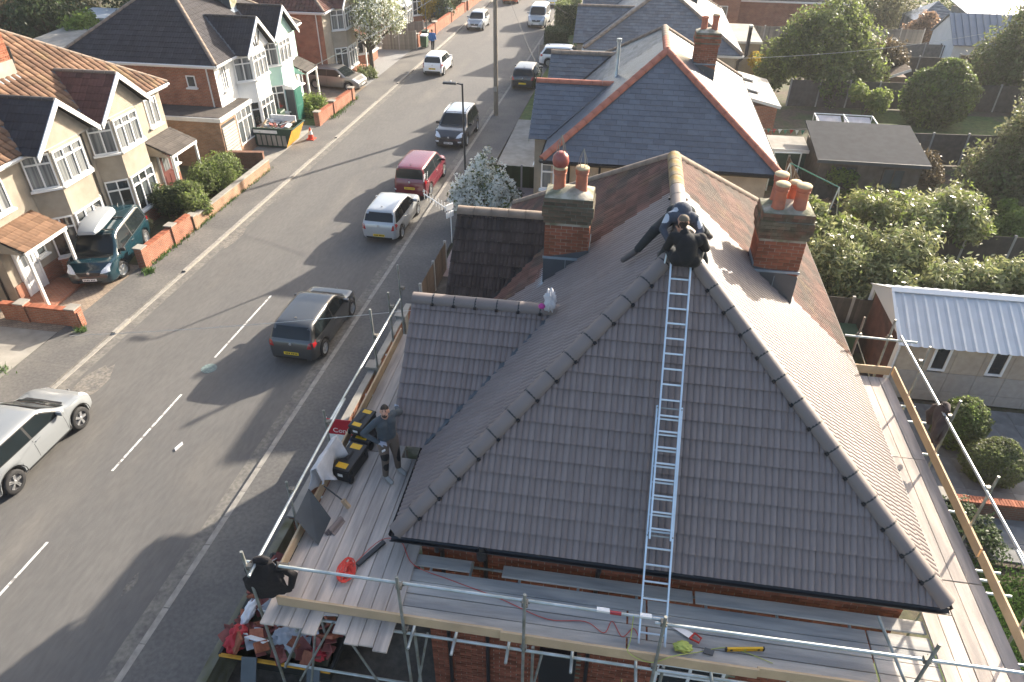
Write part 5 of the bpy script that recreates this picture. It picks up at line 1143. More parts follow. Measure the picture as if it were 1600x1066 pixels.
# ---------------------------------------------------------------- skip with rubble below the corner
SKP = thing('skip', 'open rubbish skip full of broken red tiles below scaffold corner', 'skip', (-5.7, 7.9, 0))
mat('skip_paint', (.03, .032, .03), .7, .3, 4); mat('skip_edge', (.55, .27, .03), .7, .2, 6); mat('rubble_tile', (.17, .05, .042), .85, .25, 6, island=.3); mat('rubble_red', (.42, .03, .04), .7, .15, 6); mat('rubble_grey', (.36, .37, .39), .9, .2, 6, island=.3); mat('rubble_white', (.62, .63, .65), .8, .1, 6)
X0, X1, Ya, Yb, ZT = -6.85, -4.55, 6.85, 9.3, 1.2
for pts_, nm in (([(X0+.3, Ya+.4, .12), (X1-.3, Ya+.4, .12), (X1, Ya, ZT), (X0, Ya, ZT)], 'end'), ([(X0+.3, Yb-.4, .12), (X1-.3, Yb-.4, .12), (X1, Yb, ZT), (X0, Yb, ZT)], 'end'),
                 ([(X0+.3, Ya+.4, .12), (X0+.3, Yb-.4, .12), (X0, Yb, ZT), (X0, Ya, ZT)], 'side'), ([(X1-.3, Ya+.4, .12), (X1-.3, Yb-.4, .12), (X1, Yb, ZT), (X1, Ya, ZT)], 'side')):
    c_ = sum((Vector(p) for p in pts_), Vector())/4; n_ = (Vector(((X0+X1)/2, (Ya+Yb)/2, c_.z))-c_).normalized()*.03; MB().slab(pts_, n_).build(nm, 'skip_paint', SKP)
MB().box(X0+.3, X1-.3, Ya+.4, Yb-.4, .1, .14).build('floor', 'skip_paint', SKP)
for p, q in (((X0, Ya, ZT), (X1, Ya, ZT)), ((X1, Ya, ZT), (X1, Yb, ZT)), ((X1, Yb, ZT), (X0, Yb, ZT)), ((X0, Yb, ZT), (X0, Ya, ZT))): MB().beam(p, q, .06, .05).build('rim', 'skip_edge' if p[1] == Ya and q[1] == Ya else 'skip_paint', SKP)
fill = MB(); k = 14
for j in range(k):
    for i in range(k):
        x = X0+.1+(X1-X0-.2)*i/(k-1); y = Ya+.1+(Yb-Ya-.2)*j/(k-1); fill.v.append((x, y, ZT+.02+.24*noise.noise(Vector((x*1.5, y*1.5, 1)))+.12*(1-abs(2*i/(k-1)-1))))
for j in range(k-1):
    for i in range(k-1): a = j*k+i; fill.f.append([a, a+1, a+k+1, a+k]); fill.m.append(0)
o = fill.build('rubble_heap', 'soil'); tag(o, 'heap of dusty debris filling the rubble skip', 'rubble'); o['kind'] = 'stuff'
for i in range(190):
    x, y = rd.uniform(X0+.1, X1-.1), rd.uniform(Ya+.1, Yb-.1); z = ZT+.10+.22*noise.noise(Vector((x*1.5, y*1.5, 1)))+rd.uniform(0, .12)
    m_ = rd.choice(['rubble_tile']*9+['rubble_grey']*2+['rubble_white']+['brick_red']*3); L_, W_ = (rd.uniform(.2, .42), rd.uniform(.16, .32)); 
    if m_ == 'rubble_white': L_, W_ = .45, .2
    M = Matrix.Translation((x, y, z)) @ Matrix.Rotation(rd.uniform(0, 6.3), 4, 'Z') @ Matrix.Rotation(rd.gauss(0, .4), 4, 'X') @ Matrix.Rotation(rd.gauss(0, .4), 4, 'Y')
    k1, k2 = rd.uniform(.5, 1), rd.uniform(.5, 1)
    o = MB().slab([(-L_/2, -W_/2, 0), (L_/2*k1, -W_/2, 0), (L_/2, W_/2*k2, 0), (-L_/2*.8, W_/2, 0)], (0, 0, .022 if m_ != 'brick_red' else .06)).build('tile_fragment', m_, None, M=M)
    nm = {'rubble_tile': 'broken red-brown tile lying in rubble skip', 'rubble_grey': 'grey rubble fragment lying in skip', 'rubble_white': 'white board offcut lying in rubble skip', 'brick_red': 'broken brick piece lying in rubble skip'}[m_]
    tag(o, nm, 'rubble', nm.replace(' lying', 's'))
def lump(label, p, ex, m, sd, cat='sack'): crumple('rubble_sack', label, cat, p, ex, [m], sd)
lump('bright red rubble sack at the near edge of skip', (-6.62, 7.15, 1.32), (.22, .26, .22), 'rubble_red', 3)
lump('yellow bag among skip rubble under hung jacket', (-6.2, 8.4, 1.45), (.26, .12, .12), 'tool_yellow', 5); lump('pale blue-white sack on skip rubble', (-6.6, 7.75, 1.4), (.10, .32, .1), 'rubble_white', 6)
lump('grey plastic bundle in middle of skip', (-5.6, 7.35, 1.35), (.3, .22, .14), 'rubble_grey', 7); lump('blue rag tucked beside yellow bag in skip', (-6.55, 8.75, 1.35), (.12, .1, .1), 'sign_blue', 8)
lump('crimson rag on far end of skip', (-4.9, 7.1, 1.3), (.18, .12, .1), 'rubble_red', 9)
o = MB().slab([(-6.35, 6.85, 1.28), (-6.05, 6.88, 1.28), (-5.95, 6.15, .35), (-6.25, 6.12, .35)], (0, -.03, .03)).build('plank', 'lead'); tag(o, 'dark slate-blue board leaning on skip', 'board', 'boards leaning on skip')
o = MB().slab([(-5.0, 6.85, 1.28), (-4.75, 6.88, 1.28), (-4.65, 6.15, .35), (-4.9, 6.12, .35)], (0, -.03, .03)).build('plank', 'lead'); tag(o, 'dark slate-blue board leaning on skip', 'board', 'boards leaning on skip')
o = MB().slab([(-4.3, 6.7, .1), (-4.3, 8.0, .1), (-4.25, 8.0, 1.7), (-4.25, 6.7, 1.7)], (.02, 0, 0)).build('skip_lid', 'lawn'); 
bpy.data.objects.remove(o)
# ---------------------------------------------------------------- people
mat('skin', (.42, .235, .165), .6, .06, 6, spec=.3); mat('hair', (.022, .016, .012), .8, .2, 30); mat('beard', (.05, .034, .028), .85, .2, 30)
mat('jumper', (.060, .072, .082), .95, .1, 10, .3, 60); mat('trouser_tan', (.135, .105, .085), .95, .12, 8, .3, 40); mat('boot_pale', (.30, .30, .29), .8, .15, 10)
mat('glove', (.30, .33, .40), .9, .1, 10); mat('work_black', (.013, .014, .015), .9, .15, 8, .4, 40); mat('jeans', (.022, .027, .03), .95, .15, 8, .4, 40); mat('jacket_navy', (.055, .065, .085), .9, .12, 8, .4, 30); mat('stripe', (.45, .47, .5), .8)
mat('cap_olive', (.13, .105, .075), .9, .12, 12); mat('jacket_blue', (.02, .12, .36), .8, .1, 8); mat('eye_dark', (.01, .01, .01), .3); mat('lip', (.30, .12, .10), .6); mat('trainer', (.09, .08, .075), .8)
ICO = {}
for _k in (1, 2):
    _b = bmesh.new(); bmesh.ops.create_icosphere(_b, subdivisions=_k+1, radius=1); _b.verts.ensure_lookup_table()
    ICO[_k] = (np.array([v.co[:] for v in _b.verts]), np.array([[v.index for v in f.verts] for f in _b.faces])); _b.free()
def person(name, label, bones, heads, paints, mats, voxel=.010, loc=(0, 0, 0), extra=None):
    """bones: (p, r, q, r2, material); one skin is grown over all of them by voxel union, then coloured by nearest bone."""
    mb = MB()
    def ball(c, rx, M=None):
        iv, if_ = ICO[2] if max(rx) > .03 else ICO[1]; M3 = (M.to_3x3() if M else Matrix.Identity(3)) @ Matrix.Diagonal(rx)
        k = len(mb.v); A_ = np.array(M3); mb.v += (iv @ A_.T+np.array(c)).tolist(); mb.f += (if_+k).tolist()
    segs = []
    for p, r, q, r2, m in bones:
        p, q = Vector(p), Vector(q); n = max(2, int((q-p).length/(min(r, r2)*.55))+1)
        for i in range(n+1): t = i/n; rr = r+(r2-r)*t; ball(p+(q-p)*t, (rr, rr, rr))
        segs.append((p, q, r, r2, m))
    for c, rx, M, m in heads: ball(Vector(c), rx, M); segs.append((Vector(c), Vector(c)+Vector((0, 0, .001)), sum(rx)/3, sum(rx)/3, m))
    me = bpy.data.meshes.new('body'); me.from_pydata(mb.v, [], mb.f); o = bpy.data.objects.new('tmp', me); COL.objects.link(o)
    md = o.modifiers.new('r', 'REMESH'); md.mode = 'VOXEL'; md.voxel_size = voxel; sm = o.modifiers.new('s', 'SMOOTH'); sm.factor = .5; sm.iterations = 4
    dg = bpy.context.evaluated_depsgraph_get(); dg.update(); nm = bpy.data.meshes.new_from_object(o.evaluated_get(dg)); bpy.data.objects.remove(o); nm.name = 'body'
    nm.materials.clear()
    for m in mats: nm.materials.append(MATS[m])
    n = len(nm.polygons); cen = np.empty(n*3); nm.polygons.foreach_get('center', cen); cen = cen.reshape(-1, 3); best = np.full(n, 9.); idx = np.zeros(n, int)
    for p, q, r, r2, m in segs:
        p_, d_ = np.array(p), np.array(q-p); L2 = max(d_@d_, 1e-9); t = np.clip((cen-p_)@d_/L2, 0, 1); dist = np.linalg.norm(cen-(p_+t[:, None]*d_), axis=1)-(r+(r2-r)*t)
        w = dist < best; best[w] = dist[w]; idx[w] = mats.index(m)
    for c, r, m, only in paints:
        r3 = np.array(r if isinstance(r, (tuple, list)) else (r, r, r)); w = (((cen-np.array(c))/r3)**2).sum(1) < 1
        if only: w &= idx == mats.index(only)
        idx[w] = mats.index(m)
    nm.polygons.foreach_set('material_index', idx.astype(np.int32)); nm.polygons.foreach_set('use_smooth', [True]*n)
    root = thing(name, label, 'person', loc); b = link('body', nm, root)
    if extra: extra(root)
    return root
def basis(f):
    f = Vector(f).normalized(); up = Vector((0, 0, 1)); l = up.cross(f).normalized(); u = f.cross(l).normalized(); return f, l, u
def head(c, f, skin='skin', hair='hair', cap=None, beard=False, hood=None):
    """skull, jaw, nose, ears; returns shapes and paint for a head whose face points along f"""
    c = Vector(c); f, l, u = basis(f); M = Matrix((l, f, u)).transposed().to_4x4(); B = []; H_ = []; P = []
    H_.append((c+u*.02, (.077, .095, .105), M, skin)); H_.append((c-u*.055+f*.025, (.058, .068, .07), M, skin))
    B.append((c+f*.092-u*.005, .012, c+f*.112-u*.035, .016, skin))
    for s in (-1, 1): H_.append((c+l*s*.078-u*.01-f*.005, (.012, .022, .034), M, skin))
    if cap:
        H_.append((c+u*.05-f*.01, (.086, .104, .082), M, cap)); B.append((c+f*.09+u*.06-l*.05, .012, c+f*.155+u*.045-l*.03, .010, cap)); B.append((c+f*.09+u*.06+l*.05, .012, c+f*.155+u*.045+l*.03, .010, cap)); B.append((c+f*.09+u*.065, .014, c+f*.165+u*.047, .010, cap)); P.append((c-f*.06-u*.04, (.09, .09, .06), hair, skin))
    else: P += [(c+u*.095-f*.01, (.11, .11, .055), hair, skin), (c-f*.055+u*.035, (.1, .075, .09), hair, skin)]
    for s in (-1, 1): P.append((c+f*.092+l*s*.032+u*.012, .013, 'eye_dark', skin)); P.append((c+f*.094+l*s*.034+u*.034, (.02, .012, .006), hair, skin))
    if beard: P += [(c-u*.085+f*.05, (.068, .068, .038), 'beard', skin), (c+f*.088-u*.052, (.035, .03, .008), 'beard', skin)]
    P.append((c+f*.095-u*.066, (.024, .02, .008), 'lip', skin)); return B, H_, P
def hand(w, d, n, m='skin', curl=.35, s=1.):
    """w wrist, d pointing direction, n palm normal; palm, four unequal fingers with knuckle bend and a thumb off the side"""
    w, d, n = Vector(w), Vector(d).normalized(), Vector(n).normalized(); n = (n-d*n.dot(d)).normalized(); a = d.cross(n); B = []
    for i in (-1, 0, 1): B.append((w+a*i*.02*s, .020*s, w+d*.08*s+a*i*.026*s, .017*s, m))
    for i, L in enumerate((.068, .078, .073, .058)):
        o = w+d*.085*s+a*(-.036+.024*i)*s; k = o+(d*math.cos(curl)+n*math.sin(curl))*L*.5*s; e = k+(d*math.cos(curl*2.6)+n*math.sin(curl*2.6))*L*.5*s
        B += [(o, .0105*s, k, .0095*s, m), (k, .0095*s, e, .008*s, m)]
    t0 = w+d*.025*s-a*.03*s; t1 = t0+(d*.6-a*.7+n*.25).normalized()*.04*s; t2 = t1+(d*.85-a*.3+n*.3).normalized()*.032*s
    return B+[(t0, .015*s, t1, .012*s, m), (t1, .012*s, t2, .0095*s, m)]
# man standing on the left deck, one hand on his hip, the other on the eave
F, Lf, U = basis((.75, -.66, 0)); O = Vector((-3.66, 9.06, DZ+.02))
def W_(l, f, z): return O+Lf*l+F*f+Vector((0, 0, z))
hc = W_(-.02, .07, 1.66); hb, hh, hp = head(hc, (.18, -.86, .40), beard=True)
B = hb+[(W_(.10, 0, .93), .115, W_(.13, .03, .52), .078, 'trouser_tan'), (W_(.13, .03, .52), .075, W_(.16, -.02, .12), .058, 'trouser_tan'), (W_(-.10, 0, .93), .115, W_(-.12, .05, .52), .078, 'trouser_tan'), (W_(-.12, .05, .52), .075, W_(-.14, .02, .12), .058, 'trouser_tan'),
    (W_(.16, -.03, .06), .05, W_(.19, .17, .045), .042, 'boot_pale'), (W_(-.14, .01, .06), .05, W_(-.13, .21, .045), .042, 'boot_pale'),
    (W_(.09, 0, .95), .11, W_(-.09, 0, .95), .11, 'trouser_tan'), (W_(.06, 0, 1.05), .125, W_(-.06, 0, 1.05), .125, 'jumper'), (W_(.05, .0, 1.1), .122, W_(.085, .0, 1.34), .125, 'jumper'), (W_(-.05, .0, 1.1), .122, W_(-.085, .0, 1.34), .125, 'jumper'), (W_(.13, -.01, 1.42), .085, W_(-.13, -.01, 1.42), .085, 'jumper'),
    (W_(0, 0, 1.44), .065, W_(-.01, .035, 1.56), .056, 'skin'),
    (W_(-.19, -.01, 1.43), .072, W_(-.40, -.12, 1.21), .056, 'jumper'), (W_(-.40, -.12, 1.21), .054, W_(-.23, .06, 1.03), .042, 'jumper'),
    (W_(.19, -.01, 1.43), .072, Vector((-3.52, 9.50, 5.74)), .056, 'jumper'), (Vector((-3.52, 9.50, 5.74)), .054, Vector((-3.66, 9.72, 5.64)), .042, 'jumper')]
B += hand(W_(-.21, .08, 1.01), F*.5+Lf*.8-U*.25, -U, 'glove', .3) + hand(Vector((-3.67, 9.74, 5.63)), (-.3, .9, -.1), -U, 'glove', .3)
MAN = person('person', 'bearded man in grey jumper and tan work trousers standing on left deck, hand on hip', B, hh, hp+[(W_(-.14, .09, .62), (.09, .07, .09), 'work_black', 'trouser_tan'), (W_(-.13, .10, .36), (.07, .07, .10), 'work_black', 'trouser_tan'), (W_(.17, .08, .5), (.08, .07, .2), 'work_black', 'trouser_tan')],
    ['skin', 'hair', 'beard', 'eye_dark', 'lip', 'jumper', 'trouser_tan', 'boot_pale', 'glove', 'work_black'], .009, tuple(O), extra=lambda r: MB().obox(W_(-.17, .13, .83), Lf*.035, F*.01, U*.02).build('phone', 'plate_white', r, bevel=.004))
# worker sitting at the ladder head, back to the street end
def Q(x, y, z): return Vector((x, y, z))
hb, hh, hp = head(Q(1.18, 10.70, 9.40), (-.12, .80, -.40), cap='cap_olive')
B = hb+[(Q(1.16, 10.48, 8.86), .13, Q(1.40, 10.48, 8.86), .13, 'work_black'), (Q(1.28, 10.48, 8.92), .17, Q(1.27, 10.56, 9.10), .185, 'work_black'), (Q(1.13, 10.58, 9.16), .11, Q(1.42, 10.58, 9.16), .11, 'work_black'), (Q(1.24, 10.60, 9.22), .085, Q(1.21, 10.63, 9.28), .07, 'work_black'), (Q(1.21, 10.63, 9.26), .06, Q(1.18, 10.66, 9.34), .056, 'skin'),
    (Q(1.05, 10.6, 9.20), .082, Q(.97, 10.66, 8.96), .066, 'work_black'), (Q(.97, 10.66, 8.96), .062, Q(1.06, 10.92, 8.92), .046, 'work_black'), (Q(1.49, 10.6, 9.20), .082, Q(1.60, 10.68, 8.98), .066, 'work_black'), (Q(1.60, 10.68, 8.98), .062, Q(1.45, 10.93, 8.94), .046, 'work_black'),
    (Q(1.14, 10.5, 8.83), .115, Q(1.0, 10.88, 8.86), .08, 'jeans'), (Q(1.0, 10.88, 8.86), .078, Q(.93, 10.98, 8.62), .06, 'jeans'), (Q(1.42, 10.5, 8.83), .115, Q(1.55, 10.88, 8.86), .08, 'jeans'), (Q(1.55, 10.88, 8.86), .078, Q(1.66, 10.98, 8.60), .06, 'jeans'), (Q(1.68, 11.0, 8.56), .05, Q(1.70, 11.14, 8.56), .042, 'trainer'), (Q(.91, 11.0, 8.58), .05, Q(.9, 11.14, 8.58), .042, 'trainer')]
B += hand(Q(1.07, 10.95, 8.93), (.5, .8, -.2), (0, 0, -1), 'skin')+hand(Q(1.44, 10.96, 8.95), (-.5, .8, -.2), (0, 0, -1), 'skin')
person('person', 'worker in black with olive cap seated at the ladder head, back turned', B, hh, hp, ['skin', 'hair', 'eye_dark', 'lip', 'cap_olive', 'work_black', 'jeans', 'trainer'], .010, (1.28, 10.48, 8.7))
# worker astride the ridge bending forward
hb, hh, hp = head(Q(1.20, 11.18, 9.10), (.05, -.55, -.83))
B = hb+[(Q(1.12, 11.92, 9.02), .14, Q(1.36, 11.92, 9.02), .14, 'jeans'), (Q(1.24, 11.86, 9.08), .17, Q(1.22, 11.62, 9.17), .18, 'jacket_navy'), (Q(1.08, 11.50, 9.12), .115, Q(1.38, 11.50, 9.12), .115, 'jacket_navy'), (Q(1.22, 11.42, 9.14), .07, Q(1.21, 11.28, 9.12), .06, 'skin'),
    (Q(1.02, 11.50, 9.12), .085, Q(.92, 11.36, 8.94), .068, 'jacket_navy'), (Q(.92, 11.36, 8.94), .064, Q(1.02, 11.14, 8.84), .048, 'jacket_navy'), (Q(1.44, 11.50, 9.12), .085, Q(1.56, 11.38, 8.95), .068, 'jacket_navy'), (Q(1.56, 11.38, 8.95), .064, Q(1.42, 11.14, 8.86), .048, 'jacket_navy'),
    (Q(1.12, 11.88, 8.98), .13, Q(.80, 11.50, 8.84), .10, 'jeans'), (Q(.80, 11.50, 8.84), .098, Q(.55, 11.50, 8.46), .072, 'jeans'), (Q(.50, 11.52, 8.38), .06, Q(.30, 11.40, 8.26), .05, 'trainer'),
    (Q(1.38, 11.88, 8.98), .12, Q(1.66, 11.90, 8.72), .085, 'jeans'), (Q(1.66, 11.90, 8.72), .082, Q(1.80, 12.25, 8.50), .06, 'jeans'), (Q(1.81, 12.28, 8.47), .055, Q(1.9, 12.36, 8.38), .045, 'trainer')]
B += hand(Q(1.04, 11.11, 8.83), (.3, -.8, -.1), (0, 0, -1), 'glove')+hand(Q(1.40, 11.11, 8.85), (-.3, -.8, -.1), (0, 0, -1), 'glove')
person('person', 'worker in navy jacket with pale sleeve stripes astride the ridge, bending forward, leg out', B, hh, hp+[(Q(.95, 11.44, 9.08), (.07, .08, .12), 'stripe', 'jacket_navy'), (Q(1.53, 11.44, 9.06), (.05, .12, .12), 'stripe', 'jacket_navy'), (Q(1.22, 11.8, 9.26), (.17, .14, .05), 'stripe', 'jacket_navy'), (Q(1.05, 11.52, 9.24), (.14, .05, .05), 'stripe', 'jacket_navy')],
    ['skin', 'hair', 'eye_dark', 'lip', 'jeans', 'jacket_navy', 'trainer', 'glove', 'stripe'], .010, (1.24, 11.9, 8.85))
# pedestrian
F, Lf, U = basis((.05, 1, 0)); O = Vector((-15.45, 60.2, .10)) if False else Vector((-15.9, 60.2, .10)); hb, hh, hp = head(W_(0, .03, 1.6), (.05, 1, 0))
B = hb+[(W_(.09, 0, .9), .105, W_(.10, .12, .5), .07, 'jeans'), (W_(.10, .12, .5), .068, W_(.1, .05, .1), .05, 'jeans'), (W_(-.09, 0, .9), .105, W_(-.10, -.02, .5), .07, 'jeans'), (W_(-.10, -.02, .5), .068, W_(-.1, -.25, .16), .05, 'jeans'), (W_(.1, .04, .06), .045, W_(.1, .2, .05), .04, 'trainer'), (W_(-.1, -.27, .10), .045, W_(-.1, -.12, .04), .04, 'trainer'),
    (W_(.08, 0, .92), .13, W_(-.08, 0, .92), .13, 'jacket_blue'), (W_(.08, 0, 1.0), .14, W_(.09, 0, 1.32), .14, 'jacket_blue'), (W_(-.08, 0, 1.0), .14, W_(-.09, 0, 1.32), .14, 'jacket_blue'), (W_(.14, 0, 1.38), .085, W_(-.14, 0, 1.38), .085, 'jacket_blue'), (W_(0, 0, 1.4), .06, W_(0, .02, 1.52), .055, 'skin'),
    (W_(.2, 0, 1.38), .075, W_(.27, -.1, 1.1), .06, 'jacket_blue'), (W_(.27, -.1, 1.1), .055, W_(.26, .02, .86), .045, 'jacket_blue'), (W_(-.2, 0, 1.38), .075, W_(-.27, 0, 1.1), .06, 'jacket_blue'), (W_(-.27, 0, 1.1), .055, W_(-.25, .16, .9), .045, 'jacket_blue')]
B += hand(W_(.26, .04, .83), (0, .2, -1), Lf*-1, 'skin')+hand(W_(-.25, .18, .87), (0, .4, -1), Lf, 'skin')
person('person', 'pedestrian in bright blue jacket walking away on far pavement', B, hh, hp, ['skin', 'hair', 'eye_dark', 'lip', 'jeans', 'jacket_blue', 'trainer'], .014, tuple(O))
# ---------------------------------------------------------------- foliage
def leafmat(name, c, isl=.35, tr=.48, rough=.55): return mat(name, c, rough, .15, .9, island=isl, trans=tr, spec=.35)
leafmat('leaf_mid', (.135, .165, .062)); leafmat('leaf_dark', (.055, .08, .036)); leafmat('leaf_bright', (.17, .235, .055)); leafmat('leaf_olive', (.165, .165, .085)); leafmat('leaf_grey', (.15, .16, .10)); leafmat('leaf_bamboo', (.26, .27, .12), .4, .3, .35)
leafmat('leaf_brown', (.10, .078, .045)); leafmat('leaf_yellow', (.36, .27, .04)); leafmat('leaf_lime', (.19, .24, .06)); leafmat('petal_white', (.82, .83, .78), .1, .45); leafmat('leaf_spiky', (.13, .17, .05), .3, .2); leafmat('leaf_pink', (.30, .20, .13), .3); leafmat('leaf_spring', (.26, .29, .15), .3)
def leaves(name, blobs, n, size, m, parent, seed=0, lump=.25, shell=.55, aspect=1.7, up=.3):
    """n leaf faces spread through lumpy blobs (centre, radii), denser towards the outside"""
    rg = np.random.default_rng(seed); C_ = np.array([b[0] for b in blobs], float); Rr = np.array([b[1] if isinstance(b[1], (tuple, list)) else (b[1],)*3 for b in blobs], float)
    w = (Rr.prod(1))**(2/3); bi = rg.choice(len(blobs), n, p=w/w.sum()); d = rg.normal(size=(n, 3)); d /= np.linalg.norm(d, axis=1)[:, None]
    ph = rg.uniform(0, 6.3, (len(blobs), 6)); q = ph[bi]
    lum = 1+lump*(np.sin(d[:, 0]*4.1+q[:, 0])*np.sin(d[:, 1]*4.7+q[:, 1])+.6*np.sin(d[:, 2]*6.3+q[:, 2])*np.sin(d[:, 0]*7.1+q[:, 3])+.45*np.sin(d[:, 1]*11+q[:, 4])*np.sin(d[:, 2]*12+q[:, 5]))
    rad = (shell+(1-shell)*rg.uniform(0, 1, n)**.6)*lum
    p = C_[bi]+d*Rr[bi]*rad[:, None]; keep = p[:, 2] > .08; p, d = p[keep], d[keep]; n = len(p)
    nrm = d*.6+rg.normal(size=(n, 3))*.7; nrm[:, 2] += up; nrm /= np.linalg.norm(nrm, axis=1)[:, None]
    t = np.cross(nrm, rg.normal(size=(n, 3))); t /= np.linalg.norm(t, axis=1)[:, None]+1e-9; b = np.cross(nrm, t); s = size*rg.uniform(.6, 1.3, n)[:, None]
    v = np.stack([p-t*s*aspect*.5, p-b*s*.42+t*s*.05, p+t*s*aspect*.5, p+b*s*.42+t*s*.05], 1).reshape(-1, 3)
    return quads(name, v, m, parent)
def quads(name, v, m, parent):
    n = len(v)//4; me = bpy.data.meshes.new(name); me.vertices.add(n*4); me.vertices.foreach_set('co', v.astype(np.float32).ravel()); me.loops.add(n*4); me.loops.foreach_set('vertex_index', np.arange(n*4, dtype=np.int32))
    me.polygons.add(n); me.polygons.foreach_set('loop_start', np.arange(0, n*4, 4, dtype=np.int32)); me.polygons.foreach_set('loop_total', np.full(n, 4, np.int32)); me.update(calc_edges=True); me.materials.append(MATS[m]); return link(name, me, parent)
def plant(name, label, cat, base, blobs, n, size, m, seed=0, trunk=.0, bark='bark', group=None, second=None, limbs=5, **kw):
    base = Vector(base); root = thing(name, label, cat, tuple(base), group=group); rd_ = random.Random(seed)
    bl = [((base.x+c[0], base.y+c[1], base.z+c[2]), r) for c, r in blobs]; leaves('crown' if trunk else 'foliage', bl, n, size, m, root, seed, **kw)
    if second: leaves('blossom' if 'petal' in second[0] else 'young_leaves', bl, second[1], second[2], second[0], root, seed+77, shell=.8, **{k_: v_ for k_, v_ in kw.items() if k_ != 'shell'})
    top = max(b[0][2] for b in bl)
    if trunk:
        c = Vector(bl[0][0]); pts = [base, base+(c-base)*.35+Vector((rd_.uniform(-.1, .1), rd_.uniform(-.1, .1), 0)), base+(c-base)*.75, c]; t = MB().path(pts, [trunk*1.25, trunk, trunk*.75, trunk*.45], 9)
        for b in bl[:limbs]: q = Vector(b[0]); mid = pts[1]+(q-pts[1])*.5+Vector((rd_.uniform(-.2, .2), rd_.uniform(-.2, .2), .1)); t.path([pts[1], mid, q, q+Vector((rd_.uniform(-.4, .4), rd_.uniform(-.4, .4), .4))], [trunk*.7, trunk*.45, trunk*.28, trunk*.1], 6)
        t.build('trunk', bark, root, smooth=60)
    else:
        t = MB()
        for i in range(7): a = rd_.uniform(0, 6.3); e = Vector(rd_.choice(bl)[0]); t.path([base+Vector((math.cos(a)*.1, math.sin(a)*.1, 0)), base+(e-base)*.5+Vector((math.cos(a)*.1, math.sin(a)*.1, .1)), e], [.03, .022, .01], 5)
        t.build('stems', bark, root)
    return root
def rblobs(sx, sy, z0, z1, n, r, seed):
    rd_ = random.Random(seed); out = []
    for i in range(n): a = rd_.uniform(0, 6.28); q = math.sqrt(rd_.random()); t = rd_.random(); out.append(((math.cos(a)*q*sx, math.sin(a)*q*sy, z0+(z1-z0)*t), r*rd_.uniform(.7, 1.25)*(1.1-.35*t)))
    return out
G = 'trees and shrubs in the gardens'
# left side
plant('shrub', 'dark glossy evergreen shrub between bay window and brick wall', 'shrub', (-20.0, 27.3, .06), rblobs(.75, .9, .5, 1.2, 9, .6, 1), 7000, .085, 'leaf_dark', 1, second=('leaf_mid', 1500, .08))
plant('shrub', 'loose mid-green shrub behind brick wall beside dark evergreen', 'shrub', (-18.95, 27.6, .06), rblobs(.5, .8, .5, 1.3, 9, .5, 2), 6500, .075, 'leaf_mid', 2, second=('leaf_bright', 1800, .07))
plant('hedge', 'bushy sunlit hedge standing behind tan garden wall near porch', 'hedge', (-19.25, 30.6, .06), rblobs(.6, 1.3, .6, 1.25, 13, .62, 3), 11000, .075, 'leaf_mid', 3, second=('leaf_bright', 4000, .07))
plant('shrub', 'twiggy low shrub under bay behind roof-box car', 'shrub', (-20.6, 25.6, .06), rblobs(.5, .5, .2, .5, 5, .35, 4), 1500, .06, 'leaf_olive', 4)
plant('shrub', 'small bright shrub behind brick wall in front of mint house', 'shrub', (-19.4, 43.3, .06), rblobs(.5, 1.0, .4, .9, 7, .5, 5), 4000, .08, 'leaf_bright', 5, second=('leaf_lime', 1000, .08))
plant('shrub', 'low grassy shrub at foot of blossom tree', 'shrub', (-18.9, 51.6, .06), rblobs(.7, .9, .2, .5, 6, .4, 6), 2500, .08, 'leaf_mid', 6)
plant('blossom_tree', 'pale blossoming street tree in front of red brick house', 'tree', (-18.75, 52.9, .08), [((0, .5, 4.6), 1.5), ((-1.2, 1.2, 4.2), 1.2), ((1.3, .8, 4.3), 1.3), ((.2, 0, 3.3), 1.2), ((-.6, 1.8, 5.6), 1.2), ((.9, 1.4, 5.6), 1.2), ((.3, -.9, 4.2), 1.0), ((1.9, 1.2, 3.4), .8), ((-1.6, .2, 3.4), .8)], 8500, .11, 'leaf_spring', 7, trunk=.15, second=('petal_white', 5200, .10), lump=.35, shell=.25, limbs=9)
plant('conifer', 'dark conifer by brick wall before far houses', 'tree', (-17.9, 72.4, .06), [((0, 0, 1.0), 1.1), ((0, 0, 2.0), .95), ((0, 0, 3.0), .6)], 3500, .12, 'leaf_dark', 8, trunk=.1)
plant('shrub', 'yellow flowering shrub on forecourt of white house', 'shrub', (-19.0, 71.6, .06), rblobs(.7, .7, .9, 2.2, 6, .7, 9), 2600, .12, 'leaf_yellow', 9)
plant('hedge', 'green hedge behind far brick wall on left', 'hedge', (-17.5, 80.5, .06), rblobs(.8, 2.2, .6, 1.3, 8, .7, 10), 3200, .13, 'leaf_mid', 10)
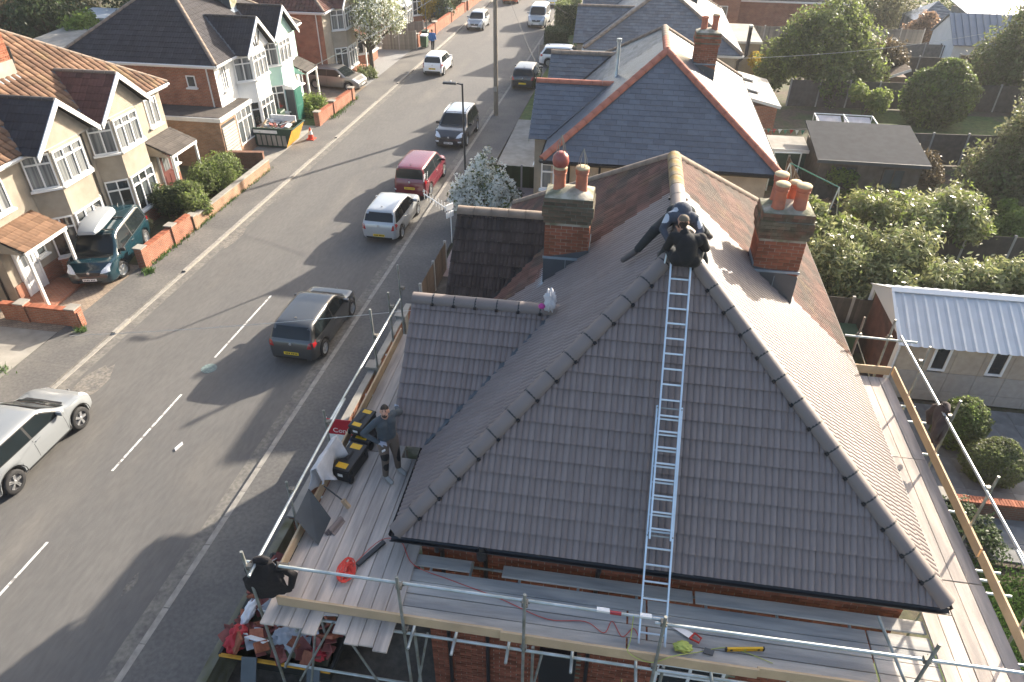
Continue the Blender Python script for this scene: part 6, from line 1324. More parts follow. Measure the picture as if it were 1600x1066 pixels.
for i, (x, y, h, r, m, lb) in enumerate([(-52, 62, 6.5, 2.6, 'leaf_yellow', 'yellow-green tree far behind cream houses'), (-46.5, 58, 5., 2.2, 'leaf_olive', 'bare olive tree behind cream houses'), (-41, 52, 3.4, 1.6, 'leaf_bright', 'bright green bush behind cream house roof'), (-38, 52, 2.4, 1.2, 'leaf_yellow', 'yellow flowering bush behind flat roof'), (-44.5, 52.5, 5.5, 2.4, 'leaf_dark', 'dark shrubby tree hiding white sheds'), (-49, 55, 5, 2.4, 'leaf_brown', 'bare brown tree behind cream house ridge'), (-54, 56, 5, 2.4, 'leaf_olive', 'olive tree at left edge behind cream houses'), (-35.5, 53.5, 6.0, 2.4, 'leaf_dark', 'dark tree beside flat grey garage'), (-41, 60, 7.5, 3., 'leaf_dark', 'tall dark tree behind dark roofed pair'), (-36, 58, 8., 3.2, 'leaf_dark', 'dense dark tree above flat roof'), (-36, 66, 9.0, 3.4, 'leaf_mid', 'tall willow-like green tree behind dark roof'), (-33, 76, 9, 3.4, 'leaf_mid', 'green tree behind brick house'), (-56, 76, 8, 3.6, 'leaf_olive', 'farthest olive tree beyond back gardens'), (-47, 74, 8, 3.4, 'leaf_olive', 'broad olive tree beyond white sheds'), (-62, 66, 6, 3, 'leaf_mid', 'green tree at far end of back gardens')]):
    plant('garden_tree', lb, 'tree', (x, y, 0), [((0, 0, h*.62), r), ((r*.5, r*.3, h*.5), r*.7), ((-r*.55, -r*.2, h*.52), r*.7), ((.2, -r*.4, h*.78), r*.6), ((-.2, r*.4, h*.85), r*.55)], 4200, .20, m, 20+i, trunk=.16, lump=.3, shell=.4, group=G)
# right side of the street
plant('blossom_bush', 'bush covered in white blossom above brown tiled gable', 'shrub', (-5.75, 29.3, .06), [((0, 0, 1.2), .8), ((-.7, .2, 1.5), .65), ((.6, .2, 1.6), .7), ((-.2, .3, 2.2), .55), ((-1.1, -.1, 1.1), .5), ((.9, -.3, 1.2), .55), ((-.15, .4, 2.8), .25), ((.1, .5, 3.2), .16), ((.35, .5, 2.75), .14)], 3200, .09, 'leaf_mid', 31, trunk=.06, second=('petal_white', 11000, .085), lump=.4)
def spikes(name, label, cat, base, n, L, m, seed, spread=.8, w=.04):
    rg = np.random.default_rng(seed); V_ = []; base = np.array(base)
    for i in range(n):
        a = rg.uniform(0, 6.28); el = rg.uniform(.5, 1.35); Ln = L*rg.uniform(.6, 1.1); o = base+np.array([rg.normal()*spread*.25, rg.normal()*spread*.25, 0]); d = np.array([math.cos(a)*math.cos(el), math.sin(a)*math.cos(el), math.sin(el)]); sd_ = np.array([-math.sin(a), math.cos(a), 0])*w
        p1 = o+d*Ln*.6; p2 = o+d*Ln+np.array([0, 0, -.18*Ln*math.cos(el)]); V_ += [o-sd_*.8, o+sd_*.8, p1+sd_, p1-sd_, p1-sd_, p1+sd_, p2+sd_*.1, p2-sd_*.1]
    root = thing(name, label, cat, tuple(base)); quads('blades', np.array(V_), m, root); return root
spikes('flax_plant', 'spiky flax clump behind the brown tiled gable ridge', 'plant', (-5.0, 26.6, .06), 110, 1.9, 'leaf_spiky', 5, 1.5)
spikes('flax_plant', 'second spiky flax clump between blossom bush and slate house', 'plant', (-3.9, 26.9, .06), 90, 1.7, 'leaf_spiky', 6, 1.3)
plant('shrub', 'small clipped dark shrub on pink gravel drive', 'shrub', (-4.7, 31.2, .09), [((0, 0, .4), .5)], 1600, .06, 'leaf_dark', 33)
plant('shrub', 'low dark shrubs along slate house wall', 'shrub', (-3.6, 27.6, .09), rblobs(.8, .9, .3, .6, 6, .4, 34), 3000, .07, 'leaf_dark', 34)
def box_hedge(label, x0, x1, y0, y1, h, n, seed, m='leaf_dark'):
    root = thing('clipped_hedge', label, 'hedge', ((x0+x1)/2, (y0+y1)/2, 0)); rg = np.random.default_rng(seed); P = []
    for i in range(n):
        f = rg.integers(0, 5); u, v = rg.random(2); P.append([x0+(x1-x0)*(u if f in (0, 1, 4) else (f == 2)), y0+(y1-y0)*(v if f == 4 else (u if f in (2, 3) else (f == 0))), h if f == 4 else h*v])
    P = np.array(P)+rg.normal(size=(n, 3))*.05; d = rg.normal(size=(n, 3)); t = np.cross(d, rg.normal(size=(n, 3))); t /= np.linalg.norm(t, axis=1)[:, None]; d /= np.linalg.norm(d, axis=1)[:, None]; b = np.cross(d, t); s = .07*rg.uniform(.6, 1.3, n)[:, None]
    quads('foliage', np.stack([P-t*s, P-b*s*.6, P+t*s, P+b*s*.6], 1).reshape(-1, 3), m, root); MB().box(x0+.08, x1-.08, y0+.08, y1-.08, .05, h-.08).build('core', 'leaf_dark', root); return root
box_hedge('clipped dark hedge block on right pavement edge behind fence', -6.6, -4.9, 60.5, 62.3, 2.0, 5000, 41); box_hedge('taller clipped hedge further up right pavement', -6.6, -4.6, 68.5, 72.5, 2.6, 6000, 42, 'leaf_mid')
# back gardens
plant('garden_tree', 'broad leafy green tree behind slate house extension', 'tree', (13.2, 52.6, 0), [((0, 0, 3.2), 2.1), ((-2.3, .2, 2.6), 1.6), ((1.9, .6, 3.0), 1.7), ((.6, .8, 4.8), 1.5), ((-1.2, 1.0, 4.1), 1.3), ((2.9, -.4, 2.0), 1.2), ((-3.2, -.2, 1.6), 1.2), ((.4, -1.4, 1.7), 1.5), ((1.9, 1.2, 4.4), 1.0)], 21000, .15, 'leaf_mid', 51, trunk=.2, second=('leaf_lime', 6000, .14), lump=.3, group=G)
plant('garden_shrub', 'large rounded bright green shrub behind felt-roofed shed', 'shrub', (19.3, 47.6, 0), [((0, 0, 1.7), (2.1, 1.7, 1.75)), ((.3, .2, 2.9), 1.1), ((-.9, 0, 2.4), 1.0), ((1.1, .1, 2.2), 1.0)], 15000, .13, 'leaf_mid', 52, second=('leaf_bright', 6500, .12), lump=.10, shell=.75, group=G)
plant('garden_shrub', 'brown overgrown climber over arbour beside rounded shrub', 'shrub', (17.4, 55., 0), [((0, 0, 1.8), (2.0, 1.2, 1.6)), ((.9, .2, 2.2), 1.2), ((-1., 0, 2.3), 1.0)], 8000, .13, 'leaf_brown', 53, group=G)
plant('garden_shrub', 'low lime green shrub against dark fence', 'shrub', (15.6, 48.6, 0), rblobs(.9, .6, .6, 1.6, 6, .7, 54), 3500, .12, 'leaf_lime', 54, group=G)
plant('garden_shrub', 'yellow forsythia beside black flue pipe', 'shrub', (9.6, 55.5, 0), rblobs(.6, .6, .8, 2.0, 5, .6, 55), 1800, .11, 'leaf_yellow', 55, group=G)
plant('garden_tree', 'dark broad tree at garden end beside white outbuilding', 'tree', (26.6, 54, 0), [((0, 0, 3.2), 2.4), ((-1.8, .2, 2.6), 1.7), ((1.8, .4, 3.6), 2.0), ((.2, .6, 4.9), 1.7), ((-1., -.8, 1.7), 1.5), ((2.6, -.6, 2.0), 1.8)], 17000, .15, 'leaf_mid', 56, trunk=.2, second=('leaf_olive', 4500, .14), group=G)
plant('garden_tree', 'tall grey-green tree behind rounded shrub garden', 'tree', (23.6, 41.6, 0), [((0, 0, 3.0), 2.0), ((-.8, .3, 4.3), 1.5), ((1.2, .5, 4.6), 1.8), ((2., 0, 2.6), 1.9), ((-1.4, -.2, 2.0), 1.4), ((.6, .8, 5.8), 1.2)], 15000, .14, 'leaf_grey', 57, trunk=.2, second=('leaf_olive', 4000, .13), lump=.35, group=G)
plant('garden_tree', 'olive leaved tree above bright low hedge', 'tree', (18.9, 34.9, 0), [((0, 0, 2.4), 1.7), ((-1.2, .2, 1.7), 1.3), ((1.2, .3, 2.7), 1.6), ((.3, .9, 3.6), 1.3), ((2.2, 0, 1.8), 1.5), ((-.6, -.6, 1.1), 1.2)], 15000, .12, 'leaf_olive', 58, trunk=.15, second=('leaf_mid', 6000, .12), lump=.35, group=G)
plant('garden_shrub', 'bright green low hedge in shaded garden', 'shrub', (17.3, 31.4, 0), rblobs(1.1, .8, .5, 1.3, 7, .7, 59), 5500, .10, 'leaf_bright', 59, group=G)
bb = []
rdb = random.Random(60)
for i in range(46):
    t = i/45; x = 7.9+9.6*t+rdb.uniform(-.4, .4); y = 24.6-1.1*t+rdb.uniform(-1.2, 1.5)*(1.1-.3*t); bb.append(((x-12, y-24, rdb.uniform(.7, 2.4-.5*t)), rdb.uniform(.55, .95)))
plant('bamboo_hedge', 'mass of pale glossy bamboo leaves behind white-roofed garage', 'bamboo', (12, 24, 0), bb, 46000, .095, 'leaf_bamboo', 60, second=('leaf_mid', 16000, .09), aspect=2.4, shell=.35, lump=.4)
plant('garden_shrub', 'tall leafy shrub beside right chimney pots', 'shrub', (8.3, 27.2, 0), rblobs(.8, 1.3, .8, 3.0, 9, .7, 61), 11000, .095, 'leaf_bamboo', 61, second=('leaf_lime', 2500, .12), aspect=2.2, group=G)
plant('garden_shrub', 'pale feathery bamboo clump before felt-roofed shed', 'bamboo', (12.4, 29.4, 0), rblobs(2.6, 1.4, .8, 2.6, 16, .8, 68), 18000, .095, 'leaf_bamboo', 68, second=('leaf_lime', 5000, .09), aspect=2.4, shell=.35, lump=.4, group=G)
plant('garden_shrub', 'tangled dark undergrowth in shaded beds between fences', 'shrub', (16.5, 38.6, 0), rblobs(2.6, 1.2, .3, 1.0, 10, .7, 69), 6000, .11, 'leaf_brown', 69, group=G)
plant('garden_shrub', 'red tipped shrub among dark garden beds', 'shrub', (10.6, 32.6, 0), rblobs(1.3, .6, .3, .8, 6, .4, 62), 2200, .09, 'leaf_pink', 62, group=G)
plant('garden_shrub', 'light green bush before felt-roofed shed', 'shrub', (10.8, 34.2, 0), rblobs(.6, .5, .5, 1.5, 5, .55, 63), 2600, .10, 'leaf_bright', 63, group=G)
def palm(label, base, n, L, h, seed):
    root = thing('palm', label, 'palm', base); rg = np.random.default_rng(seed); V_ = []; c = np.array(base)+np.array([0, 0, h])
    for i in range(n):
        a = rg.uniform(0, 6.28); el = rg.uniform(-.15, .7); d0 = np.array([math.cos(a), math.sin(a), 0]); sd_ = np.array([-math.sin(a), math.cos(a), 0])
        for k_ in range(9):
            s = .3+.7*k_/8; p = c+d0*L*s*math.cos(el)+np.array([0, 0, L*s*math.sin(el)-.45*L*s*s]); 
            for sg in (-1, 1):
                q = p+(d0*.35+sd_*sg*.6+np.array([0, 0, -.15]))*L*.5*(1.1-s*.7); V_ += [p, p+d0*.03, q+d0*.012, q]
    quads('fronds', np.array(V_), 'leaf_bright', root); MB().path([base, (base[0], base[1], base[2]+h)], [.12, .09], 8).build('trunk', 'bark', root); return root
palm('fan palm with arching fronds before felt-roofed shed', (13.0, 35.0, 0), 26, 1.25, 1.1, 71); palm('smaller fern-like palm below the fan palm', (13.9, 33.2, 0), 18, .9, .5, 72)
plant('patio_shrub', 'upright clipped green shrub beside dark patio', 'shrub', (10.55, 17.0, .03), [((0, 0, .75), (.72, .62, .8)), ((.05, .1, 1.1), .5)], 11000, .055, 'leaf_mid', 64, second=('leaf_bright', 3000, .05), shell=.75, lump=.12)
plant('patio_shrub', 'domed grey-green clipped shrub on patio beside low wall', 'shrub', (11.05, 15.75, .03), [((0, 0, .55), (.85, .68, .62)), ((.15, .1, .75), .5)], 12000, .045, 'leaf_mid', 65, second=('leaf_grey', 3500, .045), shell=.8, lump=.08)
plant('hedge', 'dark low hedge in corner below scaffold beside lawn', 'hedge', (9.1, 13.4, 0), rblobs(1.5, .5, .2, .5, 9, .4, 66), 5000, .06, 'leaf_dark', 66)
plant('hedge', 'dark ivy hedge between garden wall and scaffold', 'hedge', (-6.0, 16.6, .06), rblobs(.35, 2.6, .3, .9, 12, .45, 67), 9000, .06, 'leaf_dark', 67)
for i, (x, y, h, r, m, lb) in enumerate([(19.5, 75.5, 3.2, 2.2, 'leaf_mid', 'green hedge mass beyond long fence'), (23.8, 76.5, 3.2, 2.2, 'leaf_olive', 'olive hedge mass beyond long fence'), (25.2, 69.6, 2.6, 1.2, 'leaf_pink', 'bare pinkish shrub against long fence'), (33, 80, 5, 3.2, 'leaf_mid', 'green tree at top corner beyond outbuildings'), (40, 72, 6, 3.5, 'leaf_mid', 'dark tree at right edge beyond outbuildings'), (32.5, 58, 4.5, 2.4, 'leaf_olive', 'olive tree right of white outbuilding'), (28.5, 44, 5, 2.6, 'leaf_grey', 'grey tree at right edge of gardens'), (24, 35, 4, 2.2, 'leaf_mid', 'mid green tree at right edge above lawn'), (29, 90, 6, 4, 'leaf_dark', 'dark tree line beyond far gardens'), (15, 92, 6, 4, 'leaf_dark', 'dark trees behind long dark roof')]):
    plant('garden_tree', lb, 'tree', (x, y, 0), [((0, 0, h*.55), r), ((r*.7, r*.2, h*.45), r*.75), ((-r*.75, -.1, h*.42), r*.75), ((.2, .3, h*.85), r*.55)], 5500, .17, m, 80+i, trunk=.13, lump=.3, shell=.45, group=G)
# weeds and grass tufts along the left wall foot and verge
def tufts(name, label, pts, m, seed, h=.14):
    rg = np.random.default_rng(seed); V_ = []
    for (x, y, z), n, sp in pts:
        for i in range(n):
            o = np.array([x+rg.normal()*sp[0], y+rg.normal()*sp[1], z]); d = np.array([rg.normal()*.4, rg.normal()*.4, 1.])*h*rg.uniform(.5, 1.3); w = np.array([rg.normal(), rg.normal(), 0])*.012; V_ += [o-w, o+w, o+d+w*.3, o+d-w*.3]
    o = quads(name, np.array(V_), m, None); o['kind'] = 'stuff'; tag(o, label, 'grass'); return o
tufts('weeds', 'weeds growing along foot of left garden walls', [((-18.25, 22.4, .1), 200, (.12, .12))]+[((-18.42+.02*i, 23.5+.8*i, .1), 90, (.08, .3)) for i in range(13)]+[((-18.2, 18.1, .1), 90, (.1, .08)), ((-19.6, 15.6, .1), 160, (.3, .12))]+[((-17.9, 42.3+.8*i, .1), 110, (.16, .3)) for i in range(6)], 'grass_blade', 3)
tufts('lawn_grass', 'short lawn grass below right-hand scaffold', [((9.5+.6*i, 10.0+.35*j, .02), 420, (.4, .3)) for i in range(5) for j in range(7)], 'grass_blade', 4, .07)
# ---------------------------------------------------------------- walls, fences, street furniture
def wall(label, a, b, h, m, piers=(), coping=None, w=.22, pw=.34, ph=.12, name='garden_wall', z0=.05, pm=None, rowlock=True):
    a, b = Vector((*a, 0)), Vector((*b, 0)); d = (b-a); L = d.length; d.normalize(); root = thing(name, label, 'wall', tuple(a), math.atan2(d.y, d.x)); n = Vector((-d.y, d.x, 0)); z = Vector((0, 0, 1))
    M = wm(root)
    MB().box(0, L, -w/2, w/2, z0, h).build('masonry', m, root, M=M)
    if coping: MB().box(-.02, L+.02, -w/2-.03, w/2+.03, h, h+.06).build('coping', coping, root, M=M)
    elif rowlock:
        me = MB().box(0, .068, -w/2-.008, w/2+.008, 0, .07).mesh('coping_brick', ['brick_red']); k = int(L/.078)
        for i in range(min(k, 150)): link('coping_brick', me, root, M @ Matrix.Translation((i*.078+.004, 0, h-.004+random.uniform(-.003, .003))))
    for t in piers:
        x = t*L; MB().box(x-pw/2, x+pw/2, -pw/2, pw/2, z0, h+ph).build('pier', pm or m, root, M=M); MB().box(x-pw/2-.03, x+pw/2+.03, -pw/2-.03, pw/2+.03, h+ph, h+ph+.05).build('pier_cap', coping or 'concrete', root, M=M)
    return root
wall('low red brick wall along near edge of block-paved drive', (-21.4, 18.45), (-18.3, 18.42), .72, 'brickwork', (.28, .93))
wall('red brick garden wall with pier beside roof-box car', (-18.62, 22.75), (-18.45, 26.1), .85, 'brickwork', (.0, .62), pm='brickwork')
wall('long tan weathered garden wall below sunlit hedge', (-18.45, 26.2), (-18.2, 33.5), .62, 'brickwork_tan', (.02,), rowlock=False, coping='concrete')
wall('dark boundary wall between porch garden and skip forecourt', (-21.2, 33.25), (-18.4, 33.6), .95, 'brickwork_dark', (), coping='brickwork_dark')
wall('orange brick wall in front of portable toilet garden', (-18.25, 40.7), (-17.95, 46.2), .8, 'brickwork', (.01, .42, .97))
wall('brick wall stub on far forecourt beside wooden fence', (-17.6, 61.6), (-17.3, 66.5), 1.0, 'brickwork', (.0, 1.))
wall('far brick garden wall beneath conifer', (-17.35, 67.), (-16.8, 77), .95, 'brickwork', (.0, .5, 1.)); wall('farthest brick garden wall on left', (-16.7, 78.), (-16.2, 90), .9, 'brickwork', (.0, .5))
wall('white-coped brick garden wall between pavement and scaffold', (-7.0, 10.6), (-6.8, 20.4), .92, 'brickwork', (.62, .92), coping='concrete', w=.14, pm='concrete')
wall('mossy grey garden wall between pavement and rubble skip', (-7.1, 3.5), (-7.0, 10.5), .9, 'mossy_mortar', (), coping='mossy_mortar', w=.14)
wall('brick pier wall by pink gravel drive', (-6.55, 30.8), (-6.5, 33.2), .8, 'brickwork_dark', (0, 1)); 
wall('low brick wall dividing lawn from patio', (9.0, 14.25), (18, 14.3), .5, 'brickwork_dark', (0.03,), pw=.4)
def fence(label, a, b, h, m, z=0., pan=1.83, post='timber_grey', name='garden_fence', rail=False, boards=True, bw=.14, cap=300):
    a, b = Vector((*a, 0)), Vector((*b, 0)); d = b-a; L = d.length; d.normalize(); root = thing(name, label, 'fence', tuple(a), math.atan2(d.y, d.x)); M = wm(root); n = max(1, round(L/pan)); pl = L/n
    bme = MB().box(0, bw*1.06, -.012, .008, 0, h).mesh('board', [m]) if boards else None
    for i in range(n):
        if boards:
            k = int(pl/bw)
            for j in range(k): link('board', bme, root, M @ Matrix.Translation((i*pl+.04+j*(pl-.08)/k, random.uniform(-.006, .006), z+random.uniform(-.012, .012))))
        else: MB().box(i*pl+.04, (i+1)*pl-.04, -.02, .02, z, z+h).build('panel', m, root, M=M)
        MB().box(i*pl+.04, (i+1)*pl-.04, .01, .05, z+.3, z+.38).box(i*pl+.04, (i+1)*pl-.04, .01, .05, z+h-.3, z+h-.22).build('rails', m, root, M=M)
    for i in range(n+1): MB().box(i*pl-.045, i*pl+.045, -.045, .055, z, z+h+.08).build('post', post, root, M=M)
    return root
fence('weathered wooden fence along white house drive', (-20.3, 60.3), (-17.4, 60.6), 1.5, 'fence_grey')
fence('tan wooden fence by far forecourt', (-20.4, 63.6), (-17.7, 64.2), 1.6, 'fence_grey')
fence('dark green fence across pink gravel drive', (-6.3, 33.4), (-2.9, 33.4), 1.2, 'leaf_dark', bw=.12)
fence('long grey boarded fence at garden end', (9.6, 66.5), (24.5, 67.6), 1.8, 'fence_grey'); fence('second grey fence behind garden tree', (9.8, 61.5), (24.8, 62.2), 1.8, 'fence_grey', boards=False)
fence('dark slatted fence behind rounded shrub', (11., 50.2), (30, 51.6), 1.7, 'fence_dark', boards=False); fence('black painted fence beyond climber', (19., 57.6), (23.4, 57.9), 1.8, 'fence_dark', boards=False)
fence('plain brown fence below white outbuilding', (23.4, 56.6), (27.2, 56.9), 2.3, 'fence_brown', boards=False)
fence('black boarded fence behind bins beside garage', (6.3, 22.0), (10.6, 21.9), 1.8, 'fence_dark'); fence('fence between shed garden and lawn', (15., 40.4), (26, 41.2), 1.7, 'fence_dark', boards=False)
fence('low fence by shaded lawn near bright hedge', (18.0, 30.6), (24, 30.9), 1.4, 'fence_grey'); fence('side fence along slate house garden', (8.6, 26.2), (8.6, 36.), 1.6, 'fence_brown', boards=False); fence('fence behind bamboo mass', (9., 28.6), (24, 29.2), 1.3, 'fence_dark', boards=False)
fence('grey fence along right pavement before clipped hedge', (-6.9, 59.2), (-3.2, 59.4), 1.2, 'fence_grey')
fence('fence panel on right pavement edge', (-6.55, 21.2), (-6.45, 24.6), 1.3, 'fence_brown')
# telegraph pole, wires, lamp posts
PO = thing('telegraph_pole', 'tall wooden telegraph pole on right pavement', 'pole', (-7.86, 44.62, .1)); MB().path([(-7.86, 44.62, 0), (-7.86, 44.62, 9.4)], [.15, .11], 12).build('pole', 'pole_wood', PO, smooth=True)
MB().box(-8.5, -7.2, 44.58, 44.66, 8.9, 9.0).build('crossarm', 'pole_wood', PO); MB().box(-7.95, -7.77, 44.45, 44.5, 1.6, 1.9).build('plate', 'concrete', PO)
def wire(label, a, b, sag, m='wire', r=.012, n=14):
    a, b = Vector(a), Vector(b); pts = [a+(b-a)*(i/n)+Vector((0, 0, -sag*4*(i/n)*(1-i/n))) for i in range(n+1)]; o = MB().path(pts, r, 5).build('overhead_wire', m, None, smooth=True); tag(o, label, 'wire')
wire('thick pale overhead wire from pole to mint house porch', (-7.9, 44.6, 9.0), (-19.75, 45.05, 2.55), .25, 'wire_light', .018); wire('overhead wire from pole to red brick house', (-7.9, 44.6, 8.9), (-20.0, 55, 5.0), .3); wire('overhead wire from pole to third slate house', (-7.8, 44.6, 8.9), (-3.2, 47.2, 5.4), .1)
wire('overhead wire from pole to slate house gable', (-7.8, 44.6, 8.9), (-3.5, 33.8, 5.0), .3); wire('thin overhead wire from brown gable over gunmetal car', (-3.75, 14.0, 5.2), (-16.5, 15.9, 1.6), .1, 'wire_light', .007)
wire('pale overhead wire across far right garden', (6.3, 43.6, 4.4), (30, 60, 4.2), .5, 'wire_light', .012)
def lamp(label, p, h, arm, m='dark_metal'):
    L_ = thing('street_lamp', label, 'lamp post', p); x, y, z = p; MB().path([(x, y, z), (x, y, z+1.2), (x, y, z+1.22), (x, y, z+h)], [.075, .075, .05, .04], 12).build('column', m, L_, smooth=40)
    MB().path([(x, y, z+h-.05), (x+arm*.5, y, z+h), (x+arm, y, z+h)], .03, 8).build('arm', m, L_, smooth=True); MB().obox((x+arm*1.2, y, z+h+.0), (.30, 0, 0), (0, .11, 0), (0, 0, .045)).build('lantern', m, L_, bevel=.03); MB().obox((x+arm*1.2, y, z+h-.048), (.2, 0, 0), (0, .08, 0), (0, 0, .006)).build('lens', 'lamp_clear', L_); MB().lathe([(.03, 0), (.03, .06), (.01, .07)], (x+arm*1.1, y, z+h+.04), 8).build('photocell', 'plastic_white', L_)
lamp('dark street lamp with flat lantern near black sport utility car', (-6.75, 30.1, .1), 5.9, -.45); lamp('further street lamp beside far brick walls', (-17.0, 62.6, .1), 5.4, .4); lamp('street lamp before far left walls', (-16.6, 80.0, .1), 5.4, .4)
# television aerial on the old gable
TA = thing('television_aerial', 'yagi television aerial on mast at corner of brown tiled gable', 'aerial', (-3.9, 15.5, 6.8)); a_ = aty(704, 330, 15.4); b_ = aty(662, 303, 15.9)
MB().tube((a_.x, a_.y, 6.2), (a_.x, a_.y, a_.z+.05), .012).build('mast', 'plastic_white', TA); MB().tube(a_, b_, .012).build('boom', 'plastic_white', TA); dd = (b_-a_); pr_ = dd.cross(Vector((0, 0, 1))).normalized()
for i in range(9): q = a_+dd*(.1+.11*i); MB().tube(q-Vector((0, 0, .13)), q+Vector((0, 0, .13)), .007, n=5).build('element', 'plastic_white', TA)
for s in (-1, 1): MB().obox(a_+dd*.03+Vector((0, 0, .1*s)), pr_*.12, dd.normalized()*.01, (0, 0, .07)).build('reflector', 'plastic_white', TA)
# portable toilet, skip, cone, bins
PT = thing('portable_toilet', 'green and grey portable toilet with white roof before mint house', 'toilet', (-20.25, 41.55, .1)); mat('loo_grey', (.045, .055, .06), .6, .08); mat('loo_green', (.008, .095, .07), .5, .08)
x0, x1, y0, y1 = -20.85, -19.65, 40.95, 42.15
MB().box(x0, x1, y0, y1, .1, 2.15).build('shell', 'loo_grey', PT, bevel=.04); dr = MB().box(x1-.005, x1+.03, y0+.08, y1-.08, .18, 2.1).build('door', 'loo_green', PT, bevel=.02)
for a in (.3, 1.2): MB().box(x1+.028, x1+.045, y0+.25, y1-.25, a, a+.75).build('panel', 'loo_green', dr, bevel=.01)
MB().slab([(x0-.06, y0-.06, 2.12), (x1+.06, y0-.06, 2.12), (x1+.02, y0, 2.3), (x0, y0, 2.3)], (0, .01, 0)).build('roof_lip', 'plastic_white', PT)
r_ = MB(); pts = [(x0-.06, 2.13), (x0+.1, 2.3), ((x0+x1)/2, 2.42), (x1-.1, 2.3), (x1+.06, 2.13)]
r_.add([(x, y, z) for y in (y0-.06, y1+.06) for x, z in pts], [(i, i+1, i+6, i+5) for i in range(4)]+[(0, 1, 2, 3, 4), (5, 6, 7, 8, 9)]); r_.build('roof', 'plastic_white', PT); MB().box(x0+.4, x0+.7, y0-.008, y0-.001, 1.55, 1.9).build('notice', 'plate_white', PT); MB().box(x0+.15, x0+.35, y0-.03, y0, 1.6, 1.75).build('vent', 'loo_grey', PT)
SB = thing('skip', 'dark green and yellow builders skip on white house forecourt', 'skip', (-19.4, 37.4, .1)); mat('skip_green', (.02, .05, .035), .7, .2, 4)
X0, X1, Ya, Yb, Zb, Zt = -20.8, -18.0, 36.55, 38.3, .15, 1.2
nz = MB(); 
for nm, pts_, m_ in (('side', [(X0+.55, Ya+.02, Zb), (X1-.5, Ya+.02, Zb), (X1, Ya, Zt), (X0, Ya, Zt)], 'skip_green'), ('side', [(X0+.55, Yb-.02, Zb), (X1-.5, Yb-.02, Zb), (X1, Yb, Zt), (X0, Yb, Zt)], 'skip_green'), ('end', [(X1-.5, Ya+.02, Zb), (X1-.5, Yb-.02, Zb), (X1, Yb, Zt), (X1, Ya, Zt)], 'skip_edge'), ('end', [(X0+.55, Ya+.02, Zb), (X0+.55, Yb-.02, Zb), (X0, Yb, Zt), (X0, Ya, Zt)], 'skip_green')):
    c_ = sum((Vector(p) for p in pts_), Vector())/4; n_ = (Vector(((X0+X1)/2, (Ya+Yb)/2, c_.z))-c_).normalized()*.03; MB().slab(pts_, n_).build(nm, m_, SB)
for i in range(6): x = X0+.65+i*.3; MB().slab([(x, Ya-.02, .25), (x+.22, Ya-.02, .25), (x+.22, Ya-.04, .85), (x, Ya-.04, .85)], (0, -.02, 0)).build('rib', 'concrete', SB)
MB().box(X0+.5, X1-.9, Ya-.05, Ya-.025, .95, 1.12).build('name_board', 'plate_white', SB); MB().box(X0+.5, X1-.5, Ya+.1, Yb-.1, Zb, .95).build('floor', 'soil', SB)
for p, q in (((X0, Ya, Zt), (X1, Ya, Zt)), ((X1, Ya, Zt), (X1, Yb, Zt)), ((X1, Yb, Zt), (X0, Yb, Zt)), ((X0, Yb, Zt), (X0, Ya, Zt))): MB().beam(p, q, .07, .06).build('rim', 'skip_green', SB)
rd = random.Random(8)
for i in range(34):
    m_ = rd.choice(['rubble_grey', 'rubble_white', 'toe_board', 'board_weather', 'rubble_tile']); L_, W2 = rd.uniform(.3, .9), rd.uniform(.1, .3); M = Matrix.Translation((rd.uniform(X0+.5, X1-.45), rd.uniform(Ya+.3, Yb-.3), 1.0+rd.uniform(0, .25))) @ Matrix.Rotation(rd.uniform(0, 6.3), 4, 'Z') @ Matrix.Rotation(rd.gauss(0, .2), 4, 'X') @ Matrix.Rotation(rd.gauss(0, .2), 4, 'Y')
    o = MB().box(-L_/2, L_/2, -W2/2, W2/2, 0, .05).build('waste_board', m_, None, M=M); nm = {'rubble_grey': 'grey debris piece in builders skip', 'rubble_white': 'white board scrap in builders skip', 'toe_board': 'pale timber offcut in builders skip', 'board_weather': 'weathered timber offcut in builders skip', 'rubble_tile': 'red tile scrap in builders skip'}[m_]; tag(o, nm, 'debris', nm+' load')
o = MB().box(-19.9, -18.4, 38.05, 38.12, 1.15, 1.5).build('white_panel', 'rubble_white'); tag(o, 'long white panel standing along back of builders skip', 'panel')
TC = thing('traffic_cone', 'red and white traffic cone beside yellow end of skip', 'cone', (-17.75, 38.3, .1)); mat('cone_red', (.55, .06, .03), .6)
MB().box(-17.97, -17.53, 38.08, 38.52, .1, .15).build('base', 'cone_red', TC); MB().lathe([(.17, 0), (.125, .25)], (-17.75, 38.3, .15), 14).build('lower_cone', 'cone_red', TC); MB().lathe([(.126, 0), (.08, .22)], (-17.75, 38.3, .40), 14).build('sleeve', 'plate_white', TC); MB().lathe([(.08, 0), (.03, .16)], (-17.75, 38.3, .62), 14).build('tip', 'cone_red', TC)
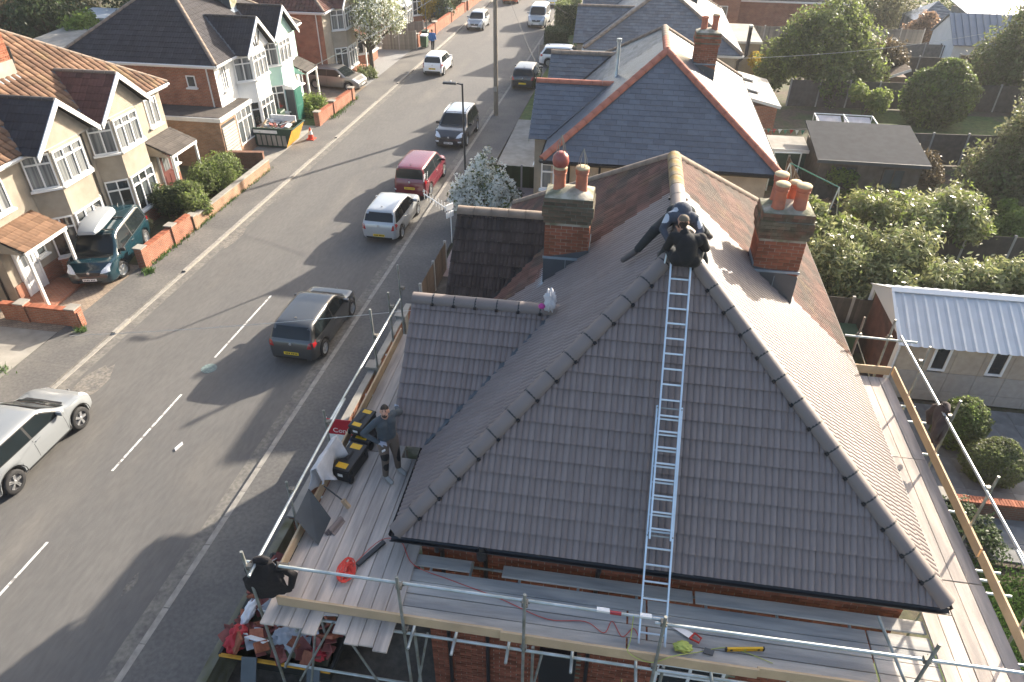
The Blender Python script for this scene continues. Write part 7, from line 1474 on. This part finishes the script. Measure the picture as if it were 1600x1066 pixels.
def bin_(label, x, y, lid, body='bin_green', z=.1, rz=0.):
    t = thing('wheelie_bin', label, 'bin', (x, y, z), rz, 'wheelie bins'); M = wm(t); b = MB(); b.add([(-.22, -.25, .08), (.22, -.25, .08), (.22, .25, .08), (-.22, .25, .08), (-.28, -.34, .98), (.28, -.34, .98), (.28, .3, .98), (-.28, .3, .98)], [(3, 2, 1, 0), (4, 5, 6, 7), (0, 1, 5, 4), (1, 2, 6, 5), (2, 3, 7, 6), (3, 0, 4, 7)]); b.build('body', body, t, M=M, bevel=.02)
    MB().add([(-.3, -.38, .985), (.3, -.38, .985), (.3, .34, .985), (-.3, .34, .985), (-.26, -.3, 1.06), (.26, -.3, 1.06), (.26, .3, 1.08), (-.26, .3, 1.08)], [(3, 2, 1, 0), (4, 5, 6, 7), (0, 1, 5, 4), (1, 2, 6, 5), (2, 3, 7, 6), (3, 0, 4, 7)]).build('lid', lid, t, M=M, bevel=.02)
    for s in (-1, 1): MB().lathe([(.1, -.02), (.1, .02)], (s*.25, .26, .1), 12, axis=(1, 0, 0)).build('wheel', 'rubber', t, M=M)
    MB().tube((-.2, .36, .96), (.2, .36, .96), .018).build('handle', body, t, M=M)
mat('bin_green', (.025, .055, .035), .6, .1); mat('bin_blue', (.03, .08, .2), .6, .1); mat('bin_lime', (.03, .07, .035), .6)
bin_('blue-lidded wheelie bin behind builders skip', -20.5, 39.0, 'bin_blue', 'loo_grey'); bin_('green wheelie bin between skip and portable toilet', -20.3, 39.9, 'bin_green'); bin_('green wheelie bin on far pavement beside pedestrian', -17.2, 62.9, 'bin_green'); bin_('pale-lidded wheelie bin nearest pedestrian', -16.9, 61.3, 'rubble_white', 'bin_lime')
bin_('green wheelie bin against black fence by garage', 8.35, 21.2, 'bin_lime', 'bin_lime', .0); bin_('blue wheelie bin against black fence by garage', 7.75, 21.25, 'bin_blue', 'bin_blue', .0)
# ---------------------------------------------------------------- garage with concrete panels
GA = thing('garage', 'prefab garage with pale metal roof and tan concrete panel walls', 'garage', (11.5, 20.5, 0)); gx0, gx1, gy0, gy1, gz, gr = 9.1, 17.5, 19.0, 22.3, 2.2, 3.0; gm_ = (gy0+gy1)/2
MB().box(gx0, gx1, gy0+.06, gy1, 0, gz).build('core', 'soil', GA)
i = 0; x = gx0
while x < gx1-.2:
    w = .82
    for z0, z1, m_ in ((.03, .42, 'concrete_panel_grey'), (.43, 1.12, 'concrete_panel_grey'), (1.13, 2.18, 'concrete_panel')):
        if m_ == 'concrete_panel' and i in (1, 3, 6): MB().box(x, x+.18, gy0, gy0+.06, z0, z1).build('wall_panel', m_, GA); MB().box(x+.62, x+w-.012, gy0, gy0+.06, z0, z1).build('wall_panel', m_, GA); window(GA, (x+.16, gy0+.01, 1.2), (1, 0, 0), .5, .9, 1, panes=('glass',), top=0, sill=False, fr=.07)
        else: MB().box(x, x+w-.012, gy0, gy0+.06, z0, z1).build('wall_panel', m_, GA)
    x += w; i += 1
MB().box(gx0-.02, gx0+.02, gy0+.35, gy1-.35, .05, 2.15).build('door', 'tile_redbrown', GA)
for y in (gy0+.12, gy1-.12): MB().box(gx0-.06, gx0+.02, y-.12, y+.12, 0, 2.2).build('door_post', 'plastic_white', GA)
MB().slab([(gx0-.1, gy0-.12, gz), (gx0-.1, gy1+.12, gz), (gx0-.1, gm_, gr)], (.05, 0, 0)).build('gable', 'plastic_white', GA)
for s, ye in ((-1, gy0-.2), (1, gy1+.2)):
    R_ = MB(); nn = 112; sl2 = (gr-gz)/(gm_-gy0)
    for k_ in range(nn+1):
        x = gx0-.14+(gx1-gx0+.2)*k_/nn; hh = .03*(1 if k_ % 4 in (0,) else 0); R_.v += [(x, ye, gz-.2*sl2+hh+.02), (x, gm_, gr+hh+.02)]
    for k_ in range(nn): R_.f.append([2*k_, 2*k_+2, 2*k_+3, 2*k_+1]); R_.m.append(0)
    R_.build('roof_sheet', 'metal_roof', GA)
MB().slab([(gx0-.18, gm_-.16, gr+.0), (gx1+.1, gm_-.16, gr+.0), (gx1+.1, gm_, gr+.08), (gx0-.18, gm_, gr+.08)], (0, 0, .015)).build('ridge_cap', 'plastic_white', GA); MB().slab([(gx0-.18, gm_+.16, gr+.0), (gx1+.1, gm_+.16, gr+.0), (gx1+.1, gm_, gr+.08), (gx0-.18, gm_, gr+.08)], (0, 0, .015)).build('ridge_cap', 'plastic_white', GA)
MB().slab([(gx0-.18, gy0-.2, gz-.1), (gx0-.10, gy0-.2, gz-.1), (gx0-.10, gm_, gr+.06), (gx0-.18, gm_, gr+.06)], (0, 0, .03)).build('verge', 'plastic_white', GA)
# ---------------------------------------------------------------- sheds and outbuildings in the gardens
def shed(name, label, cat, x0, x1, y0, y1, h0, h1, wm_, rm_, over=.2, lean='y', win=(), base=0.):
    t = thing(name, label, cat, ((x0+x1)/2, (y0+y1)/2, base)); MB().box(x0, x1, y0, y1, base, min(h0, h1)).build('walls', wm_, t)
    o = over
    if lean == 'y': P = [(x0-o, y0-o, h0), (x1+o, y0-o, h0), (x1+o, y1+o, h1), (x0-o, y1+o, h1)]
    else: P = [(x0-o, y0-o, h0), (x1+o, y0-o, h1), (x1+o, y1+o, h1), (x0-o, y1+o, h0)]
    MB().slab(P, (0, 0, .07)).build('roof', rm_, t); MB().beam(P[0], P[1], .03, .16).build('fascia', 'paint_white' if 'felt' not in rm_ else 'lead', t)
    for a, w in win: window(t, (a, y0-.01, base+.9), (1, 0, 0), w, 1.0, 2, panes=('glass', 'glass_mid'), top=0, m='fence_dark')
    return t
mat('roof_felt', (.048, .05, .055), .95, .15, 3, .3, 60, spec=.1)
shed('garden_shed', 'long shed with grey felt roof and dark open front', 'shed', 9.7, 14.3, 34.3, 37.8, 2.15, 2.75, 'fence_dark', 'roof_felt', .25, win=((10.4, 1.), (12.6, 1.)))
shed('garden_shed', 'green metal shed beside slate roof corner', 'shed', 7.7, 9.4, 36.0, 37.6, 1.9, 2.0, 'skip_green', 'concrete', .08)
EX = shed('extension', 'rear extension with weathered sloping roof and two skylights', 'extension', 6.2, 8.6, 41.2, 46.5, 3.1, 2.5, 'brickwork', 'slate_old', .15, 'x')
for y in (44.8, 42.4): MB().slab([(6.5, y, 3.17), (7.7, y, 2.87), (7.7, y+.5, 2.87), (6.5, y+.5, 3.17)], (.02, 0, .06)).build('skylight', 'plastic_white', EX)
FL = MB().path([(6.5, 44.5, 3.0), (6.5, 44.5, 4.0), (6.9, 44.6, 4.4), (6.9, 44.6, 5.9)], .11, 10).build('flue_pipe', 'black_plastic', EX, smooth=True); MB().lathe([(.13, 0), (.13, .1)], (6.9, 44.6, 5.9), 10).build('flue_cap', 'galv', EX)
shed('extension', 'flat roofed rear extension of third slate house', 'extension', 6.6, 9.6, 56.5, 62.5, 2.6, 2.6, 'roughcast', 'concrete', .15)
shed('cold_frame', 'small pale roofed box between fences', 'shed', 20.3, 22.3, 58.2, 59.4, .9, 1.2, 'concrete', 'metal_roof', .05)
shed('garden_shed', 'brown playhouse behind rounded shrub', 'shed', 17.9, 18.9, 52.6, 53.8, 1.6, 2.1, 'fence_brown', 'fence_brown', .1, 'x'); shed('outbuilding', 'low outbuilding with pale roof at top right', 'shed', 28.8, 35, 70.5, 75, 2.6, 3.0, 'concrete', 'metal_roof', .3, win=((29.4, .9), (31., .9)))
WS = thing('outbuilding', 'white rendered outbuilding with grey ribbed metal roof', 'outbuilding', (27, 62, 0)); a, b, c, d = 24.2, 31.5, 60.2, 65.0
MB().box(a, b, c, d, 0, 2.3).build('walls', 'render_white', WS); MB().slab([(a, c, 2.3), (a, d, 2.3), (a, (c+d)/2, 3.9)], (.1, 0, 0)).build('gable', 'render_white', WS)
for s, ye in ((-1, c-.2), (1, d+.2)): MB().slab([(a-.15, ye, 2.2), (b, ye, 2.2), (b, (c+d)/2, 3.95), (a-.15, (c+d)/2, 3.95)], (0, 0, .06)).build('roof', 'metal_roof_grey', WS)
for k_ in range(15): MB().beam((a+.2+k_*.5, c-.2, 2.30), (a+.2+k_*.5, (c+d)/2, 4.05), .05, .05).build('roof_rib', 'metal_roof_grey', WS)
for y in (61.6, 62.3): window(WS, (a-.005, y+.35, .3), (0, -1, 0), .38, 1.6, 1, panes=('glass',), top=0, sill=False)
GH = thing('greenhouse', 'pyramid roofed pale greenhouse beyond long fence', 'greenhouse', (26.5, 72, 0)); q = [(24.5, 70.5), (28.5, 70.5), (28.5, 74), (24.5, 74)]
MB().box(24.5, 28.5, 70.5, 74, 0, 1.9).build('walls', 'glass_net', GH)
for i in range(4): (xa, ya_), (xb, yb_) = q[i], q[(i+1) % 4]; MB().slab([(xa, ya_, 1.9), (xb, yb_, 1.9), (26.5, 72.2, 3.3)], (0, 0, .04)).build('roof_panel', 'glass_net', GH)
shed('garden_shed', 'small pale roofed shed behind broad garden tree', 'shed', 16.4, 18.6, 70.4, 72.4, 1.9, 2.4, 'fence_grey', 'metal_roof', .1, 'x')
LB = thing('long_building', 'long low building with dark tiled roof beyond garden fence', 'building', (15, 78, 0)); MB().box(9.5, 19.5, 74, 82, 0, 2.6).build('walls', 'brickwork', LB); MB().slab([(9.2, 73.6, 2.6), (19.8, 73.6, 2.6), (19.8, 78, 5.), (9.2, 78, 5.)], (0, 0, .08)).build('roof', 'tile_grey', LB); MB().slab([(9.2, 82.4, 2.6), (19.8, 82.4, 2.6), (19.8, 78, 5.), (9.2, 78, 5.)], (0, 0, .08)).build('roof', 'tile_grey', LB); MB().beam((9.2, 73.55, 2.58), (19.8, 73.55, 2.58), .1, .14).build('gutter', 'paint_white', LB)
BH = thing('brick_house', 'red brick house corner with white window at top of gardens', 'house', (8.2, 72, 0)); MB().box(6.9, 9.4, 68.8, 76, 0, 5).build('wall', 'brickwork', BH); window(BH, (7.3, 68.79, 1.6), (1, 0, 0), 1.1, 1.3, 1, panes=('glass_net',), top=0); MB().slab([(6.6, 68.5, 5), (9.7, 68.5, 5), (9.7, 72.5, 7.4), (6.6, 72.5, 7.4)], (0, 0, .1)).build('roof', 'tile_redbrown', BH)
T4 = hip_house('semi_detached_house', 'fourth house pair further up right side of the street', -2.2, 6.4, 62, 75, 4.6, 7.2, 66.2, 70.5, T_SLATE2, ['slate_mid'], lambda p: 0, 0, ['roughcast', 'roughcast'], [(-3.0, 66, 6.1)], ridge=('ridge_old', 'mortar'), gut='paint_white', seed=90, clip=False)
# swing-like steel frames, gazebo and washing line
mat('frame_pale', (.55, .6, .58), .5); mat('frame_green', (.05, .22, .16), .5); mat('canopy', (.62, .6, .62), .8, trans=.3)
GZ = thing('gazebo', 'pale framed canopy with sagging white fabric behind shed', 'gazebo', (12.3, 40.6, 0)); P = [(10.7, 39.0), (13.75, 39.0), (13.9, 41.9), (10.8, 41.9)]
for (x, y) in P: MB().tube((x, y, 0), (x, y, 2.05), .03).build('leg', 'frame_pale', GZ)
for i in range(4): MB().tube((*P[i], 2.05), (*P[(i+1) % 4], 2.05), .03).build('rail', 'frame_pale', GZ)
MB().tube((12.25, 39, 2.07), (12.35, 41.9, 2.07), .03).build('rail', 'frame_pale', GZ)
for xa, xb in ((10.85, 12.2), (12.35, 13.75)):
    F_ = MB(); k = 9
    for j in range(k):
        for i in range(k): u, v = i/(k-1), j/(k-1); F_.v.append((xa+(xb-xa)*u, 39.1+2.7*v, 2.0-.7*(1-abs(2*v-1)**1.6)*(.5+.5*math.sin(math.pi*u))))
    for j in range(k-1):
        for i in range(k-1): a = j*k+i; F_.f.append([a, a+1, a+k+1, a+k]); F_.m.append(0)
    F_.build('canopy', 'canopy', GZ, smooth=70)
SWG = thing('swing_frame', 'white and green steel swing frame beside slate house corner', 'swing', (8.6, 33.4, 0)); ap = (7.9, 33.6, 2.2)
for a, b, m_ in (((7.4, 32.6, 0), (8.1, 33.4, 2.2), 'frame_pale'), ((8.8, 34.2, 0), (8.1, 33.4, 2.2), 'frame_pale'), ((8.1, 33.4, 2.2), (9.9, 31.3, 2.0), 'frame_green'), ((9.9, 31.3, 2.0), (9.4, 30.6, 0), 'frame_pale'), ((9.9, 31.3, 2.0), (10.4, 31.9, 0), 'frame_pale'), ((7.4, 32.6, .6), (8.8, 34.2, .6), 'frame_pale')): MB().tube(a, b, .03).build('tube', m_, SWG)
AF = thing('goal_frame', 'white rectangular steel frame before green shed', 'frame', (8.3, 35.4, 0))
for a, b in (((7.7, 35.3, 0), (7.7, 35.3, 2.)), ((9.0, 35.4, 0), (9.0, 35.4, 2.)), ((7.7, 35.3, 2.), (9.0, 35.4, 2.))): MB().tube(a, b, .035).build('tube', 'frame_pale', AF)
mat('flag_white', (.7, .7, .68), .8); mat('flag_red', (.4, .05, .05), .8)
BN = thing('bunting', 'string of triangular bunting above green shed', 'bunting', (7.6, 38.6, 1.9)); MB().path([(6.6, 38.6, 2.2), (8., 38.6, 2.02), (9.8, 38.6, 2.2)], .008, 4).build('string', 'wire_light', BN)
for i in range(11): x = 6.7+i*.29; MB().slab([(x-.1, 38.6, 2.1), (x+.1, 38.6, 2.1), (x, 38.6, 1.86)], (0, .004, 0)).build('flag', ('flag_white', 'frame_green', 'flag_red')[i % 3], BN)
# far left back gardens
for lb, x0, x1, y0, y1, h in (('flat roofed grey garage behind cream houses', -42, -36.5, 46.5, 51.5, 2.5), ('second white roofed outbuilding beside bare tree', -43.5, -39, 54.5, 57, 2.8)): shed('outbuilding', lb, 'outbuilding', x0, x1, y0, y1, h, h+.2, 'concrete', 'metal_roof' if 'white' in lb else 'concrete', .2)
# small litter and marks on the road
o = MB().slab([(0, 0, 0), (.3, .05, 0), (.35, .14, 0), (.05, .1, 0)], (0, 0, .03)).build('paper_scrap', 'bag_white', None, M=Matrix.Translation((-11.75, 13.1, .004)) @ Matrix.Rotation(1.2, 4, 'Z')); tag(o, 'crumpled white paper scrap lying on road', 'litter')
o = MB().prism([(.26*math.cos(i*.42), .26*math.sin(i*.42)) for i in range(15)], 0, .008).build('manhole_cover', 'teal_mark', None, M=Matrix.Translation((-12.75, 16.9, .0))) if mat('teal_mark', (.12, .16, .155), .8, .3, 12) else None; tag(o, 'round greenish utility cover in road near centre line', 'cover')
mat('dust_pale', (.175, .16, .138), .95, .3, 12, .4, 120, col2=(.12, .113, .105), mscale=4)
for (x, y, rx, ry, sd) in ((-16.1, 15.6, .45, .9, 3), (-16.45, 26., .3, 1.1, 4), (-10.4, 8.8, .1, .3, 5)):
    bm = bmesh.new(); vs = [bm.verts.new((x+rx*math.cos(i*.314)*(1+.35*noise.noise(Vector((i*.7, sd, 0)))), y+ry*math.sin(i*.314)*(1+.35*noise.noise(Vector((i*.9, sd, 2)))), .006)) for i in range(20)]; bm.faces.new(vs); bm_obj(bm, 'grit_patch', 'dust_pale')['kind'] = 'structure'
# ---------------------------------------------------------------- thin haze over the whole place
hz = MB().box(-400, 400, -200, 600, -1.2, 17.5).build('haze', 'felt'); hz.data.materials.clear(); hm_ = bpy.data.materials.new('haze_air'); hm_.use_nodes = True
n_ = hm_.node_tree.nodes; n_.clear(); ou = n_.new('ShaderNodeOutputMaterial'); pv = n_.new('ShaderNodeVolumePrincipled'); pv.inputs['Color'].default_value = (.93, .95, 1, 1); pv.inputs['Density'].default_value = .00032; pv.inputs['Anisotropy'].default_value = .35
hm_.node_tree.links.new(pv.outputs[0], ou.inputs['Volume']); hz.data.materials.append(hm_); hm_.cycles.homogeneous_volume = True; hz['kind'] = 'stuff'; tag(hz, 'thin pale haze hanging over the street and gardens', 'haze')
